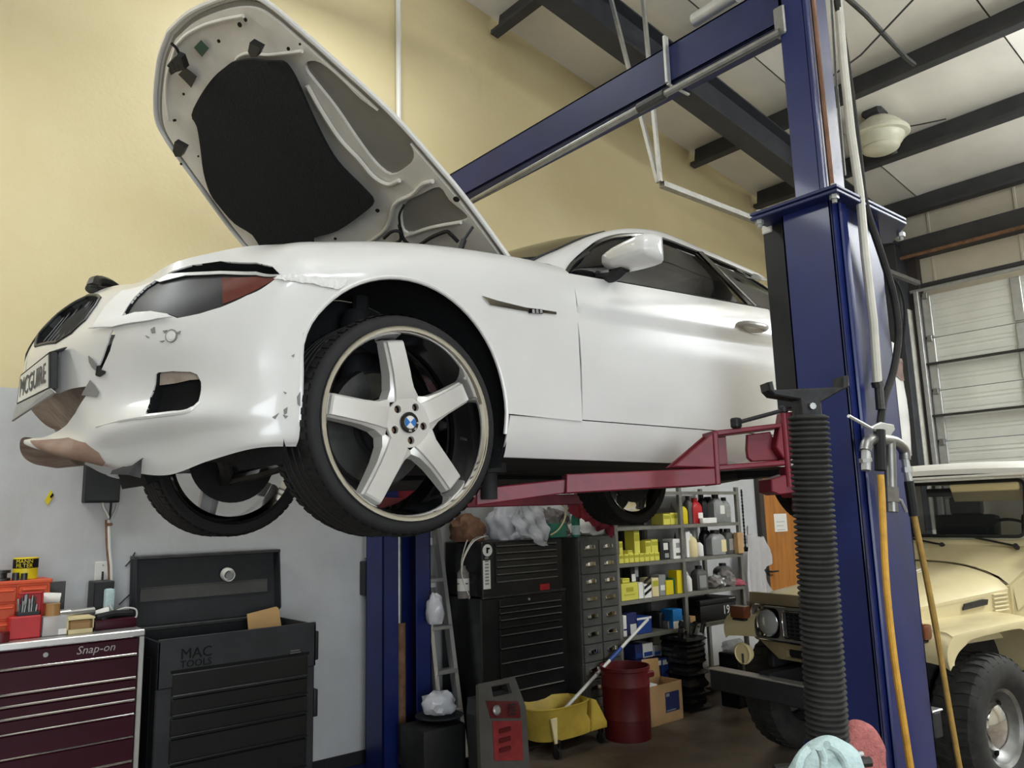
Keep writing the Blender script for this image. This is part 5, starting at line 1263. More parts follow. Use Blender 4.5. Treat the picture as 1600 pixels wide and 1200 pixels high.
b0, b1 = xpx(141, 930, 4.78), xpx(172, 930, 4.78); tag(obj('black_binder', B().b2((b0, 4.70, ZW), (b1, 4.84, zpx(156, 908, 4.74)), .004), 'black_plastic'), 'upright black box on the chest below the white outlet', 'box')
b0, b1 = xpx(163, 940, 4.66), xpx(173, 940, 4.66); tag(obj('pale_bottle', B().b2((b0, 4.64, ZW), (b1+.015, 4.69, zpx(168, 920, 4.66)), .012, 2), 'sky_towel'), 'pale blue flat bottle in front of the black upright box', 'bottle')

# ---- on the wall
q0, q1 = at(135, 735, Y=4.86), at(187, 785, Y=4.86)
t = thing('junction_box', 'dark electrical box on the grey wall with wires hanging out', 'electrical box', (q0[0]+.1, 4.9, q1[2]))
obj('box', B().b2((q0[0], 4.86, q1[2]), (q1[0], WY-.001, q0[2]+.12), .005), 'black_plastic', t); obj('cover', B().b2((q0[0]+.006, 4.852, q1[2]+.01), (q1[0]-.006, 4.86, q0[2]+.11), .002), 'box_inner', t)
for pts, m in ((((160, 780), (162, 792), (168, 804), (172, 812)), 'white_plastic'), (((174, 780), (173, 795), (171, 812)), 'black_plastic'), (((184, 780), (181, 795), (174, 810)), 'galv')): obj('wire', B().tube([at(*q, Y=4.9) for q in pts], .006, 6, smooth=3), m, t)
t = thing('conduit_pair', 'two thin conduits running down the grey wall to the chest', 'conduit', tuple(at(171, 940, Y=4.92)))
obj('conduit', B().tube([at(*q, Y=4.92) for q in ((170, 812), (171, 855), (174, 885), (175, 930), (173, 962))], .009, 8), 'white_plastic', t)
obj('conduit', B().tube([at(*q, Y=4.925) for q in ((166, 812), (167, 850), (170, 885), (172, 930), (170, 962))], .007, 8), 'rust', t)
obj('clamp', B().b2(tuple(at(165, 822, Y=4.92)), tuple(at(176, 817, Y=4.91)), .002), 'rust', t)
q0, q1 = at(149, 878, Y=4.93), at(169, 908, Y=4.93)
t = thing('outlet_plate', 'white outlet plate on the grey wall above the chest', 'outlet', (q0[0]+.04, 4.93, q1[2]))
obj('plate', B().b2((q0[0], 4.93, q1[2]-.02), (q1[0], WY-.001, q0[2]), .003), 'white_plastic', t); obj('switch', B().b2((q0[0]+.035, 4.915, q1[2]+.0), (q0[0]+.043, 4.93, q1[2]+.055)), 'black_plastic', t); obj('screw', B().cyl((q0[0]+.04, 4.93, q0[2]-.02), (q0[0]+.04, 4.926, q0[2]-.02), .004), 'steel', t)
for pts, lb in ((((70, 782), (74, 790), (84, 776), (80, 765)), 'yellow warning tag stuck on the grey wall left of the dark box'), (((229, 770), (237, 764), (246, 778), (238, 782)), 'yellow warning tag on the grey wall beside the far front tyre')):
    b = B(); b.prism([at(*q, Y=4.932) for q in pts], (0, .006, 0), .001); t = tag(obj('warning_tag', b, 'yellow'), lb, 'tag', 'yellow wall tags')
    p = np.array([at(*q, Y=4.929) for q in pts]); c = p.mean(0); w4 = Matrix.Translation(-t.location)
    b = B(); b.prism([(c+(q-c)*np.array([.45, 1, .35])+[.012, 0, .012]) for q in p], (0, .002, 0)); obj('print', b, 'dark_hole', t)
for pts in (((196, 885), (204, 876), (211, 863)), ((186, 945), (196, 935), (206, 926))):
    b = B(); b.tube([at(*q, Y=4.938) for q in pts], .004, 6); o = obj('scuff', b, 'steel_dark'); o['kind'] = 'structure'

# ================================================================== cabinets, shelves and clutter along the wall under the car
CF = 4.42
t = thing('tool_tower', 'tall black tool cabinet of two stacked units with many thin drawers', 'tool cabinet', (3.85, 4.65, 0))
X0, X1 = xpx(752, 900, CF), xpx(880, 850, CF); ZT2 = zpx(800, 845, CF); ZM = zpx(800, 930, CF)
obj('top_chest', B().b2((X0+.02, CF+.012, ZM), (X1, 4.88, ZT2), .008), 'box_black_gloss', t)
obj('lower_cabinet', B().b2((X0, CF+.012, .1), (X1+.02, 4.9, ZM-.006), .008), 'box_black_gloss', t)
xa, xb = xpx(775, 880, CF), xpx(870, 880, CF)
ys1 = [848, 855, 866, 877, 888, 899.4, 911]
for a, c in zip(ys1, ys1[1:]):
    za, zb_ = zpx(778, a, CF), zpx(778, c, CF); d = obj('drawer', B().b2((xa, CF-.004, zb_+.003), (xb, CF+.02, za-.003), .003), 'box_black_gloss', t)
    obj('drawer_trim', B().b2((xa+.004, CF-.014, zb_+.003), (xb-.004, CF-.003, zb_+.011), .003), 'steel', d)
xc, xd = xpx(781, 980, CF), xpx(878, 980, CF)
ys2 = [937, 950, 960, 971, 983, 995, 1016, 1039, 1063, 1086]
for k, (a, c) in enumerate(zip(ys2, ys2[1:])):
    za, zb_ = zpx(782, a, CF), zpx(782, c, CF); d = obj('drawer', B().b2((xc, CF-.004, zb_+.003), (xd, CF+.02, za-.003), .003), 'box_black_gloss', t)
    obj('drawer_trim', B().b2((xc+.004, CF-.014, zb_+.003), (xd-.004, CF-.003, zb_+.010), .003), 'steel' if k != 3 else 'steel_dark', d)
q = at(827, 936, Y=CF-.01); obj('lock', B().cyl((q[0], CF, q[2]), (q[0], CF-.012, q[2]), .009), 'galv', t)
obj('seam_strip', B().b2((X0+.01, CF-.006, ZM-.008), (X1+.01, CF+.02, ZM+.008), .003), 'steel_dark', t)
q0, q1 = at(845, 913, Y=CF), at(860, 921, Y=CF); obj('red_sticker', B().b2((q0[0], CF+.006, q1[2]), (q1[0], CF+.0118, q0[2]), .001), 'red', t)
q = at(763, 860, Y=CF); b = B(); b.cyl((q[0], CF+.0118, q[2]), (q[0], CF+.008, q[2]), .042, n=24); s_ = obj('round_sticker', b, 'paper', t)
obj('sticker_print', B().b2((q[0]-.012, CF+.0065, q[2]-.02), (q[0]+.004, CF+.0078, q[2]+.02)).b2((q[0]-.01, CF+.0065, q[2]+.006), (q[0]+.018, CF+.0078, q[2]+.018)), 'dark_hole', s_, kind='stuff')
q0, q1 = at(756, 876, Y=CF), at(768, 920, Y=CF); s_ = obj('long_sticker', B().b2((q0[0], CF+.008, q1[2]), (q1[0], CF+.0118, q0[2])), 'paper', t)
b = B()
for k in range(9): z = q1[2]+.03+.022*k; b.b2((q0[0]+.015, CF+.0068, z), (q1[0]-.015, CF+.0078, z+.012))
obj('sticker_print', b, 'grey_bottle', s_, kind='stuff')
for x in (X0+.08, X1-.06):
    for y in (CF+.08, 4.82): obj('caster', B().cyl((x-.02, y, .05), (x+.02, y, .05), .05, n=16).box((x, y, .095), (.05, .06, .02)), 'rubber', t)
q = at(744, 905, Y=4.55); t = thing('spray_bottle', 'grey bottle hanging on the left side of the tall black tool cabinet', 'bottle', (X0-.05, 4.55, q[2]-.12))
c0 = Vector((X0-.06, 4.55, q[2]-.12)); obj('bottle', B().lathe([(0, 0), (.04, 0), (.042, .01), (.042, .17), (.02, .2), (.018, .22), (0, .22)], c0, n=20), 'cloth_grey', t); obj('band', B().lathe([(.0425, .05), (.043, .055), (.043, .13), (.0425, .135)], c0, n=20), 'white_plastic', t)
obj('holder', B().tube([c0+Vector((.05, 0, .1)), c0+Vector((0, .05, .1)), c0+Vector((-.05, 0, .1)), c0+Vector((0, -.05, .1))], .004, 6, True).bar(c0+Vector((.04, 0, .1)), (X0+.02, 4.55, c0.z+.1), .02, .006), 'steel_dark', t)
# cables hanging over the tower's left side
rnd = random.Random(5)
for k, (nm, m) in enumerate((('pale', 'white_plastic'), ('grey', 'galv'), ('cream', 'cream'), ('thin white', 'paper'))):
    p = [(752+rnd.uniform(-4, 12), 842-rnd.uniform(0, 6)), (738+rnd.uniform(-3, 4), 846-4*k), (727-2*k, 868+3*k), (721+2*k, 890+4*k), (726+3*k, 915), (733, 930+3*k)]
    pts = [at(*q, Y=4.50+.03*k) for q in p]
    tag(obj('hanging_cable', B().tube(pts, .0042, 6, smooth=5), m), nm+' cable looped over the left edge of the tall black tool cabinet', 'cable', 'cables on the tool cabinet')

t = thing('card_cabinet', 'grey steel drawer cabinet with two columns of chrome label pulls', 'cabinet', (4.6, 4.66, 0))
GX0, GX1 = xpx(905, 840, CF), xpx(964, 840, CF); GZ = zpx(930, 838, CF)
obj('case', B().b2((GX0, CF+.012, .02), (GX1, 4.9, GZ), .005), 'cab_grey', t)
xm = (GX0+GX1)/2; n_row = 12; pit = (zpx(935, 849, CF)-zpx(935, 849+27.2*7, CF))/7; zt = GZ-.03
for r in range(n_row):
    z1 = zt-r*pit; z0 = z1-pit+.008
    if z0 < .05: break
    for x0, x1 in ((GX0+.012, xm-.004), (xm+.004, GX1-.012)):
        d = obj('drawer', B().b2((x0, CF-.002, z0), (x1, CF+.02, z1), .003), 'cab_grey', t)
        xc_ = (x0+x1)/2; zc_ = z0+pit*.55
        rows = []
        for a in np.linspace(0, PI, 9): rows.append([(xc_+.055*math.cos(a), CF-.002, zc_+.018*math.sin(a)), (xc_+.05*math.cos(a), CF-.018*math.sin(a)**.5-.004, zc_+.004+.016*math.sin(a)), (xc_+.05*math.cos(a), CF-.02*math.sin(a)**.5-.004, zc_-.008), (xc_+.055*math.cos(a), CF-.003, zc_-.012)])
        b = B(); b.grid(np.array(rows)); b.b2((xc_-.062, CF-.005, zc_-.016), (xc_+.062, CF-.001, zc_-.008), .001); obj('cup_pull', b, 'chrome', d, kind='stuff')
# ---- clutter on top of the two cabinets
def lump(c, size, m, nm, lab, cat, seed, n=3, amp=.35, fr=3.0, grp=None, flat=True):
    """crumpled cloth or plastic: a noisy, creased body resting on its base"""
    from mathutils import noise
    b = B(); bmesh.ops.create_icosphere(b.bm, subdivisions=n, radius=1)
    for v in b.bm.verts:
        d = v.co.normalized(); k = 1+amp*(noise.noise(d*fr+Vector((seed, 0, 0)))+.5*abs(noise.noise(d*fr*2.7+Vector((0, seed, 0))))+.25*noise.noise(d*fr*6))
        v.co = d*k
        if flat and v.co.z < -.55: v.co.z = -.55
    z0 = min(v.co.z for v in b.bm.verts)
    for v in b.bm.verts: v.co = Vector((c[0]+v.co.x*size[0]/2, c[1]+v.co.y*size[1]/2, c[2]+(v.co.z-z0)*size[2]/1.6))
    return tag(obj(nm, b, m, ang=60), lab, cat, grp)
p = at(800, 838, Y=4.55)
lump((xpx(795, 840, 4.6), 4.62, ZT2+.002), (.26, .30, .30), 'bag', 'plastic_bag', 'grey clear plastic bag heaped on the tall black tool cabinet', 'bag', 1, 4, .3, 2.2)
xq = xpx(830, 840, CF)
def bag_fn(v):
    X, Z = v[:, 0], v[:, 1]; w_ = .018*np.sin(X*55+Z*9)+.014*np.sin(Z*47-X*21)+.008*np.sin(X*130+Z*70)
    return np.stack([X, np.where(Z < ZT2, CF-.035, CF-.035+(Z-ZT2)*.5)+w_, Z], -1)
o_ = [(xpx(x, y, CF), zpx(x, y, CF)) for x, y in ((795, 838), (806, 826), (812, 800), (822, 784), (850, 783), (857, 792), (856, 820), (853, 852), (842, 853), (830, 847), (822, 838), (808, 834))]
tag(obj('plastic_bag', panel(bag_fn, o_, [], .014, .003), 'bag', ang=60), 'white crinkled plastic bag hanging over the front of the tool cabinet', 'bag')
lump((xpx(735, 840, 4.65), 4.68, ZT2+.002), (.22, .26, .20), 'rust', 'brown_bundle', 'brown bundle of rags and wire at the left of the tool cabinet top', 'bundle', 9, 3, .45, 3)
lump((xpx(868, 838, 4.6), 4.64, GZ+.002), (.20, .26, .22), 'cloth_grey', 'rag_pile', 'grey heap of rags between the plastic bag and the green can', 'rags', 4, 4, .45, 3.2)
q0, q1 = at(855, 818, Y=4.5), at(880, 832, Y=4.5); tag(obj('green_box', B().b2((q0[0], 4.46, max(GZ, ZT2)+.004), (q1[0], 4.58, q0[2]), .004), 'green'), 'flat green box under the rags beside the white bag', 'box')
xg = xpx(900, 836, 4.47); hz_ = zpx(900, 797, 4.47)-GZ
t = thing('spray_can', 'green and white spray can standing on the grey drawer cabinet', 'spray can', (xg, 4.47, GZ))
obj('can', B().lathe([(0, 0), (.032, 0), (.033, .005), (.033, hz_*.74), (.026, hz_*.8), (0, hz_*.8)], (xg, 4.47, GZ+.001), n=24), 'green', t); obj('cap', B().lathe([(.024, hz_*.79), (.026, hz_*.8), (.025, hz_*.98), (.02, hz_), (0, hz_)], (xg, 4.47, GZ+.001), n=20), 'green', t)
obj('label', B().lathe([(.0332, hz_*.08), (.0336, hz_*.09), (.0336, hz_*.42), (.0332, hz_*.43)], (xg, 4.47, GZ+.001), n=24), 'sky_towel', t)
lump((xpx(924, 838, 4.62), 4.66, GZ+.002), (.30, .34, .15), 'paper', 'paper_heap', 'grey and white papers under the dark red jacket', 'papers', 12, 3, .3, 2.5)
jk = [(885, 800), (893, 788), (910, 785), (925, 792), (940, 805), (952, 822), (950, 830), (930, 816), (912, 806), (900, 804)]
def cloth_fn(v):
    X, Z = v[:, 0], v[:, 1]; return np.stack([X, 4.50+.02*np.sin(X*60+Z*20)+.015*np.sin(Z*90-X*40), Z], -1)
tag(obj('red_jacket', panel(cloth_fn, [(xpx(x, y, 4.5), zpx(x, y, 4.5)) for x, y in jk], [], .014, -.09), 'cloth_red', ang=60), 'dark red jacket thrown over the papers on the grey drawer cabinet', 'jacket')
pts = [at(*q, Y=4.44) for q in ((860, 836), (872, 828), (882, 812), (884, 795), (876, 788))]
tag(obj('white_hose', B().tube(pts, .006, 6, smooth=5), 'cream'), 'cream hose curling up beside the green spray can', 'hose')
lump((xpx(905, 790, 4.72), 4.74, GZ+.12), (.12, .12, .14), 'paper', 'white_cloth', 'white cloth sticking up behind the dark red jacket', 'cloth', 21, 3, .4, 3)

# ---- shelving
t = thing('shelf_unit', 'grey steel shelving of two bays loaded with boxes and bottles', 'shelving', (5.7, 4.66, 0))
SF, SB = 4.45, 4.90
ux = [xpx(966, 900, SF), xpx(1070.5, 900, SF), xpx(1160, 880, SF)]
for k, x in enumerate(ux):
    for y in (SF, SB-.03): obj('upright', B().b2((x-.018, y, 0), (x+.018, y+.004, 1.83), .001).b2((x-.018, y, 0), (x-.014, y+.03, 1.83), .001), 'shelf_grey', t, kind='stuff') if False else obj('upright', B().prism([(x-.02, y, 0), (x+.02, y, 0), (x+.02, y+.004, 0), (x-.016, y+.004, 0), (x-.016, y+.03, 0), (x-.02, y+.03, 0)], (0, 0, 1.83)), 'shelf_grey', t)
SZ = [1.79, zpx(1100, 818, SF), zpx(1020, 877, SF), zpx(1020, 934, SF), zpx(1020, 989, SF), .12]
for z in SZ:
    for a, c in zip(ux, ux[1:]):
        obj('shelf_board', B().b2((a+.005, SF+.002, z-.004), (c-.005, SB, z), .001).b2((a+.005, SF-.002, z-.03), (c-.005, SF+.006, z), .001), 'shelf_grey', t)
obj('back_panel', B().b2((ux[0], SB, 0), (ux[1], SB+.012, 1.8)), 'box_inner', t)
z0, z1 = zpx(1152, 862, SF), zpx(1152, 765, SF); rnd = random.Random(2)
tag(obj('hanging_chain', B().tube([(ux[2]+.04, SF-.02, z1-.01*k+.0) for k in range(0, int((z1-z0)*100))], [.010, .006]*40, 6), 'dark_hole'), 'black chain hanging from the right end of the shelving', 'chain')
SHD = {}
def item(px0, px1, ptop, lev, m, nm, lab, cat='box', y=4.5, dep=.16, grp=None, zoff=0, kind='box', lid=None, parts=None):
    z = SZ[lev]+.001+zoff; X0, X1 = xpx(px0, ptop, y), xpx(px1, ptop, y); zt = zpx((px0+px1)/2, ptop, y); H = max(.02, zt-z); w = X1-X0; xc = (X0+X1)/2
    if kind == 'box':
        t = thing(nm, lab, cat, (xc, y+dep/2, z), group=grp)
        obj('carton', B().b2((X0+.002, y, z), (X1-.002, y+dep, z+H), .003), m, t)
        for q, mt in (parts or []): obj('label', B().b2((X0+w*q[0], y-.0012, z+H*q[1]), (X0+w*q[2], y+.001, z+H*q[3])), mt, t)
    elif kind == 'jug':
        t = thing(nm, lab, cat, (xc, y+dep/2, z), group=grp)
        P = []
        for f, k in ((0, .92), (.02, 1), (.62, 1), (.74, .86), (.84, .55), (.86, .40), (.88, .36)): P.append([(xc+w/2*k*sx, y+dep/2+dep/2*k*sy, z+H*f) for sx, sy in ((-1, -.7), (-.8, -1), (.8, -1), (1, -.7), (1, .7), (.8, 1), (-.8, 1), (-1, .7))])
        b = B(); b.grid(np.array(P), cv=True); b.raw(P[0], [tuple(range(8))]); b.raw(P[-1], [tuple(range(8))]); obj('body', b, m, t, ang=40)
        obj('cap', B().lathe([(w*.2, H*.86), (w*.21, H*.87), (w*.21, H*.99), (w*.19, H), (0, H)], (xc, y+dep/2, z), n=14), lid or 'black_plastic', t)
        for q, mt in (parts or []): obj('label', B().b2((X0+w*q[0], y-.002, z+H*q[1]), (X0+w*q[2], y+.003, z+H*q[3])), mt, t)
    elif kind == 'bottle':
        t = thing(nm, lab, cat, (xc, y+w/2, z), group=grp); r = w/2
        obj('body', B().lathe([(0, 0), (r*.95, 0), (r, .006), (r, H*.6), (r*.8, H*.7), (r*.4, H*.8), (r*.35, H*.84), (0, H*.84)], (xc, y+r, z), n=20), m, t)
        obj('cap', B().lathe([(r*.42, H*.8), (r*.42, H*.86), (r*.2, H*.9), (r*.12, H), (0, H)], (xc, y+r, z), n=14), lid or m, t)
    return t
LB = [((.12, .55, .88, .85), 'yellow_box_dark')]
G1 = 'yellow filter boxes on the second shelf'
# top right bay
item(1066, 1074, 787, 1, 'yellow', 'tall_bottle', 'tall yellow bottle left of the red bottle on the shelf', 'bottle', 4.5, .07, kind='jug')
item(1074, 1083, 775, 1, 'grey_plastic', 'tall_bottle', 'dark grey bottle between the yellow and red bottles', 'bottle', 4.52, .07, kind='jug')
item(1083, 1097, 778, 1, 'red', 'oil_bottle', 'red oil bottle on the upper right shelf', 'bottle', 4.5, .08, kind='jug', lid='red', parts=[((.45, .2, .95, .42), 'paper')])
item(1096, 1105, 772, 1, 'black_plastic', 'oil_bottle', 'black oil bottle directly right of the red one', 'bottle', 4.56, .07, kind='jug')
item(1104, 1120, 776, 1, 'grey_plastic', 'oil_bottle', 'dark grey jug behind the small white box', 'bottle', 4.62, .1, kind='jug')
item(1116, 1131, 772, 1, 'grey_bottle', 'oil_jug', 'pale grey jug with a black cap on the upper right shelf', 'bottle', 4.5, .1, kind='jug', parts=[((.5, .3, .95, .6), 'white_plastic')])
item(1130, 1141, 777, 1, 'grey_bottle', 'oil_jug', 'pale grey bottle at the right end of the upper shelf', 'bottle', 4.5, .08, kind='jug', parts=[((.3, .2, .9, .5), 'galv')])
item(1098, 1120, 809, 1, 'paper', 'white_carton', 'small white carton lying in front of the black bottle', 'box', 4.455, .04)
for k, (a, c, tp) in enumerate(((1036, 1047, 803), (1047, 1059, 801))): item(a, c, tp, 1, 'yellow_box', 'filter_box', ('yellow box touching the rear tyre on the top left shelf', 'yellow box by the middle post on the top left shelf')[k], 'box', 4.5, .14, 'yellow boxes beside the tyre', parts=LB)
item(1050, 1057, 785, 1, 'grey_bottle', 'grey_tube', 'grey tube standing behind the yellow boxes by the tyre', 'tube', 4.68, .06, kind='bottle')
# second shelf left: a wall of yellow boxes in two layers
for k in range(8):
    a = 967+8.0*k; item(a, a+7.7, 866.5-.5*k, 2, 'yellow_box', 'filter_box', 'small yellow filter box, %s from the left in the bottom row' % ('first', 'second', 'third', 'fourth', 'fifth', 'sixth', 'seventh', 'eighth')[k], 'box', 4.47, .12, G1+', bottom row', parts=LB)
hb_ = zpx(1000, 866, 4.47)-SZ[2]
for a, c, tp, lb in ((967, 973, 846, 'narrow yellow box stacked at the left end of the second shelf'), (981, 989, 860, 'lowest yellow box of the upper row on the second shelf'), (990, 999, 829, 'tallest yellow box standing on the row of the second shelf'), (1008, 1017, 845, 'yellow upper-row box right of the tallest one, left of a pair'), (1017, 1028, 843, 'yellow upper-row box nearest the dark carton on the second shelf')): item(a, c, tp, 2, 'yellow_box', 'filter_box', lb, 'box', 4.485, .11, G1+', stacked', zoff=hb_+.002, parts=LB)
item(1031, 1046, 847, 2, 'black_plastic', 'printed_carton', 'dark carton with a white figure beside the yellow boxes', 'box', 4.5, .1, parts=[((.35, .55, .8, .95), 'paper'), ((.45, .1, .85, .35), 'galv')])
item(1044, 1052, 855, 2, 'cloth_pink', 'red_can', 'small red can squeezed beside the white carton', 'can', 4.53, .07, kind='bottle')
item(1051, 1064, 842, 2, 'paper', 'white_carton', 'white carton with dark print at the right of the second shelf', 'box', 4.47, .12, parts=[((.35, .55, .8, .8), 'grey_bottle'), ((.3, .15, .9, .3), 'grey_plastic')])
item(1055, 1060, 832, 2, 'grey_plastic', 'dark_nozzle', 'dark nozzle bottle standing behind the white carton', 'bottle', 4.66, .05, kind='bottle')
# second shelf right
item(1071, 1078, 831, 2, 'paper', 'white_carton', 'narrow white carton at the left end of the second right shelf', 'box', 4.5, .08)
item(1078, 1093, 829, 2, 'cream', 'squeeze_bottle', 'cream bottle with a long white nozzle and yellow label', 'bottle', 4.47, .08, kind='bottle', lid='paper')
item(1092, 1101, 842, 2, 'paper', 'white_bottle', 'white bottle leaning beside the cream nozzle bottle', 'bottle', 4.5, .06, kind='bottle', lid='black_plastic')
item(1100, 1113, 822, 2, 'black_plastic', 'oil_bottle', 'tall black bottle in the middle of the second right shelf', 'bottle', 4.56, .08, kind='jug')
item(1113, 1134, 828, 2, 'grey_bottle', 'oil_jug', 'large grey blue jug on the second right shelf', 'bottle', 4.47, .1, kind='jug', parts=[((.6, .12, .96, .6), 'cream')])
item(1128, 1136, 826, 2, 'black_plastic', 'oil_bottle', 'black bottle behind the large grey blue jug', 'bottle', 4.62, .08, kind='jug')
item(1135, 1150, 826, 2, 'cab_grey', 'oil_jug', 'dark grey jug with a pale label at the right end of the shelf', 'bottle', 4.48, .1, kind='jug', parts=[((.2, .15, .7, .6), 'galv')])
item(1152, 1161, 832, 2, 'cardboard', 'brown_carton', 'narrow brown carton at the right post of the shelving', 'box', 4.43, .05)
# third shelf left
t3 = item(970, 997, 911, 3, 'yellow_box', 'large_carton', 'large yellow carton at the left of the third shelf', 'box', 4.47, .2, parts=[((.15, .3, .8, .34), 'yellow_box_dark'), ((.3, .5, .7, .75), 'yellow_box_dark')])
hq_ = zpx(983, 911, 4.47)-SZ[3]
item(972, 984, 904, 3, 'yellow_box', 'small_carton', 'flat yellow carton on top of the large yellow one', 'box', 4.49, .12, zoff=hq_+.002, parts=LB)
item(985, 997, 885, 3, 'black_plastic', 'tall_carton', 'dark and white tall carton on top of the large yellow one', 'box', 4.5, .1, zoff=hq_+.002, parts=[((.1, .02, .6, .5), 'paper'), ((.55, .3, .98, .95), 'grey_bottle')])
item(997, 1006, 910, 3, 'paper', 'white_carton', 'white carton between the large yellow and the striped box', 'box', 4.475, .14)
st = item(1006, 1018, 913, 3, 'paper', 'striped_carton', 'white carton with slanting black stripes on the third shelf', 'box', 4.465, .14)
X0s, X1s = xpx(1006, 913, 4.465), xpx(1018, 913, 4.465); zz = SZ[3]; b = B()
for k in range(3): b.prism([(X0s+.004, 4.4645, zz+.02+.05*k), (X1s-.004, 4.4645, zz+.06+.05*k), (X1s-.004, 4.4645, zz+.085+.05*k), (X0s+.004, 4.4645, zz+.045+.05*k)], (0, .001, 0))
obj('stripes', b, 'dark_hole', st, kind='stuff')
item(1018, 1029, 903, 3, 'cream', 'cream_carton', 'cream carton right of the striped box', 'box', 4.48, .14, parts=LB)
item(1029, 1040, 898, 3, 'grey_bottle', 'grey_carton', 'grey carton with a white label on the third shelf', 'box', 4.49, .12, parts=[((.2, .25, .8, .5), 'paper')])
item(1040, 1052, 907, 3, 'yellow', 'yellow_carton', 'bright yellow low carton beside the green one', 'box', 4.48, .1)
item(1051, 1059, 903, 3, 'green', 'green_carton', 'narrow green carton between two yellow ones', 'box', 4.5, .1)
item(1057, 1066.5, 891, 3, 'yellow', 'yellow_carton', 'tall bright yellow carton by the middle shelf post', 'box', 4.47, .1)
# third shelf right
item(1074, 1083, 893, 3, 'paper', 'white_bottle', 'slim white bottle at the left of the third right shelf', 'bottle', 4.5, .06, kind='bottle', lid='white_plastic')
item(1090, 1106, 884, 3, 'grey_plastic', 'oil_jug', 'dark grey jug with a pale label on the third right shelf', 'bottle', 4.5, .1, kind='jug', parts=[((.1, .1, .75, .6), 'grey_bottle')])
for k, (a, m, wd) in enumerate(((1113, 'cloth_grey', .14), (1124, 'galv', .12), (1134, 'cloth_grey', .16))): lump((xpx(a, 910, 4.55), 4.55+.03*(k % 2), SZ[3]+.002), (wd, .16, .10+.04*(k == 2)), m, 'metal_part', ('grey crumpled part beside the dark grey jug', 'shiny grey crumpled part in the middle of the third right shelf', 'grey rag heap left of the pink cloth')[k], 'part', 30+k, 3, .5, 3.5)
lump((xpx(1151, 908, 4.5), 4.52, SZ[3]+.002), (.19, .16, .06), 'cloth_pink', 'pink_cloth', 'pink cloth at the right end of the third shelf', 'cloth', 40, 3, .35, 3)
item(1130, 1146, 880, 3, 'grey_plastic', 'dark_canister', 'dark canister standing behind the rag heap', 'canister', 4.68, .14, kind='jug')
# fourth shelf
item(973, 979, 962, 4, 'paper', 'white_carton', 'narrow white carton at the left of the fourth shelf', 'box', 4.47, .1, parts=[((.1, .3, .9, .38), 'blue_dark')])
item(979, 995, 958, 4, 'blue_dark', 'blue_carton', 'dark blue carton with a white end on the fourth shelf', 'box', 4.49, .16, parts=[((.3, .05, .98, .5), 'paper')])
item(995, 1018, 964, 4, 'blue', 'blue_carton', 'wide blue carton behind the mop handle', 'box', 4.48, .2, parts=[((.0, .86, .98, .98), 'paper')])
item(1030, 1044, 957, 4, 'box_inner', 'dark_carton', 'dark carton between the blue ones on the fourth shelf', 'box', 4.56, .14)
item(1044, 1051, 970, 4, 'galv', 'small_carton', 'small pale carton left of the bright blue box', 'box', 4.5, .08)
bbx = item(1051, 1066, 952, 4, 'blue_bright', 'blue_white_carton', 'bright blue and white carton by the middle shelf post', 'box', 4.46, .14, parts=[((.0, .0, 1, .38), 'paper')])
item(1078, 1087, 963, 4, 'cardboard', 'brown_carton', 'small brown carton right of the middle shelf post', 'box', 4.5, .1)
z = SZ[4]; tx0, tx1 = xpx(1094, 950, 4.48), xpx(1150, 940, 4.48); tz = zpx(1120, 935, 4.48)
t = thing('tool_case', 'black plastic tool case marked 19 on the fourth right shelf', 'case', ((tx0+tx1)/2, 4.6, z))
obj('body', B().b2((tx0, 4.48, z+.001), (tx1, 4.74, tz-.05), .012, 2), 'black_plastic', t); obj('lid', B().b2((tx0-.004, 4.475, tz-.048), (tx1+.004, 4.745, tz), .012, 2), 'black_plastic', t)
me = text_mesh('19', .11, .001); q = at(1135, 952, Y=4.478); obj('number', B().add(me, frame((q[0], 4.4785, z+(tz-z)*.42), (1, 0, 0), (0, 0, 1))), 'paper', t, kind='stuff')
obj('handle', B().tube([(tx1-.14, 4.472, tz-.01), (tx1-.14, 4.455, tz-.01), (tx1-.05, 4.455, tz-.01), (tx1-.05, 4.472, tz-.01)], .006, 6), 'galv', t)
# floor level, left bay
zf = SZ[5]
blues = ((975, 988, 1040, 'paper'), (988, 1001, 1036, 'paper'), (1002, 1020, 1032, 'blue'), (1021, 1034, 1030, 'blue_dark'), (1034, 1046, 1028, 'blue'))
for k, (a, c, tp, m) in enumerate(blues):
    item(a, c, tp, 5, m, 'spare_box', ('white and blue box at the left end above the red bin', 'second white box above the red bin', 'blue box with white lid right of the white pair', 'dark blue box beside the cardboard flap', 'blue box next to the open cardboard box')[k], 'box', 4.46, .16, parts=[((.1, .82, .9, .95), 'blue_dark' if m == 'paper' else 'paper')])
for k, (a, c, tp, m) in enumerate(((992, 1004, 1006, 'blue_dark'), (1004, 1020, 1005, 'paper'), (1021, 1032, 1008, 'galv'))):
    bt = zpx(1010, 1034, 4.52)-zf
    item(a, c, tp, 5, m, 'spare_box', ('dark blue box of the upper row on the lowest shelf', 'white box of the upper row on the lowest shelf', 'grey box of the upper row on the lowest shelf')[k], 'box', 4.52, .14, zoff=bt+.03, parts=[((.1, .1, .9, .4), 'blue')])

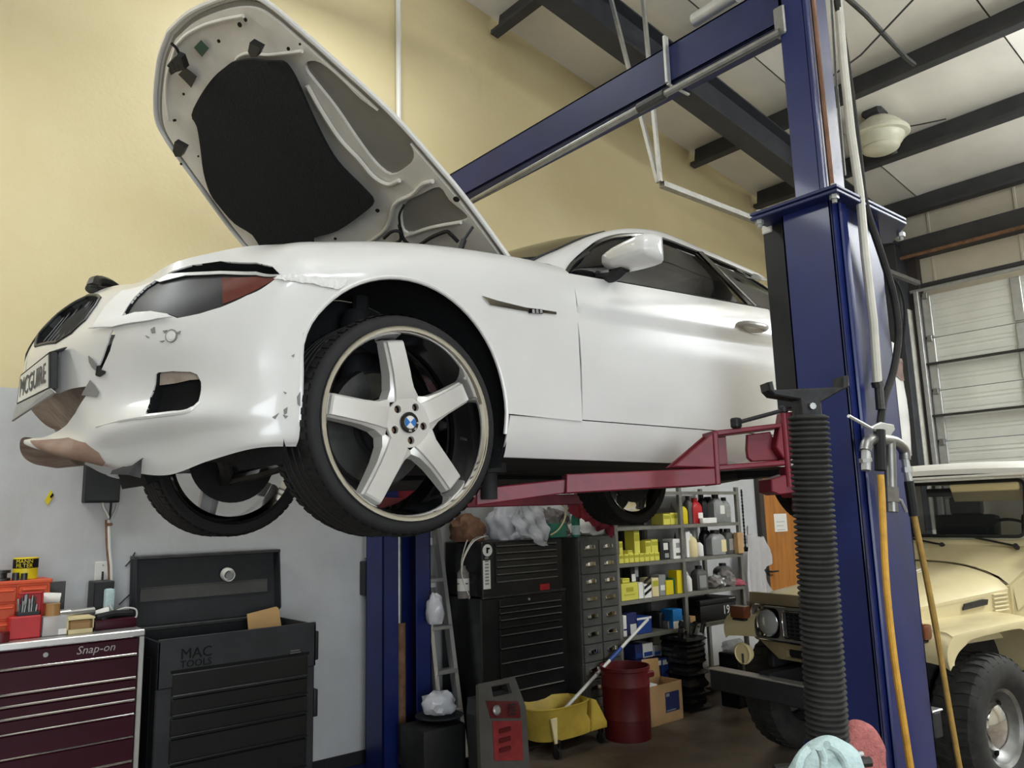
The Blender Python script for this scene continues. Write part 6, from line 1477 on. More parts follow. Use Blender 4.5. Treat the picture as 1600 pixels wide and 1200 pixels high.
# ---- coat, wrapped stack, cartons, bin, mop bucket
yc = 4.80
co = [(1166, 838), (1172, 834), (1182, 842), (1188, 836), (1200, 880), (1185, 890), (1190, 880), (1198, 905), (1201, 930), (1192, 945), (1178, 940), (1166, 945), (1163, 900), (1162, 860)]
co = [(1164, 838), (1170, 833), (1178, 840), (1184, 838), (1192, 850), (1200, 878), (1189, 890), (1195, 905), (1202, 930), (1196, 946), (1182, 940), (1172, 946), (1164, 938), (1161, 900), (1160, 865)]
def coat_fn(v):
    X, Z = v[:, 0], v[:, 1]; return np.stack([X, yc+.012*np.sin(X*28+Z*1.5)+.006*np.sin(X*61-Z*2)+.02*(1.2-Z), Z], -1)
t = tag(obj('shop_coat', panel(coat_fn, [(xpx(x, y, yc), zpx(x, y, yc)) for x, y in co], [], .022, -.05), 'coat_white', ang=60), 'white work coat hanging on the wall between shelving and orange door', 'coat')
sl_ = [(1181, 845), (1186, 838), (1195, 858), (1200, 879), (1187, 889), (1184, 870)]
o = panel(lambda v: coat_fn(v)-np.array([0, .05, 0]), [(xpx(x, y, yc), zpx(x, y, yc)) for x, y in sl_], [], .03, .03); bmesh.ops.transform(o.bm, matrix=Matrix.Translation(-t.location), verts=o.bm.verts[:]); obj('sleeve', o, 'coat_white', t, local=True, ang=60)
tag(obj('coat_hook', B().tube([at(1168, 822, Y=4.93), at(1168, 834, Y=4.88), at(1168, 838, Y=4.82), at(1168, 832, Y=4.80)], .006, 6), 'steel'), 'small steel hook on the wall above the white coat', 'hook')
q0, q1 = at(1070, 1112, Z=0), at(1139, 1112, Z=0); zt = zpx(1100, 990, q0[1])
t = thing('wrapped_stack', 'stack of parts wrapped in shiny black film on the floor before the shelving', 'wrapped stack', ((q0[0]+q1[0])/2, q0[1]+.16, 0))
sx0, sx1, sy0 = q0[0], q1[0], q0[1]-.06; b = B(); rows = []; rnd = random.Random(8); nl = 26
for k in range(nl+1):
    z = zt*k/nl; off = rnd.uniform(-.018, .018); bul = .012*math.sin(k*PI/2)+off
    rows.append([(sx0-bul+.3*0, sy0-bul, z), ((sx0+sx1)/2, sy0-bul-.012, z), (sx1+bul, sy0-bul, z), (sx1+bul, sy0+.27, z), ((sx0+sx1)/2, sy0+.28, z), (sx0-bul, sy0+.27, z)])
R0 = np.array(rows); R0 = np.concatenate([R0[:, :1]+(R0[:, 1:2]-R0[:, :1])*f for f in ()], 1) if False else R0
b.grid(R0, cv=True); b.raw(rows[-1], [tuple(range(6))]); obj('wrapped_body', b, 'wrap_black', t, ang=20)
b = B(); 
for k in range(7): p = Vector((sx0+.04+.05*k, sy0+.1+.03*(k % 3), zt)); b.tube([p, p+Vector((rnd.uniform(-.03, .03), -.02, .07+.05*rnd.random())), p+Vector((rnd.uniform(-.06, .06), -.05, .05+.04*rnd.random()))], [.018, .012, .005], 6, smooth=3)
obj('film_ends', b, 'wrap_black', t, kind='stuff')
lump((xpx(1148, 1012, 4.1), 4.1, zpx(1148, 1018, 4.1)), (.17, .2, .1), 'bag', 'white_bag', 'white plastic bag lying on the clutter beside the off-roader bumper', 'bag', 51, 3, .35, 3)
# stand for that bag: a low carton behind the bumper
cz = zpx(1148, 1018, 4.1); xx = xpx(1148, 1012, 4.1); tag(obj('low_carton', B().b2((xx-.10, 4.02, 0), (xx+.10, 4.2, cz-.002), .006), 'wrap_black'), 'narrow black wrapped bundle under the white plastic bag', 'bundle')
# cardboard box with a raised flap
q0, q1, q2 = at(1018, 1137, Z=0), at(1068, 1121, Z=0), None
cy = q0[1]; bx0, bx1 = q0[0], xpx(1068, 1121, cy); bz = zpx(1040, 1068, cy)
t = thing('cardboard_box', 'open brown cardboard box with one flap raised beside the red bin', 'box', ((bx0+bx1)/2, cy+.17, 0))
b = B(); b.b2((bx0, cy, 0), (bx1, cy+.005, bz)); b.b2((bx0, cy+.215, 0), (bx1, cy+.22, bz)); b.b2((bx0, cy, 0), (bx0+.005, cy+.22, bz)); b.b2((bx1-.005, cy, 0), (bx1, cy+.22, bz)); b.b2((bx0, cy, 0), (bx1, cy+.22, .005)); obj('carton', b, 'cardboard', t)
fz = zpx(1052, 1037, cy+.05); obj('flap', B().prism([(bx0+.14, cy+.215, bz), (bx1, cy+.215, bz), (bx1+.01, cy+.235, fz+.02), (bx0+.2, cy+.235, fz+.03)], (0, .005, 0)), 'cardboard_light', t)
obj('flap', B().prism([(bx0, cy+.002, bz), (bx0, cy+.21, bz), (bx0-.10, cy+.19, bz-.05), (bx0-.10, cy+.03, bz-.05)], (0, 0, .005)), 'cardboard', t)
p0, p1 = at(1039, 1083, Y=cy), at(1062, 1108, Y=cy); l = obj('label', B().b2((p0[0], cy-.002, p1[2]), (p1[0], cy+.001, p0[2])), 'blue_dark', t)
obj('label_print', B().b2((p0[0]+.008, cy-.003, p0[2]-.03), (p0[0]+.05, cy-.0015, p0[2]-.008)).b2((p0[0]+.008, cy-.003, p1[2]+.008), (p1[0]-.05, cy-.0015, p1[2]+.016)), 'grey_bottle', l, kind='stuff')
obj('white_liner', B().b2((bx0+.01, cy+.02, bz-.02), (bx0+.12, cy+.2, bz+.006), .004), 'paper', t)
# red bin
rb0 = Vector(at(982, 1163, Z=0)); aw = Vector((rb0.x, rb0.y, 0)).normalized(); rr = .178; rc = Vector((rb0.x, rb0.y, 0))+aw*rr; rz = .505
t = thing('red_bin', 'round dark red plastic bin on the floor between mop bucket and cardboard box', 'bin', tuple(rc))
obj('bin', B().lathe([(0, .005), (rr*.93, .0), (rr*.94, .02), (rr*.95, rz*.28), (rr*.965, rz*.285), (rr*.965, rz*.3), (rr*.955, rz*.31), (rr*.98, rz*.72), (rr*.995, rz*.73), (rr*.995, rz*.75), (rr*.985, rz*.76), (rr, rz*.94), (rr*1.03, rz*.95), (rr*1.03, rz), (rr*.97, rz), (rr*.9, .02), (0, .02)], rc, n=48), 'dark_red', t)
for a in (R_(-60), R_(120)): obj('handle', B().b2((rc.x+rr*math.cos(a)-.05, rc.y+rr*math.sin(a)-.015, rz*.84), (rc.x+rr*math.cos(a)+.05, rc.y+rr*math.sin(a)+.015, rz*.93), .01), 'dark_red', t)
# mop bucket
bc = at(880, 1165, Z=.0); by = 4.10
bl, br_ = xpx(828, 1102, by+.1), xpx(917, 1100, by+.1); zt = zpx(870, 1108, by); zb = zpx(875, 1160, by)
t = thing('mop_bucket', 'yellow mop bucket on casters with an open top', 'mop bucket', ((bl+br_)/2, by+.15, 0))
def ovl(f, x0, x1, y0, y1, n=32): return [((x0+x1)/2+(x1-x0)/2*math.copysign(abs(math.cos(a))**.75, math.cos(a)), (y0+y1)/2+(y1-y0)/2*math.copysign(abs(math.sin(a))**.75, math.sin(a)), f) for a in np.linspace(0, 2*PI, n, endpoint=False)]
rows = [ovl(zb+.004, bl+.07, br_+.03, by+.03, by+.31), ovl(zb, bl+.06, br_+.05, by+.02, by+.32), ovl(zb+.07, bl+.05, br_+.04, by+.01, by+.33), ovl(zt-.10, bl+.02, br_-.01, by, by+.34), ovl(zt-.02, bl, br_, by-.005, by+.345), ovl(zt, bl-.008, br_+.008, by-.015, by+.355), ovl(zt+.004, bl+.0, br_, by-.005, by+.345), ovl(zt-.02, bl+.012, br_-.012, by+.01, by+.33), ovl(zb+.03, bl+.07, br_-.03, by+.04, by+.3)]
b = B(); b.grid(np.array(rows), cv=True); b.raw(rows[0], [tuple(range(32))]); b.raw(rows[-1], [tuple(range(32))]); obj('tub', b, 'bucket_yellow', t)
obj('foot_wedge', B().prism([(br_-.03, by+.03, zb), (br_+.13, by+.03, zb), (br_+.13, by+.03, zb+.04), (br_+.03, by+.03, zb+.2), (br_-.02, by+.03, zb+.22)], (0, .26, 0), .006), 'bucket_yellow', t)
q = at(867, 1145, Y=by); obj('front_tab', B().prism([(q[0]-.035, by+.01, zb+.16), (q[0]+.025, by+.01, zb+.16), (q[0]+.012, by-.0, zb-.0), (q[0]-.012, by-.0, zb-.0)], (0, -.014, 0), .003), 'cream', t)
obj('water', B().prism(ovl(zb+.12, bl+.045, br_-.02, by+.03, by+.31), (0, 0, .001)), 'rust', t)
for x, y in ((bl+.16, by+.02), (br_+.1, by+.07), (bl+.1, by+.3), (br_+.06, by+.28)):
    c = obj('caster', B().cyl((x-.012, y, .036), (x+.012, y, .036), .036, n=18), 'rubber', t); obj('caster_fork', B().b2((x-.018, y-.012, .03), (x-.013, y+.012, zb+.01)).b2((x+.013, y-.012, .03), (x+.018, y+.012, zb+.01)).b2((x-.02, y-.015, zb-.006), (x+.02, y+.015, zb+.012)), 'steel_dark', c, kind='stuff')
# mop handle leaning on the shelf
m0 = Vector(at(884, 1106, Y=by+.12)); m1 = Vector(at(1012, 968, Y=4.36)); d = m1-m0
t = thing('mop', 'white and blue mop handle leaning from the yellow bucket to the shelves', 'mop', tuple(m0-d*.12))
obj('pole', B().tube([m0-d*.15, m1], .0125, 12), 'white_plastic', t); obj('grip', B().tube([m0+d*.50, m0+d*.64], .0155, 12), 'blue', t); obj('collar', B().tube([m0+d*.335, m0+d*.35], .017, 12), 'galv', t)
# grey and red shop machine
gy = 4.02; g0, g1 = xpx(752, 1066, gy), xpx(809, 1063, gy); gb0, gb1 = xpx(752, 1190, gy-.06), xpx(828, 1190, gy-.06); gz = zpx(780, 1064, gy)
t = thing('charger_cabinet', 'grey plastic battery charger with a red front panel and carry slot', 'charger', ((g0+g1)/2, gy+.1, 0))
def zz2(y_): return zpx(790, y_, gy-.03)
fr = [(gb0, gy-.06, 0), (gb1, gy-.06, 0), (gb1-.01, gy-.05, zz2(1110)), (g1, gy+.03, gz), (g0, gy+.03, gz), (gb0-.01, gy-.05, zz2(1110))]
b = B(); n0 = (0, .2, 0)
hole = [(g0+.09, gz-.028), (g1-.06, gz-.028), (g1-.055, gz-.085), (g0+.085, gz-.085)]
def chf(v):
    X, Z = v[:, 0], v[:, 1]; zk = zz2(1110); return np.stack([X, np.where(Z > zk, gy-.05+.08*(Z-zk)/(gz-zk), gy-.06+.01*Z/zk), Z], -1)
panel(chf, [(gb0, 0), (gb1, 0), (gb1-.012, zz2(1110)), (g1, gz), (g0, gz), (gb0-.002, zz2(1110))], [hole], .06, .03, b); obj('shell', b, 'grey_plastic', t)
obj('rear_shell', B().prism([(gb0+.01, gy-.02, 0), (gb1-.01, gy-.02, 0), (gb1-.02, gy-.0, zz2(1110)), (g1-.01, gy+.07, gz-.1), (g0+.01, gy+.07, gz-.1), (gb0+.01, gy-.0, zz2(1110))], (0, .1, 0), .01), 'box_inner', t)
px0, px1 = xpx(766, 1110, gy-.05), xpx(811, 1110, gy-.05)
def rp(x0, y0, x1, y1, d, m, nm, par=None): return obj(nm, panel(lambda v: chf(v)-np.array([0, d, 0]), [(xpx(x0, y1, gy-.05), zpx(x0, y1, gy-.05)), (xpx(x1+(y1-y0)*.03, y1, gy-.05), zpx(x1, y1, gy-.05)), (xpx(x1, y0, gy-.05), zpx(x1, y0, gy-.05)), (xpx(x0-2, y0, gy-.05), zpx(x0, y0, gy-.05))], [], .05, .004), m, par or t)
pn = rp(766, 1096, 812, 1122, .004, 'dark_red', 'control_panel'); rp(771, 1126, 814, 1188, .004, 'faded_red', 'front_panel')
q = at(777, 1110, Y=gy-.06); obj('gauge', B().lathe([(0, .012), (.02, .012), (.028, .006), (.03, 0)], (q[0], q[1]+.006, q[2]), (0, -1, .2), 20), 'galv', pn)
for k in range(4): q = at(800, 1101+5*k, Y=gy-.056); obj('marking', B().b2((q[0]-.03, q[1]-.004, q[2]-.004), (q[0]+.03, q[1]-.001, q[2]+.004)), 'steel_dark', pn, kind='stuff')
for k in range(3): q = at(790, 1140+15*k, Y=gy-.062); obj('marking', B().b2((q[0]-.05, q[1]-.003, q[2]-.014), (q[0]+.04, q[1]-.0, q[2]+.012), .004), 'dark_red', t, kind='stuff')
obj('toe_plate', B().b2((gb0-.02, gy-.12, 0), (gb1+.02, gy+.0, .012), .004), 'steel', t)
# dark box and bits by the far post
t = thing('oil_drain', 'black wheeled oil drain tank between the far post and the charger', 'tank', (3.05, 4.1, 0))
o0, o1 = xpx(676, 1150, 4.25), xpx(742, 1150, 4.25); oz = zpx(700, 1130, 4.25)
obj('tank', B().b2((o0-.1, 4.2, .04), (o1-.1, 4.48, oz), .03, 2), 'black_plastic', t); obj('pan', B().lathe([(0, oz), (.05, oz), (.15, oz+.03), (.155, oz+.035), (.13, oz+.03), (0, oz+.02)], ((o0+o1)/2-.05, 4.34, 0), n=28), 'black_plastic', t)
for x in (o0-.05, o1-.06): obj('wheel', B().cyl((x-.02, 4.24, .06), (x+.02, 4.24, .06), .06, n=20), 'rubber', t)
q = at(738, 1115, Y=4.3); obj('standpipe', B().tube([(q[0]-.01, 4.33, oz-.02), (q[0]-.01, 4.3, q[2]), (q[0]+.03, 4.28, q[2]+.02), (q[0]+.06, 4.25, q[2]-.05), (q[0]+.055, 4.2, .05)], .014, 8, smooth=4), 'rubber', t)
lump((xpx(688, 1096, 4.34), 4.36, oz+.045), (.20, .22, .13), 'bag', 'white_sack', 'white paper sack on the black tank beside the ladder', 'sack', 61, 3, .3, 3)
q0 = max(3.16, xpx(699, 1095, 4.5)); tag(obj('blue_carton', B().b2((q0, 4.57, .0), (q0+.09, 4.69, zpx(701, 1082, 4.58)), .004), 'blue_bright'), 'blue carton standing behind the white paper sack', 'box')
# ladder
t = thing('step_ladder', 'aluminium step ladder leaning on the wall behind the far blue post', 'ladder', (3.2, 4.7, 0))
def lp(px, py, k): return at(px, py, Y=4.80-.22*k)
r0, r1 = Vector(lp(683, 836, 0)), Vector(lp(717, 1112, 1)); dr_ = (r1-r0); r1 = r0+dr_*((r0.z-.01)/(r0.z-r1.z)); wv = Vector((-.15, 0, 0))
top = r0+(r0-r1)*.12
obj('rail', B().bar(r1, top, .03, .06, up=(0, -1, .1)), 'alu', t); obj('rail', B().bar(r1+wv*1.15, top+wv, .03, .06, up=(0, -1, .1)), 'alu', t)
for py in (905, 978, 1046, 1108):
    k = (py-836)/(1112-836); c = Vector(lp(683+34*k, py, k)); obj('step', B().box(c+wv*.5*(1+.1*k), (.16*(1+.1*k), .085, .028), None, .004), 'alu', t)
obj('rear_rail', B().bar((r0.x+.02, 4.90, .9), (r0.x+.02, 4.88, top.z), .025, .04, up=(0, -1, 0)), 'alu', t)
for k, (a, c, d_, e) in enumerate(((673, 681, 841, 852), (673, 683, 905, 918))):
    q0, q1 = at(a-8, d_, Y=4.86), at(c, e, Y=4.86); tag(obj('white_part', B().b2((q0[0], 4.86, q1[2]), (q1[0], 4.93, q0[2]), .006).b2((q0[0], 4.87, q0[2]+.01), (q1[0]-.01, 4.92, q0[2]+.03), .004) if False else B().b2((q0[0], 4.86, q1[2]), (q1[0], 4.938, q0[2]), .012, 2), 'white_plastic'), ('white fitting on the wall at the far post, upper one', 'white fitting on the wall at the far post, lower one')[k], 'fitting', 'white wall fittings')
lump((xpx(680, 962, 4.50), 4.50, zpx(683, 974, 4.50)), (.11, .12, .2), 'bag', 'clear_bag', 'clear plastic bag sitting on a step of the ladder', 'bag', 71, 3, .3, 3)
q0, q1 = at(566, 877, Y=4.9), at(573, 930, Y=4.9); tag(obj('black_case', B().b2((q0[0], 4.86, q1[2]), (q1[0]+.1, 4.938, q0[2]), .006), 'black_plastic'), 'small black case on the wall just left of the far post', 'case')
for pts in (((566, 838), (571, 870)),): tag(obj('wall_bracket', B().b2(tuple(at(568, 872, Y=4.93)), tuple(at(574, 838, Y=4.89)), .004), 'galv'), 'thin grey bracket on the wall at the left of the far post', 'bracket')

# ================================================================== beige off-roader behind the post; local axes: x forward, y its left, z up
fj = thing('off_roader', 'beige vintage off-roader with a white roof parked behind the blue post', 'car', (5.10, 2.53, 0), R_(173))
def fo_(nm, b, m, p=None, ang=32, **kw): return obj(nm, b, m, p or fj, local=True, ang=ang, **kw)
def both(fn):
    for s in (1, -1): fn(s)
# tub and doors
b = B(); b.prism([(-.86, -.70, .55), (-.86, -.70, 1.34), (-3.05, -.70, 1.30), (-3.05, -.70, .55)], (0, 1.40, 0), .02); body = fo_('body', b, 'fj_paint')
def _door(s):
    d = fo_('door', B().b2((-1.0, s*.70, .62), (-1.78, s*.715, 1.31), .008), 'fj_paint'); fo_('door_hinge', B().b2((-.97, s*.715, 1.16), (-1.03, s*.735, 1.22), .004).b2((-.97, s*.715, .72), (-1.03, s*.735, .78), .004), 'fj_dark_and_shade', d, kind='stuff'); fo_('door_handle', B().b2((-1.62, s*.715, 1.13), (-1.74, s*.745, 1.16), .006), 'chrome', d)
    w_ = fo_('door_window', B().b2((-1.02, s*.655, 1.36), (-1.72, s*.661, 1.72), .0), 'glass_clear'); b = B(); b.tube([(-1.0, s*.66, 1.34), (-.99, s*.655, 1.76), (-1.76, s*.655, 1.76), (-1.76, s*.66, 1.34)], .022, 8, True); fo_('window_frame', b, 'fj_white', w_)
    fo_('side_window', B().b2((-1.9, s*.655, 1.40), (-2.9, s*.661, 1.72)), 'glass_clear')
both(_door)
b = B(); b.b2((-1.78, -.68, 1.30), (-1.86, -.63, 1.80)).b2((-1.78, .63, 1.30), (-1.86, .68, 1.80)).b2((-2.96, -.68, 1.30), (-3.05, .68, 1.80)); fo_('hard_top_wall', b, 'fj_white', kind='stuff')
# cowl, hood
P = []
for u, hw, z, cr in ((-.60, .605, 1.115, .13), (-.72, .645, 1.19, .105), (-.84, .68, 1.28, .06), (-.90, .69, 1.315, .03)): P.append([(u, -hw-.015, z-.16)]+[(u, hw*t, z+cr*(1-abs(t)**3)-.02*(abs(t) > .98)) for t in np.linspace(-1, 1, 17)]+[(u, hw+.015, z-.16)])
fo_('cowl', B().grid(np.array(P)), 'fj_paint')
b = B()
for s in (1, -1): b.prism([(-.58, s*.60, .80), (-.58, s*.60, 1.10), (-.90, s*.69, 1.30), (-1.0, s*.70, 1.3), (-1.0, s*.70, .62), (-.80, s*.66, .62)], (0, -s*.03, 0))
fo_('cowl_side', b, 'fj_paint', kind='stuff')
P = []
for k, u in enumerate(np.linspace(.46, -.585, 12)):
    f = (.46-u)/1.045; hw = .505+.085*f; z = 1.055+.055*f-.03*max(0, (.10-f)/.10)**2; cr = .04+.085*f
    P.append([(u, hw*t, z+cr*(1-abs(t)**3)-.022*max(0, (abs(t)-.92)/.08)) for t in np.linspace(-1, 1, 21)])
P = np.array(P); b = B(); b.grid(P); 
lo = P.copy(); b.grid(np.concatenate([P[:, :1], P[:, :1]+[0, 0, -.02]], 1)); b.grid(np.concatenate([P[:, -1:], P[:, -1:]+[0, 0, -.02]], 1)); b.grid(np.stack([P[0], P[0]+[0, 0, -.03]], 0))
hood_ = fo_('hood', b, 'fj_paint')
for k in range(7): fo_('hood_vent', B().box((-.30, .14+.032*k, 1.203-.006*k), (.10, .006, .006), Matrix.Rotation(.12, 3, 'Y')), 'fj_white', hood_)
fo_('hood_line', B().tube([(-.595, -.595, 1.10), (-.597, -.4, 1.205), (-.597, -.2, 1.236), (-.598, 0, 1.242), (-.597, .2, 1.236), (-.597, .4, 1.205), (-.595, .595, 1.10)], .004, 6, smooth=3), 'fj_dark_and_shade', hood_)
def _side(s):
    b = B(); b.prism([(.44, s*.50, .80), (.44, s*.505, 1.03), (-.585, s*.588, 1.095), (-.585, s*.588, .80)], (0, -s*.02, 0), .004); sd = fo_('hood_side', b, 'fj_paint')
    n = Vector((.085/1.03, s*1, 0)).normalized()
    for k in range(5):
        z = .965+.024*k; fo_('louver', B().bar((-.40, s*.578, z), (-.55, s*.59, z), .016, .012, bev=.004), 'fj_paint', sd)
    fo_('side_badge', B().prism([(-.08, s*.553, .995), (-.32, s*.574, 1.01), (-.335, s*.575, 1.04), (-.28, s*.571, 1.045), (-.10, s*.555, 1.03)], (0, s*.008, 0)), 'steel_dark', sd)
both(_side)
# fenders: flat topped, wrapped over the wheel
def _fender(s):
    top = [(.50, .775), (.515, .83), (.50, .89), (.45, .93), (.36, .95), (-.30, .955), (-.42, .945), (-.52, .89), (-.60, .78), (-.65, .62)]
    bot = [(.455, .775), (.445, .80), (.40, .835), (.32, .865), (.22, .89), (-.22, .895), (-.34, .875), (-.43, .82), (-.50, .74), (-.55, .62)]
    T, Bq = crspline(np.array(top), 4), crspline(np.array(bot), 4); v0, v1 = .50, .765
    rows = []
    for (u, z), (ub, zb_) in zip(T, Bq): rows.append([(u-.0, s*v0, z+.015), (u, s*(v1-.10), z+.004), (u, s*(v1-.03), z-.004), (u-.0, s*v1, z-.022), (u+(ub-u)*.5, s*(v1+.003), z+(zb_-z)*.55), (ub, s*v1, zb_), (ub, s*(v1-.03), zb_+.004), (ub, s*v0, zb_+.02)])
    b = B(); b.grid(np.array(rows)); b.raw(rows[0], [tuple(range(8))]); fd_ = fo_('fender', b, 'fj_paint', ang=40)
    fo_('turn_lamp', B().b2((.47, s*.55, .90), (.545, s*.675, .98), .012, 2), 'fj_amber', fd_); fo_('lamp_base', B().b2((.44, s*.56, .885), (.54, s*.665, .90), .004), 'black_plastic', fd_)
    fo_('inner_fender', B().b2((.40, s*.46, .58), (-.55, s*.51, .98), .01), 'underbody')
both(_fender)
# face
def face(v): return np.stack([.465+0*v[:, 0], v[:, 0], v[:, 1]], -1)
fc = [(-.565, 1.07), (-.575, .86), (-.55, .80), (-.36, .665), (.36, .665), (.55, .80), (.575, .86), (.565, 1.07)]
def rr_(x0, x1, z0, z1, r, n=5):
    out = []
    for cx, cz, a in ((x1-r, z1-r, 0), (x0+r, z1-r, 90), (x0+r, z0+r, 180), (x1-r, z0+r, 270)): out += [(cx+r*math.cos(R_(a+90*i/n)), cz+r*math.sin(R_(a+90*i/n))) for i in range(n+1)]
    return out
slot = rr_(-.30, .30, .68, .735, .02)
b = panel(face, fc, [slot, rr_(-.53, .53, .79, .98, .03)], .08, .03); fo_('front_face', b, 'fj_dark_and_shade')  # face wears the darker copy: its shadow is part of the colour
bz = fo_('grille_bezel', panel(lambda v: face(v)+np.array([.012, 0, 0]), rr_(-.545, .545, .775, .995, .05), [rr_(-.525, -.325, .79, .98, .04), rr_(-.295, .295, .80, .97, .02), rr_(.325, .525, .79, .98, .04)], .05, .03), 'steel')
fo_('bezel_trim', B().tube([(.482, y, z) for y, z in rr_(-.545, .545, .775, .995, .05)], .007, 6, True), 'chrome', bz)
fo_('bezel_trim', B().tube([(.482, y, z) for y, z in rr_(-.295, .295, .80, .97, .02)], .005, 6, True), 'chrome', bz)
fo_('grille_mesh', B().b2((.43, -.3, .79), (.44, .3, .98)), 'dark_hole')
b = B()
for z in np.linspace(.81, .955, 7): b.b2((.44, -.295, z-.003), (.452, .295, z+.003))
for y in np.linspace(-.28, .28, 15): b.b2((.44, y-.002, .80), (.449, y+.002, .97))
fo_('grille_bars', b, 'black_plastic', bz, kind='stuff')
def _lamp(s):
    c = (.44, s*.425, .885); h = fo_('headlight', B().lathe([(.087, .0), (.092, .03), (.088, .04), (.08, .036), (.078, .02), (.05, -.03), (0, -.04)], c, (1, 0, 0), 32), 'chrome')
    P = [(.079, .034), (.06, .048), (.03, .056), (0, .058)]; fo_('lens', B().lathe(P, c, (1, 0, 0), 28), 'lens', h)
    fo_('lamp_cup', B().b2((.40, s*.325, .79), (.43, s*.525, .98)), 'steel_dark')
both(_lamp)
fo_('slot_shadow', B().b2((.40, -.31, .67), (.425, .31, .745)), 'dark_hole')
# bumper, springs, axle, fog lamp
bp = fo_('front_bumper', B().b2((.62, -.76, .445), (.69, .76, .575), .008), 'box_inner'); fo_('bumper_lip', B().b2((.60, -.76, .57), (.695, .76, .582), .004), 'alu', bp)
fo_('frame_rail', B().b2((-3.0, -.40, .48), (.62, -.32, .60)).b2((-3.0, .32, .48), (.62, .40, .60)).b2((-.45, -.28, .62), (.36, .28, .98)), 'underbody', kind='stuff')
fo_('front_axle', B().tube([(0, -.62, .39), (0, .62, .39)], .05, 12).lathe([(0, -.12), (.1, -.08), (.14, 0), (.1, .08), (0, .12)], (0, -.2, .39), (1, 0, 0), 20), 'underbody', kind='stuff')
for s in (1, -1): fo_('leaf_spring', B().tube([(.60, s*.36, .52), (.3, s*.36, .44), (0, s*.36, .42), (-.3, s*.36, .44), (-.55, s*.36, .52)], .022, 6, smooth=3), 'steel_dark')
fo_('tie_rod', B().tube([(.16, -.60, .38), (.16, .60, .38)], .016, 8).tube([(.18, -.5, .36), (.18, -.3, .34), (.18, .0, .345)], .012, 8), 'steel', kind='stuff')
q = at(1161, 1021, X=4.5); fl_ = Vector(WM[fj.name].inverted() @ Vector(q)); c = (fl_.x, fl_.y, fl_.z)
fg = fo_('fog_lamp', B().lathe([(0, -.05), (.05, -.045), (.066, -.01), (.068, .005), (.06, .01), (.056, .004), (0, .004)], c, (1, -.0, 0), 24), 'cream'); fo_('lamp_stalk', B().tube([c, (c[0], c[1], .60)], .01, 6), 'steel_dark', fg)
# windscreen frame, glass, roof
def wsf(v): return np.stack([-.85-.12*(v[:, 1]-1.33)/.5, v[:, 0], v[:, 1]], -1)
go = rr_(-.60, .60, 1.395, 1.765, .05)
b = panel(wsf, [(-.69, 1.335), (.69, 1.335), (.675, 1.81), (-.675, 1.81)], [go], .08, .04); wf = fo_('windscreen_frame', b, 'fj_paint')
fo_('windscreen', panel(lambda v: wsf(v)-np.array([.02, 0, 0]), go, [], .1, .004), 'glass_clear', wf)
fo_('glass_seal', B().tube([tuple(wsf(np.array([p]))[0]+[.004, 0, 0]) for p in rr_(-.60, .60, 1.395, 1.765, .05)], .012, 8, True), 'black_plastic', wf)
fo_('seal_bead', B().tube([tuple(wsf(np.array([p]))[0]+[.011, 0, 0]) for p in rr_(-.615, .615, 1.38, 1.78, .06)], .005, 6, True), 'galv', wf)
P = []
for u, w_, z in ((-.80, .685, 1.80), (-.795, .69, 1.835), (-.83, .685, 1.862), (-1.0, .66, 1.885), (-2.0, .66, 1.90), (-3.0, .66, 1.885), (-3.1, .68, 1.80)): P.append([(u, -w_, min(z, 1.80)-.012)]+[(u, w_*t, z+.02*(1-t*t)-.025*(abs(t) > .97)*(z > 1.84)) for t in np.linspace(-1, 1, 15)]+[(u, w_, min(z, 1.80)-.012)])
rf = fo_('roof', B().grid(np.array(P)), 'fj_white'); fo_('roof_lining', B().b2((-.83, -.64, 1.775), (-3.0, .64, 1.79)), 'fj_white', rf)
fo_('drip_rail', B().tube([(-.79, -.695, 1.80), (-.79, .695, 1.80), (-3.05, .70, 1.79)], .009, 6), 'fj_white', rf)
# wipers
for y0, y1, zz in ((.12, .50, 1.41), (-.38, .02, 1.41)):
    w_ = fo_('wiper', B().tube([(-.835, y1+.05, 1.335), (-.84, y0+.18, 1.385), (-.842, y0+.14, 1.40)], .007, 6), 'black_plastic', wf); 
    fo_('wiper_blade', B().bar((-.842, y0-.10, 1.405), (-.842, y1-.12, 1.40), .01, .012), 'black_plastic', w_) if False else fo_('wiper_pivot', B().cyl((-.84, y1+.05, 1.325), (-.80, y1+.06, 1.34), .016), 'black_plastic', w_)
fo_('wiper_blade', B().bar((-.828, -.36, 1.405), (-.828, .10, 1.402), .01, .014), 'black_plastic', wf)
# cabin
fo_('cabin_floor', B().b2((-.95, -.66, .58), (-3.0, .66, .64)), 'underbody'); fo_('dash', B().b2((-.92, -.64, 1.12), (-1.05, .64, 1.34), .02), 'fj_dark_and_shade')
for y in (.36, -.30):
    st = fo_('seat', B().b2((-1.35, y-.24, .78), (-1.85, y+.24, .94), .04, 2), 'black_plastic'); fo_('seat_back', B().box((-1.88, y, 1.22), (.12, .48, .62), Matrix.Rotation(-.15, 3, 'Y'), .04, 2), 'black_plastic', st); fo_('head_rest', B().box((-1.93, y, 1.60), (.08, .26, .16), None, .04, 2), 'black_plastic', st)
fo_('steering_wheel', B().lathe([(.185, -.012), (.2, 0), (.185, .012), (.172, 0), (.185, -.012)], (-1.28, .36, 1.36), (-.75, 0, .65), 32).tube([(-1.28, .36, 1.36), (-1.0, .36, 1.12)], .018, 8).bar((-1.28, .18, 1.36), (-1.28, .54, 1.36), .03, .012), 'black_plastic', kind='stuff')
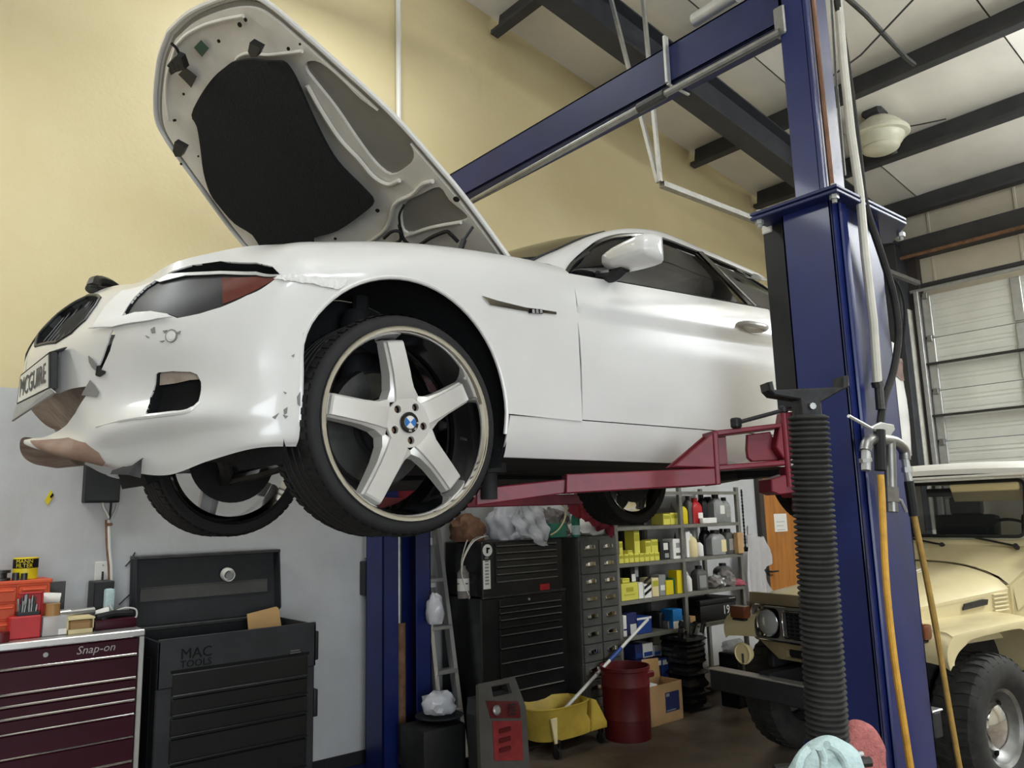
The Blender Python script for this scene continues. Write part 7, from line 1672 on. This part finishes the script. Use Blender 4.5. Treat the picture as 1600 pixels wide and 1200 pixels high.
fo_('sun_visor', B().box((-.975, .33, 1.69), (.02, .46, .13), Matrix.Rotation(.4, 3, 'Y'), .008), 'cream'); fo_('mirror', B().box((-1.0, .0, 1.70), (.02, .2, .06), None, .008), 'black_plastic')
fo_('rear_bench', B().b2((-2.5, -.55, .8), (-2.7, .55, 1.25), .04, 2), 'seat')
fo_('windscreen_bracket', B().b2((-.84, .66, 1.30), (-.80, .72, 1.40), .006).b2((-.84, .68, 1.28), (-.78, .74, 1.32), .006), 'fj_paint', kind='stuff')
# wheels: y axis outward
def off_wheel():
    w_ = fo_('wheel', B().lathe([(.205, -.10), (.215, -.06), (.195, -.03), (.19, .03), (.2, .06), (.218, .095), (.208, .1), (.19, .085), (.175, .03), (.16, .015), (.12, .03), (.10, .05), (0, .05)], axis=(0, 1, 0), n=48), 'steel')
    t_ = [(.208, .10), (.23, .118), (.28, .135), (.335, .13), (.365, .115), (.38, .095), (.383, .05), (.383, -.05), (.38, -.095), (.365, -.115), (.335, -.13), (.28, -.135), (.208, -.1)]
    fo_('tyre', B().lathe(t_, axis=(0, 1, 0), n=64), 'rubber_dusty', w_)
    b = B()
    for k in range(36):
        for s in (1, -1):
            a = 2*PI*(k+.5*(s < 0))/36; d = .062
            pts = []
            for r, y in ((.352, .124*s), (.384, .10*s), (.392, .06*s), (.392, .012*s)):
                sk = .03*(y*s < .03); pts.append([(r*math.sin(a+q+sk), y, r*math.cos(a+q+sk)) for q in (0, d)])
            inner = [[(r*.96*math.sin(a+q), y*.9, r*.96*math.cos(a+q)) for q in (0, d)] for r, y in ((.352, .124*s),)]
            g = [[pts[i][0] for i in range(4)], [pts[i][1] for i in range(4)]]; dn = lambda p: (p[0]*.955, p[1], p[2]*.955)
            b.grid(np.array([[dn(p) for p in g[0]], g[0], g[1], [dn(p) for p in g[1]]]))
    fo_('tread_blocks', b, 'rubber_dusty', w_, kind='stuff')
    fo_('rim_ring', B().lathe([(.196, .07), (.205, .096), (.213, .1), (.219, .094), (.217, .085)], axis=(0, 1, 0), n=56), 'chrome', w_); fo_('hub_cap', B().lathe([(.125, .03), (.128, .045), (.115, .07), (.08, .088), (.03, .097), (0, .098)], axis=(0, 1, 0), n=40), 'chrome', w_)
    for k in range(6): a = k*PI/3; fo_('rim_slot', B().cyl((.152*math.sin(a), .012, .152*math.cos(a)), (.152*math.sin(a), .030, .152*math.cos(a)), .016, n=10), 'dark_hole', w_)
    return w_
ow = off_wheel(); ow.location = (0, .655, .388); ow.rotation_euler = (0, .2, 0)
for x, y in ((0, -.635), (-2.285, .635), (-2.285, -.635)):
    c = ow.copy(); COL.objects.link(c); c.parent = fj; c.location = (x, y, .388); c.rotation_euler = (0, .5, 0 if y > 0 else PI)
    for ch in list(ow.children): d = ch.copy(); COL.objects.link(d); d.parent = c

# ================================================================== tall jack with a ribbed boot, and the towels on it
JT = Vector((2.138, 1.186, 1.886)); JB = Vector((2.165, 1.228, .975)); jd = (JT-JB).normalized()
t = thing('jack_stand', 'tall jack with a black ribbed rubber boot standing before the blue post', 'jack', (2.17, 1.235, 0))
L = (JT-JB).length; pr = []; nr = 58
for k in range(nr):
    h = L*k/nr; p = L/nr; pr += [(.047, h), (.055, h+p*.18), (.0585, h+p*.42), (.0575, h+p*.62), (.049, h+p*.86)]
obj('rubber_boot', B().lathe([(0, 0)]+pr+[(.047, L), (0, L)], JB, jd, 32), 'rubber_dusty', t, ang=70)
rv = Vector((_RR[0], _RR[1], 0)).normalized()*.9+Vector((.1, .05, .015)); rv.normalize(); fw = rv.cross(Vector((0, 0, 1)))
c = JT+Vector((0, 0, .022)); pts = [(-.125, .052), (-.128, .075), (-.112, .078), (-.108, .052), (.098, .056), (.102, .088), (.122, .09), (.122, .055), (.09, .042), (.03, .012), (.03, -.03), (-.035, -.03), (-.035, .022), (-.11, .036)]
obj('saddle', B().prism([c+rv*a-fw*.03+Vector((0, 0, z)) for a, z in pts], fw*.06, .004), 'cast_iron', t)
obj('saddle_bolt', B().cyl(c+rv*-.003-fw*.031, c+rv*-.003-fw*.045, .010, n=8) if False else B().cyl(c+rv*-.003+fw*.029, c+rv*-.003+fw*.042, .010, n=8), 'steel', t)
obj('sleeve', B().lathe([(0, .0), (.062, 0), (.066, .01), (.066, .08), (.05, .10), (0, .1)], JB-jd*.095, jd, 32), 'lift_blue_dark', t)
obj('cylinder', B().cyl(JB-jd*.09, (2.175, 1.238, .14), .052, n=28), 'lift_blue_dark', t)
for k in range(4):
    a = R_(20+90*k); obj('leg', B().bar((2.175, 1.238, .14), (2.175+.34*math.cos(a), 1.238+.34*math.sin(a), .09), .06, .05, bev=.006), 'lift_blue_dark', t); x, y = 2.175+.34*math.cos(a), 1.238+.34*math.sin(a)
    obj('caster', B().cyl((x-.014, y, .036), (x+.014, y, .036), .036, n=18).b2((x-.02, y-.02, .05), (x+.02, y+.02, .075)), 'rubber', t, kind='stuff')
k0 = Vector(at(1338, 1180, Y=1.19)); obj('thumb_screw', B().tube([JB-jd*.05+Vector((.03, -.03, 0)), k0], .007, 8).cyl(k0+rv*.0, k0+rv*.018, .011, n=12), 'galv', t)
b0 = JB-jd*.06; bar0 = b0+rv*-.20-fw*-.0; bar1 = b0+rv*.17
obj('cross_bar', B().tube([b0+rv*-.17+fw*.02, b0+rv*.11+fw*.02], .014, 8), 'steel_dark', t)
def drape(c, w_, d_, z0, z1, m, nm, lab, seed, lean=0):
    """towel folded over the cross bar, hanging down on both sides"""
    rnd = random.Random(seed); rows = []; prof = []
    for s in np.linspace(0, 1, 26):
        if s < .42: o = d_*.5; z = z0+(z1-z0-d_*.45)*(s/.42)
        elif s > .58: o = -d_*.5; z = z0+.08+(z1-z0-.08-d_*.45)*((1-s)/.42)
        else: a = (s-.42)/.16*PI; o = d_*.5*math.cos(a); z = z1-d_*.45+d_*.45*math.sin(a)
        prof.append((o, z))
    for x in np.linspace(-.5, .5, 22):
        rows.append([c+rv*(x*w_*(1+.12*(z1-z)/(z1-z0)))+fw*(o*(1+.30*math.sin(x*8+seed)*min(1, (z1-z)*4+.1))+.012*math.sin(x*9+seed*2)*min(1, (z1-z)*5))+Vector((0, 0, z-.05*abs(x*2)**2.5*(z-z0)/(z1-z0)+lean*x)) for o, z in prof])
    R = np.array([[tuple(p) for p in r] for r in rows]); 
    b = B(); b.grid(R); o = obj(nm, b, m, ang=70); sm = o.modifiers.new('thick', 'SOLIDIFY'); sm.thickness = .014; sm.offset = 1
    return tag(o, lab, 'towel')
pc = Vector(at(1346, 1160, Y=1.30)); drape(Vector((pc.x, pc.y, 0))+fw*-.0, .105, .05, .55, zpx(1346, 1131, 1.30), 'pink_towel', 'pink_towel', 'pink terry towel hanging beside the foot of the ribbed jack', 3, -.02)
tc_ = Vector(at(1285, 1185, Y=1.12)); tw = drape(Vector((tc_.x, tc_.y, 0)), .155, .10, .55, zpx(1285, 1163, 1.12), 'sky_towel', 'pale_towel', 'pale blue towel draped over the foot of the ribbed jack', 1, .05)

for pts in (((1292, 1164), (1306, 1172), (1317, 1188), (1322, 1210)), ((1262, 1172), (1252, 1184), (1247, 1200), (1246, 1214)), ((1280, 1168), (1286, 1184), (1287, 1206))):
    b = B(); b.tube([at(*q, Y=1.055) for q in pts], .010, 8, smooth=4); bmesh.ops.transform(b.bm, matrix=Matrix.Translation(-tw.location), verts=b.bm.verts[:]); obj('towel_fold', b, 'sky_towel', tw, local=True)
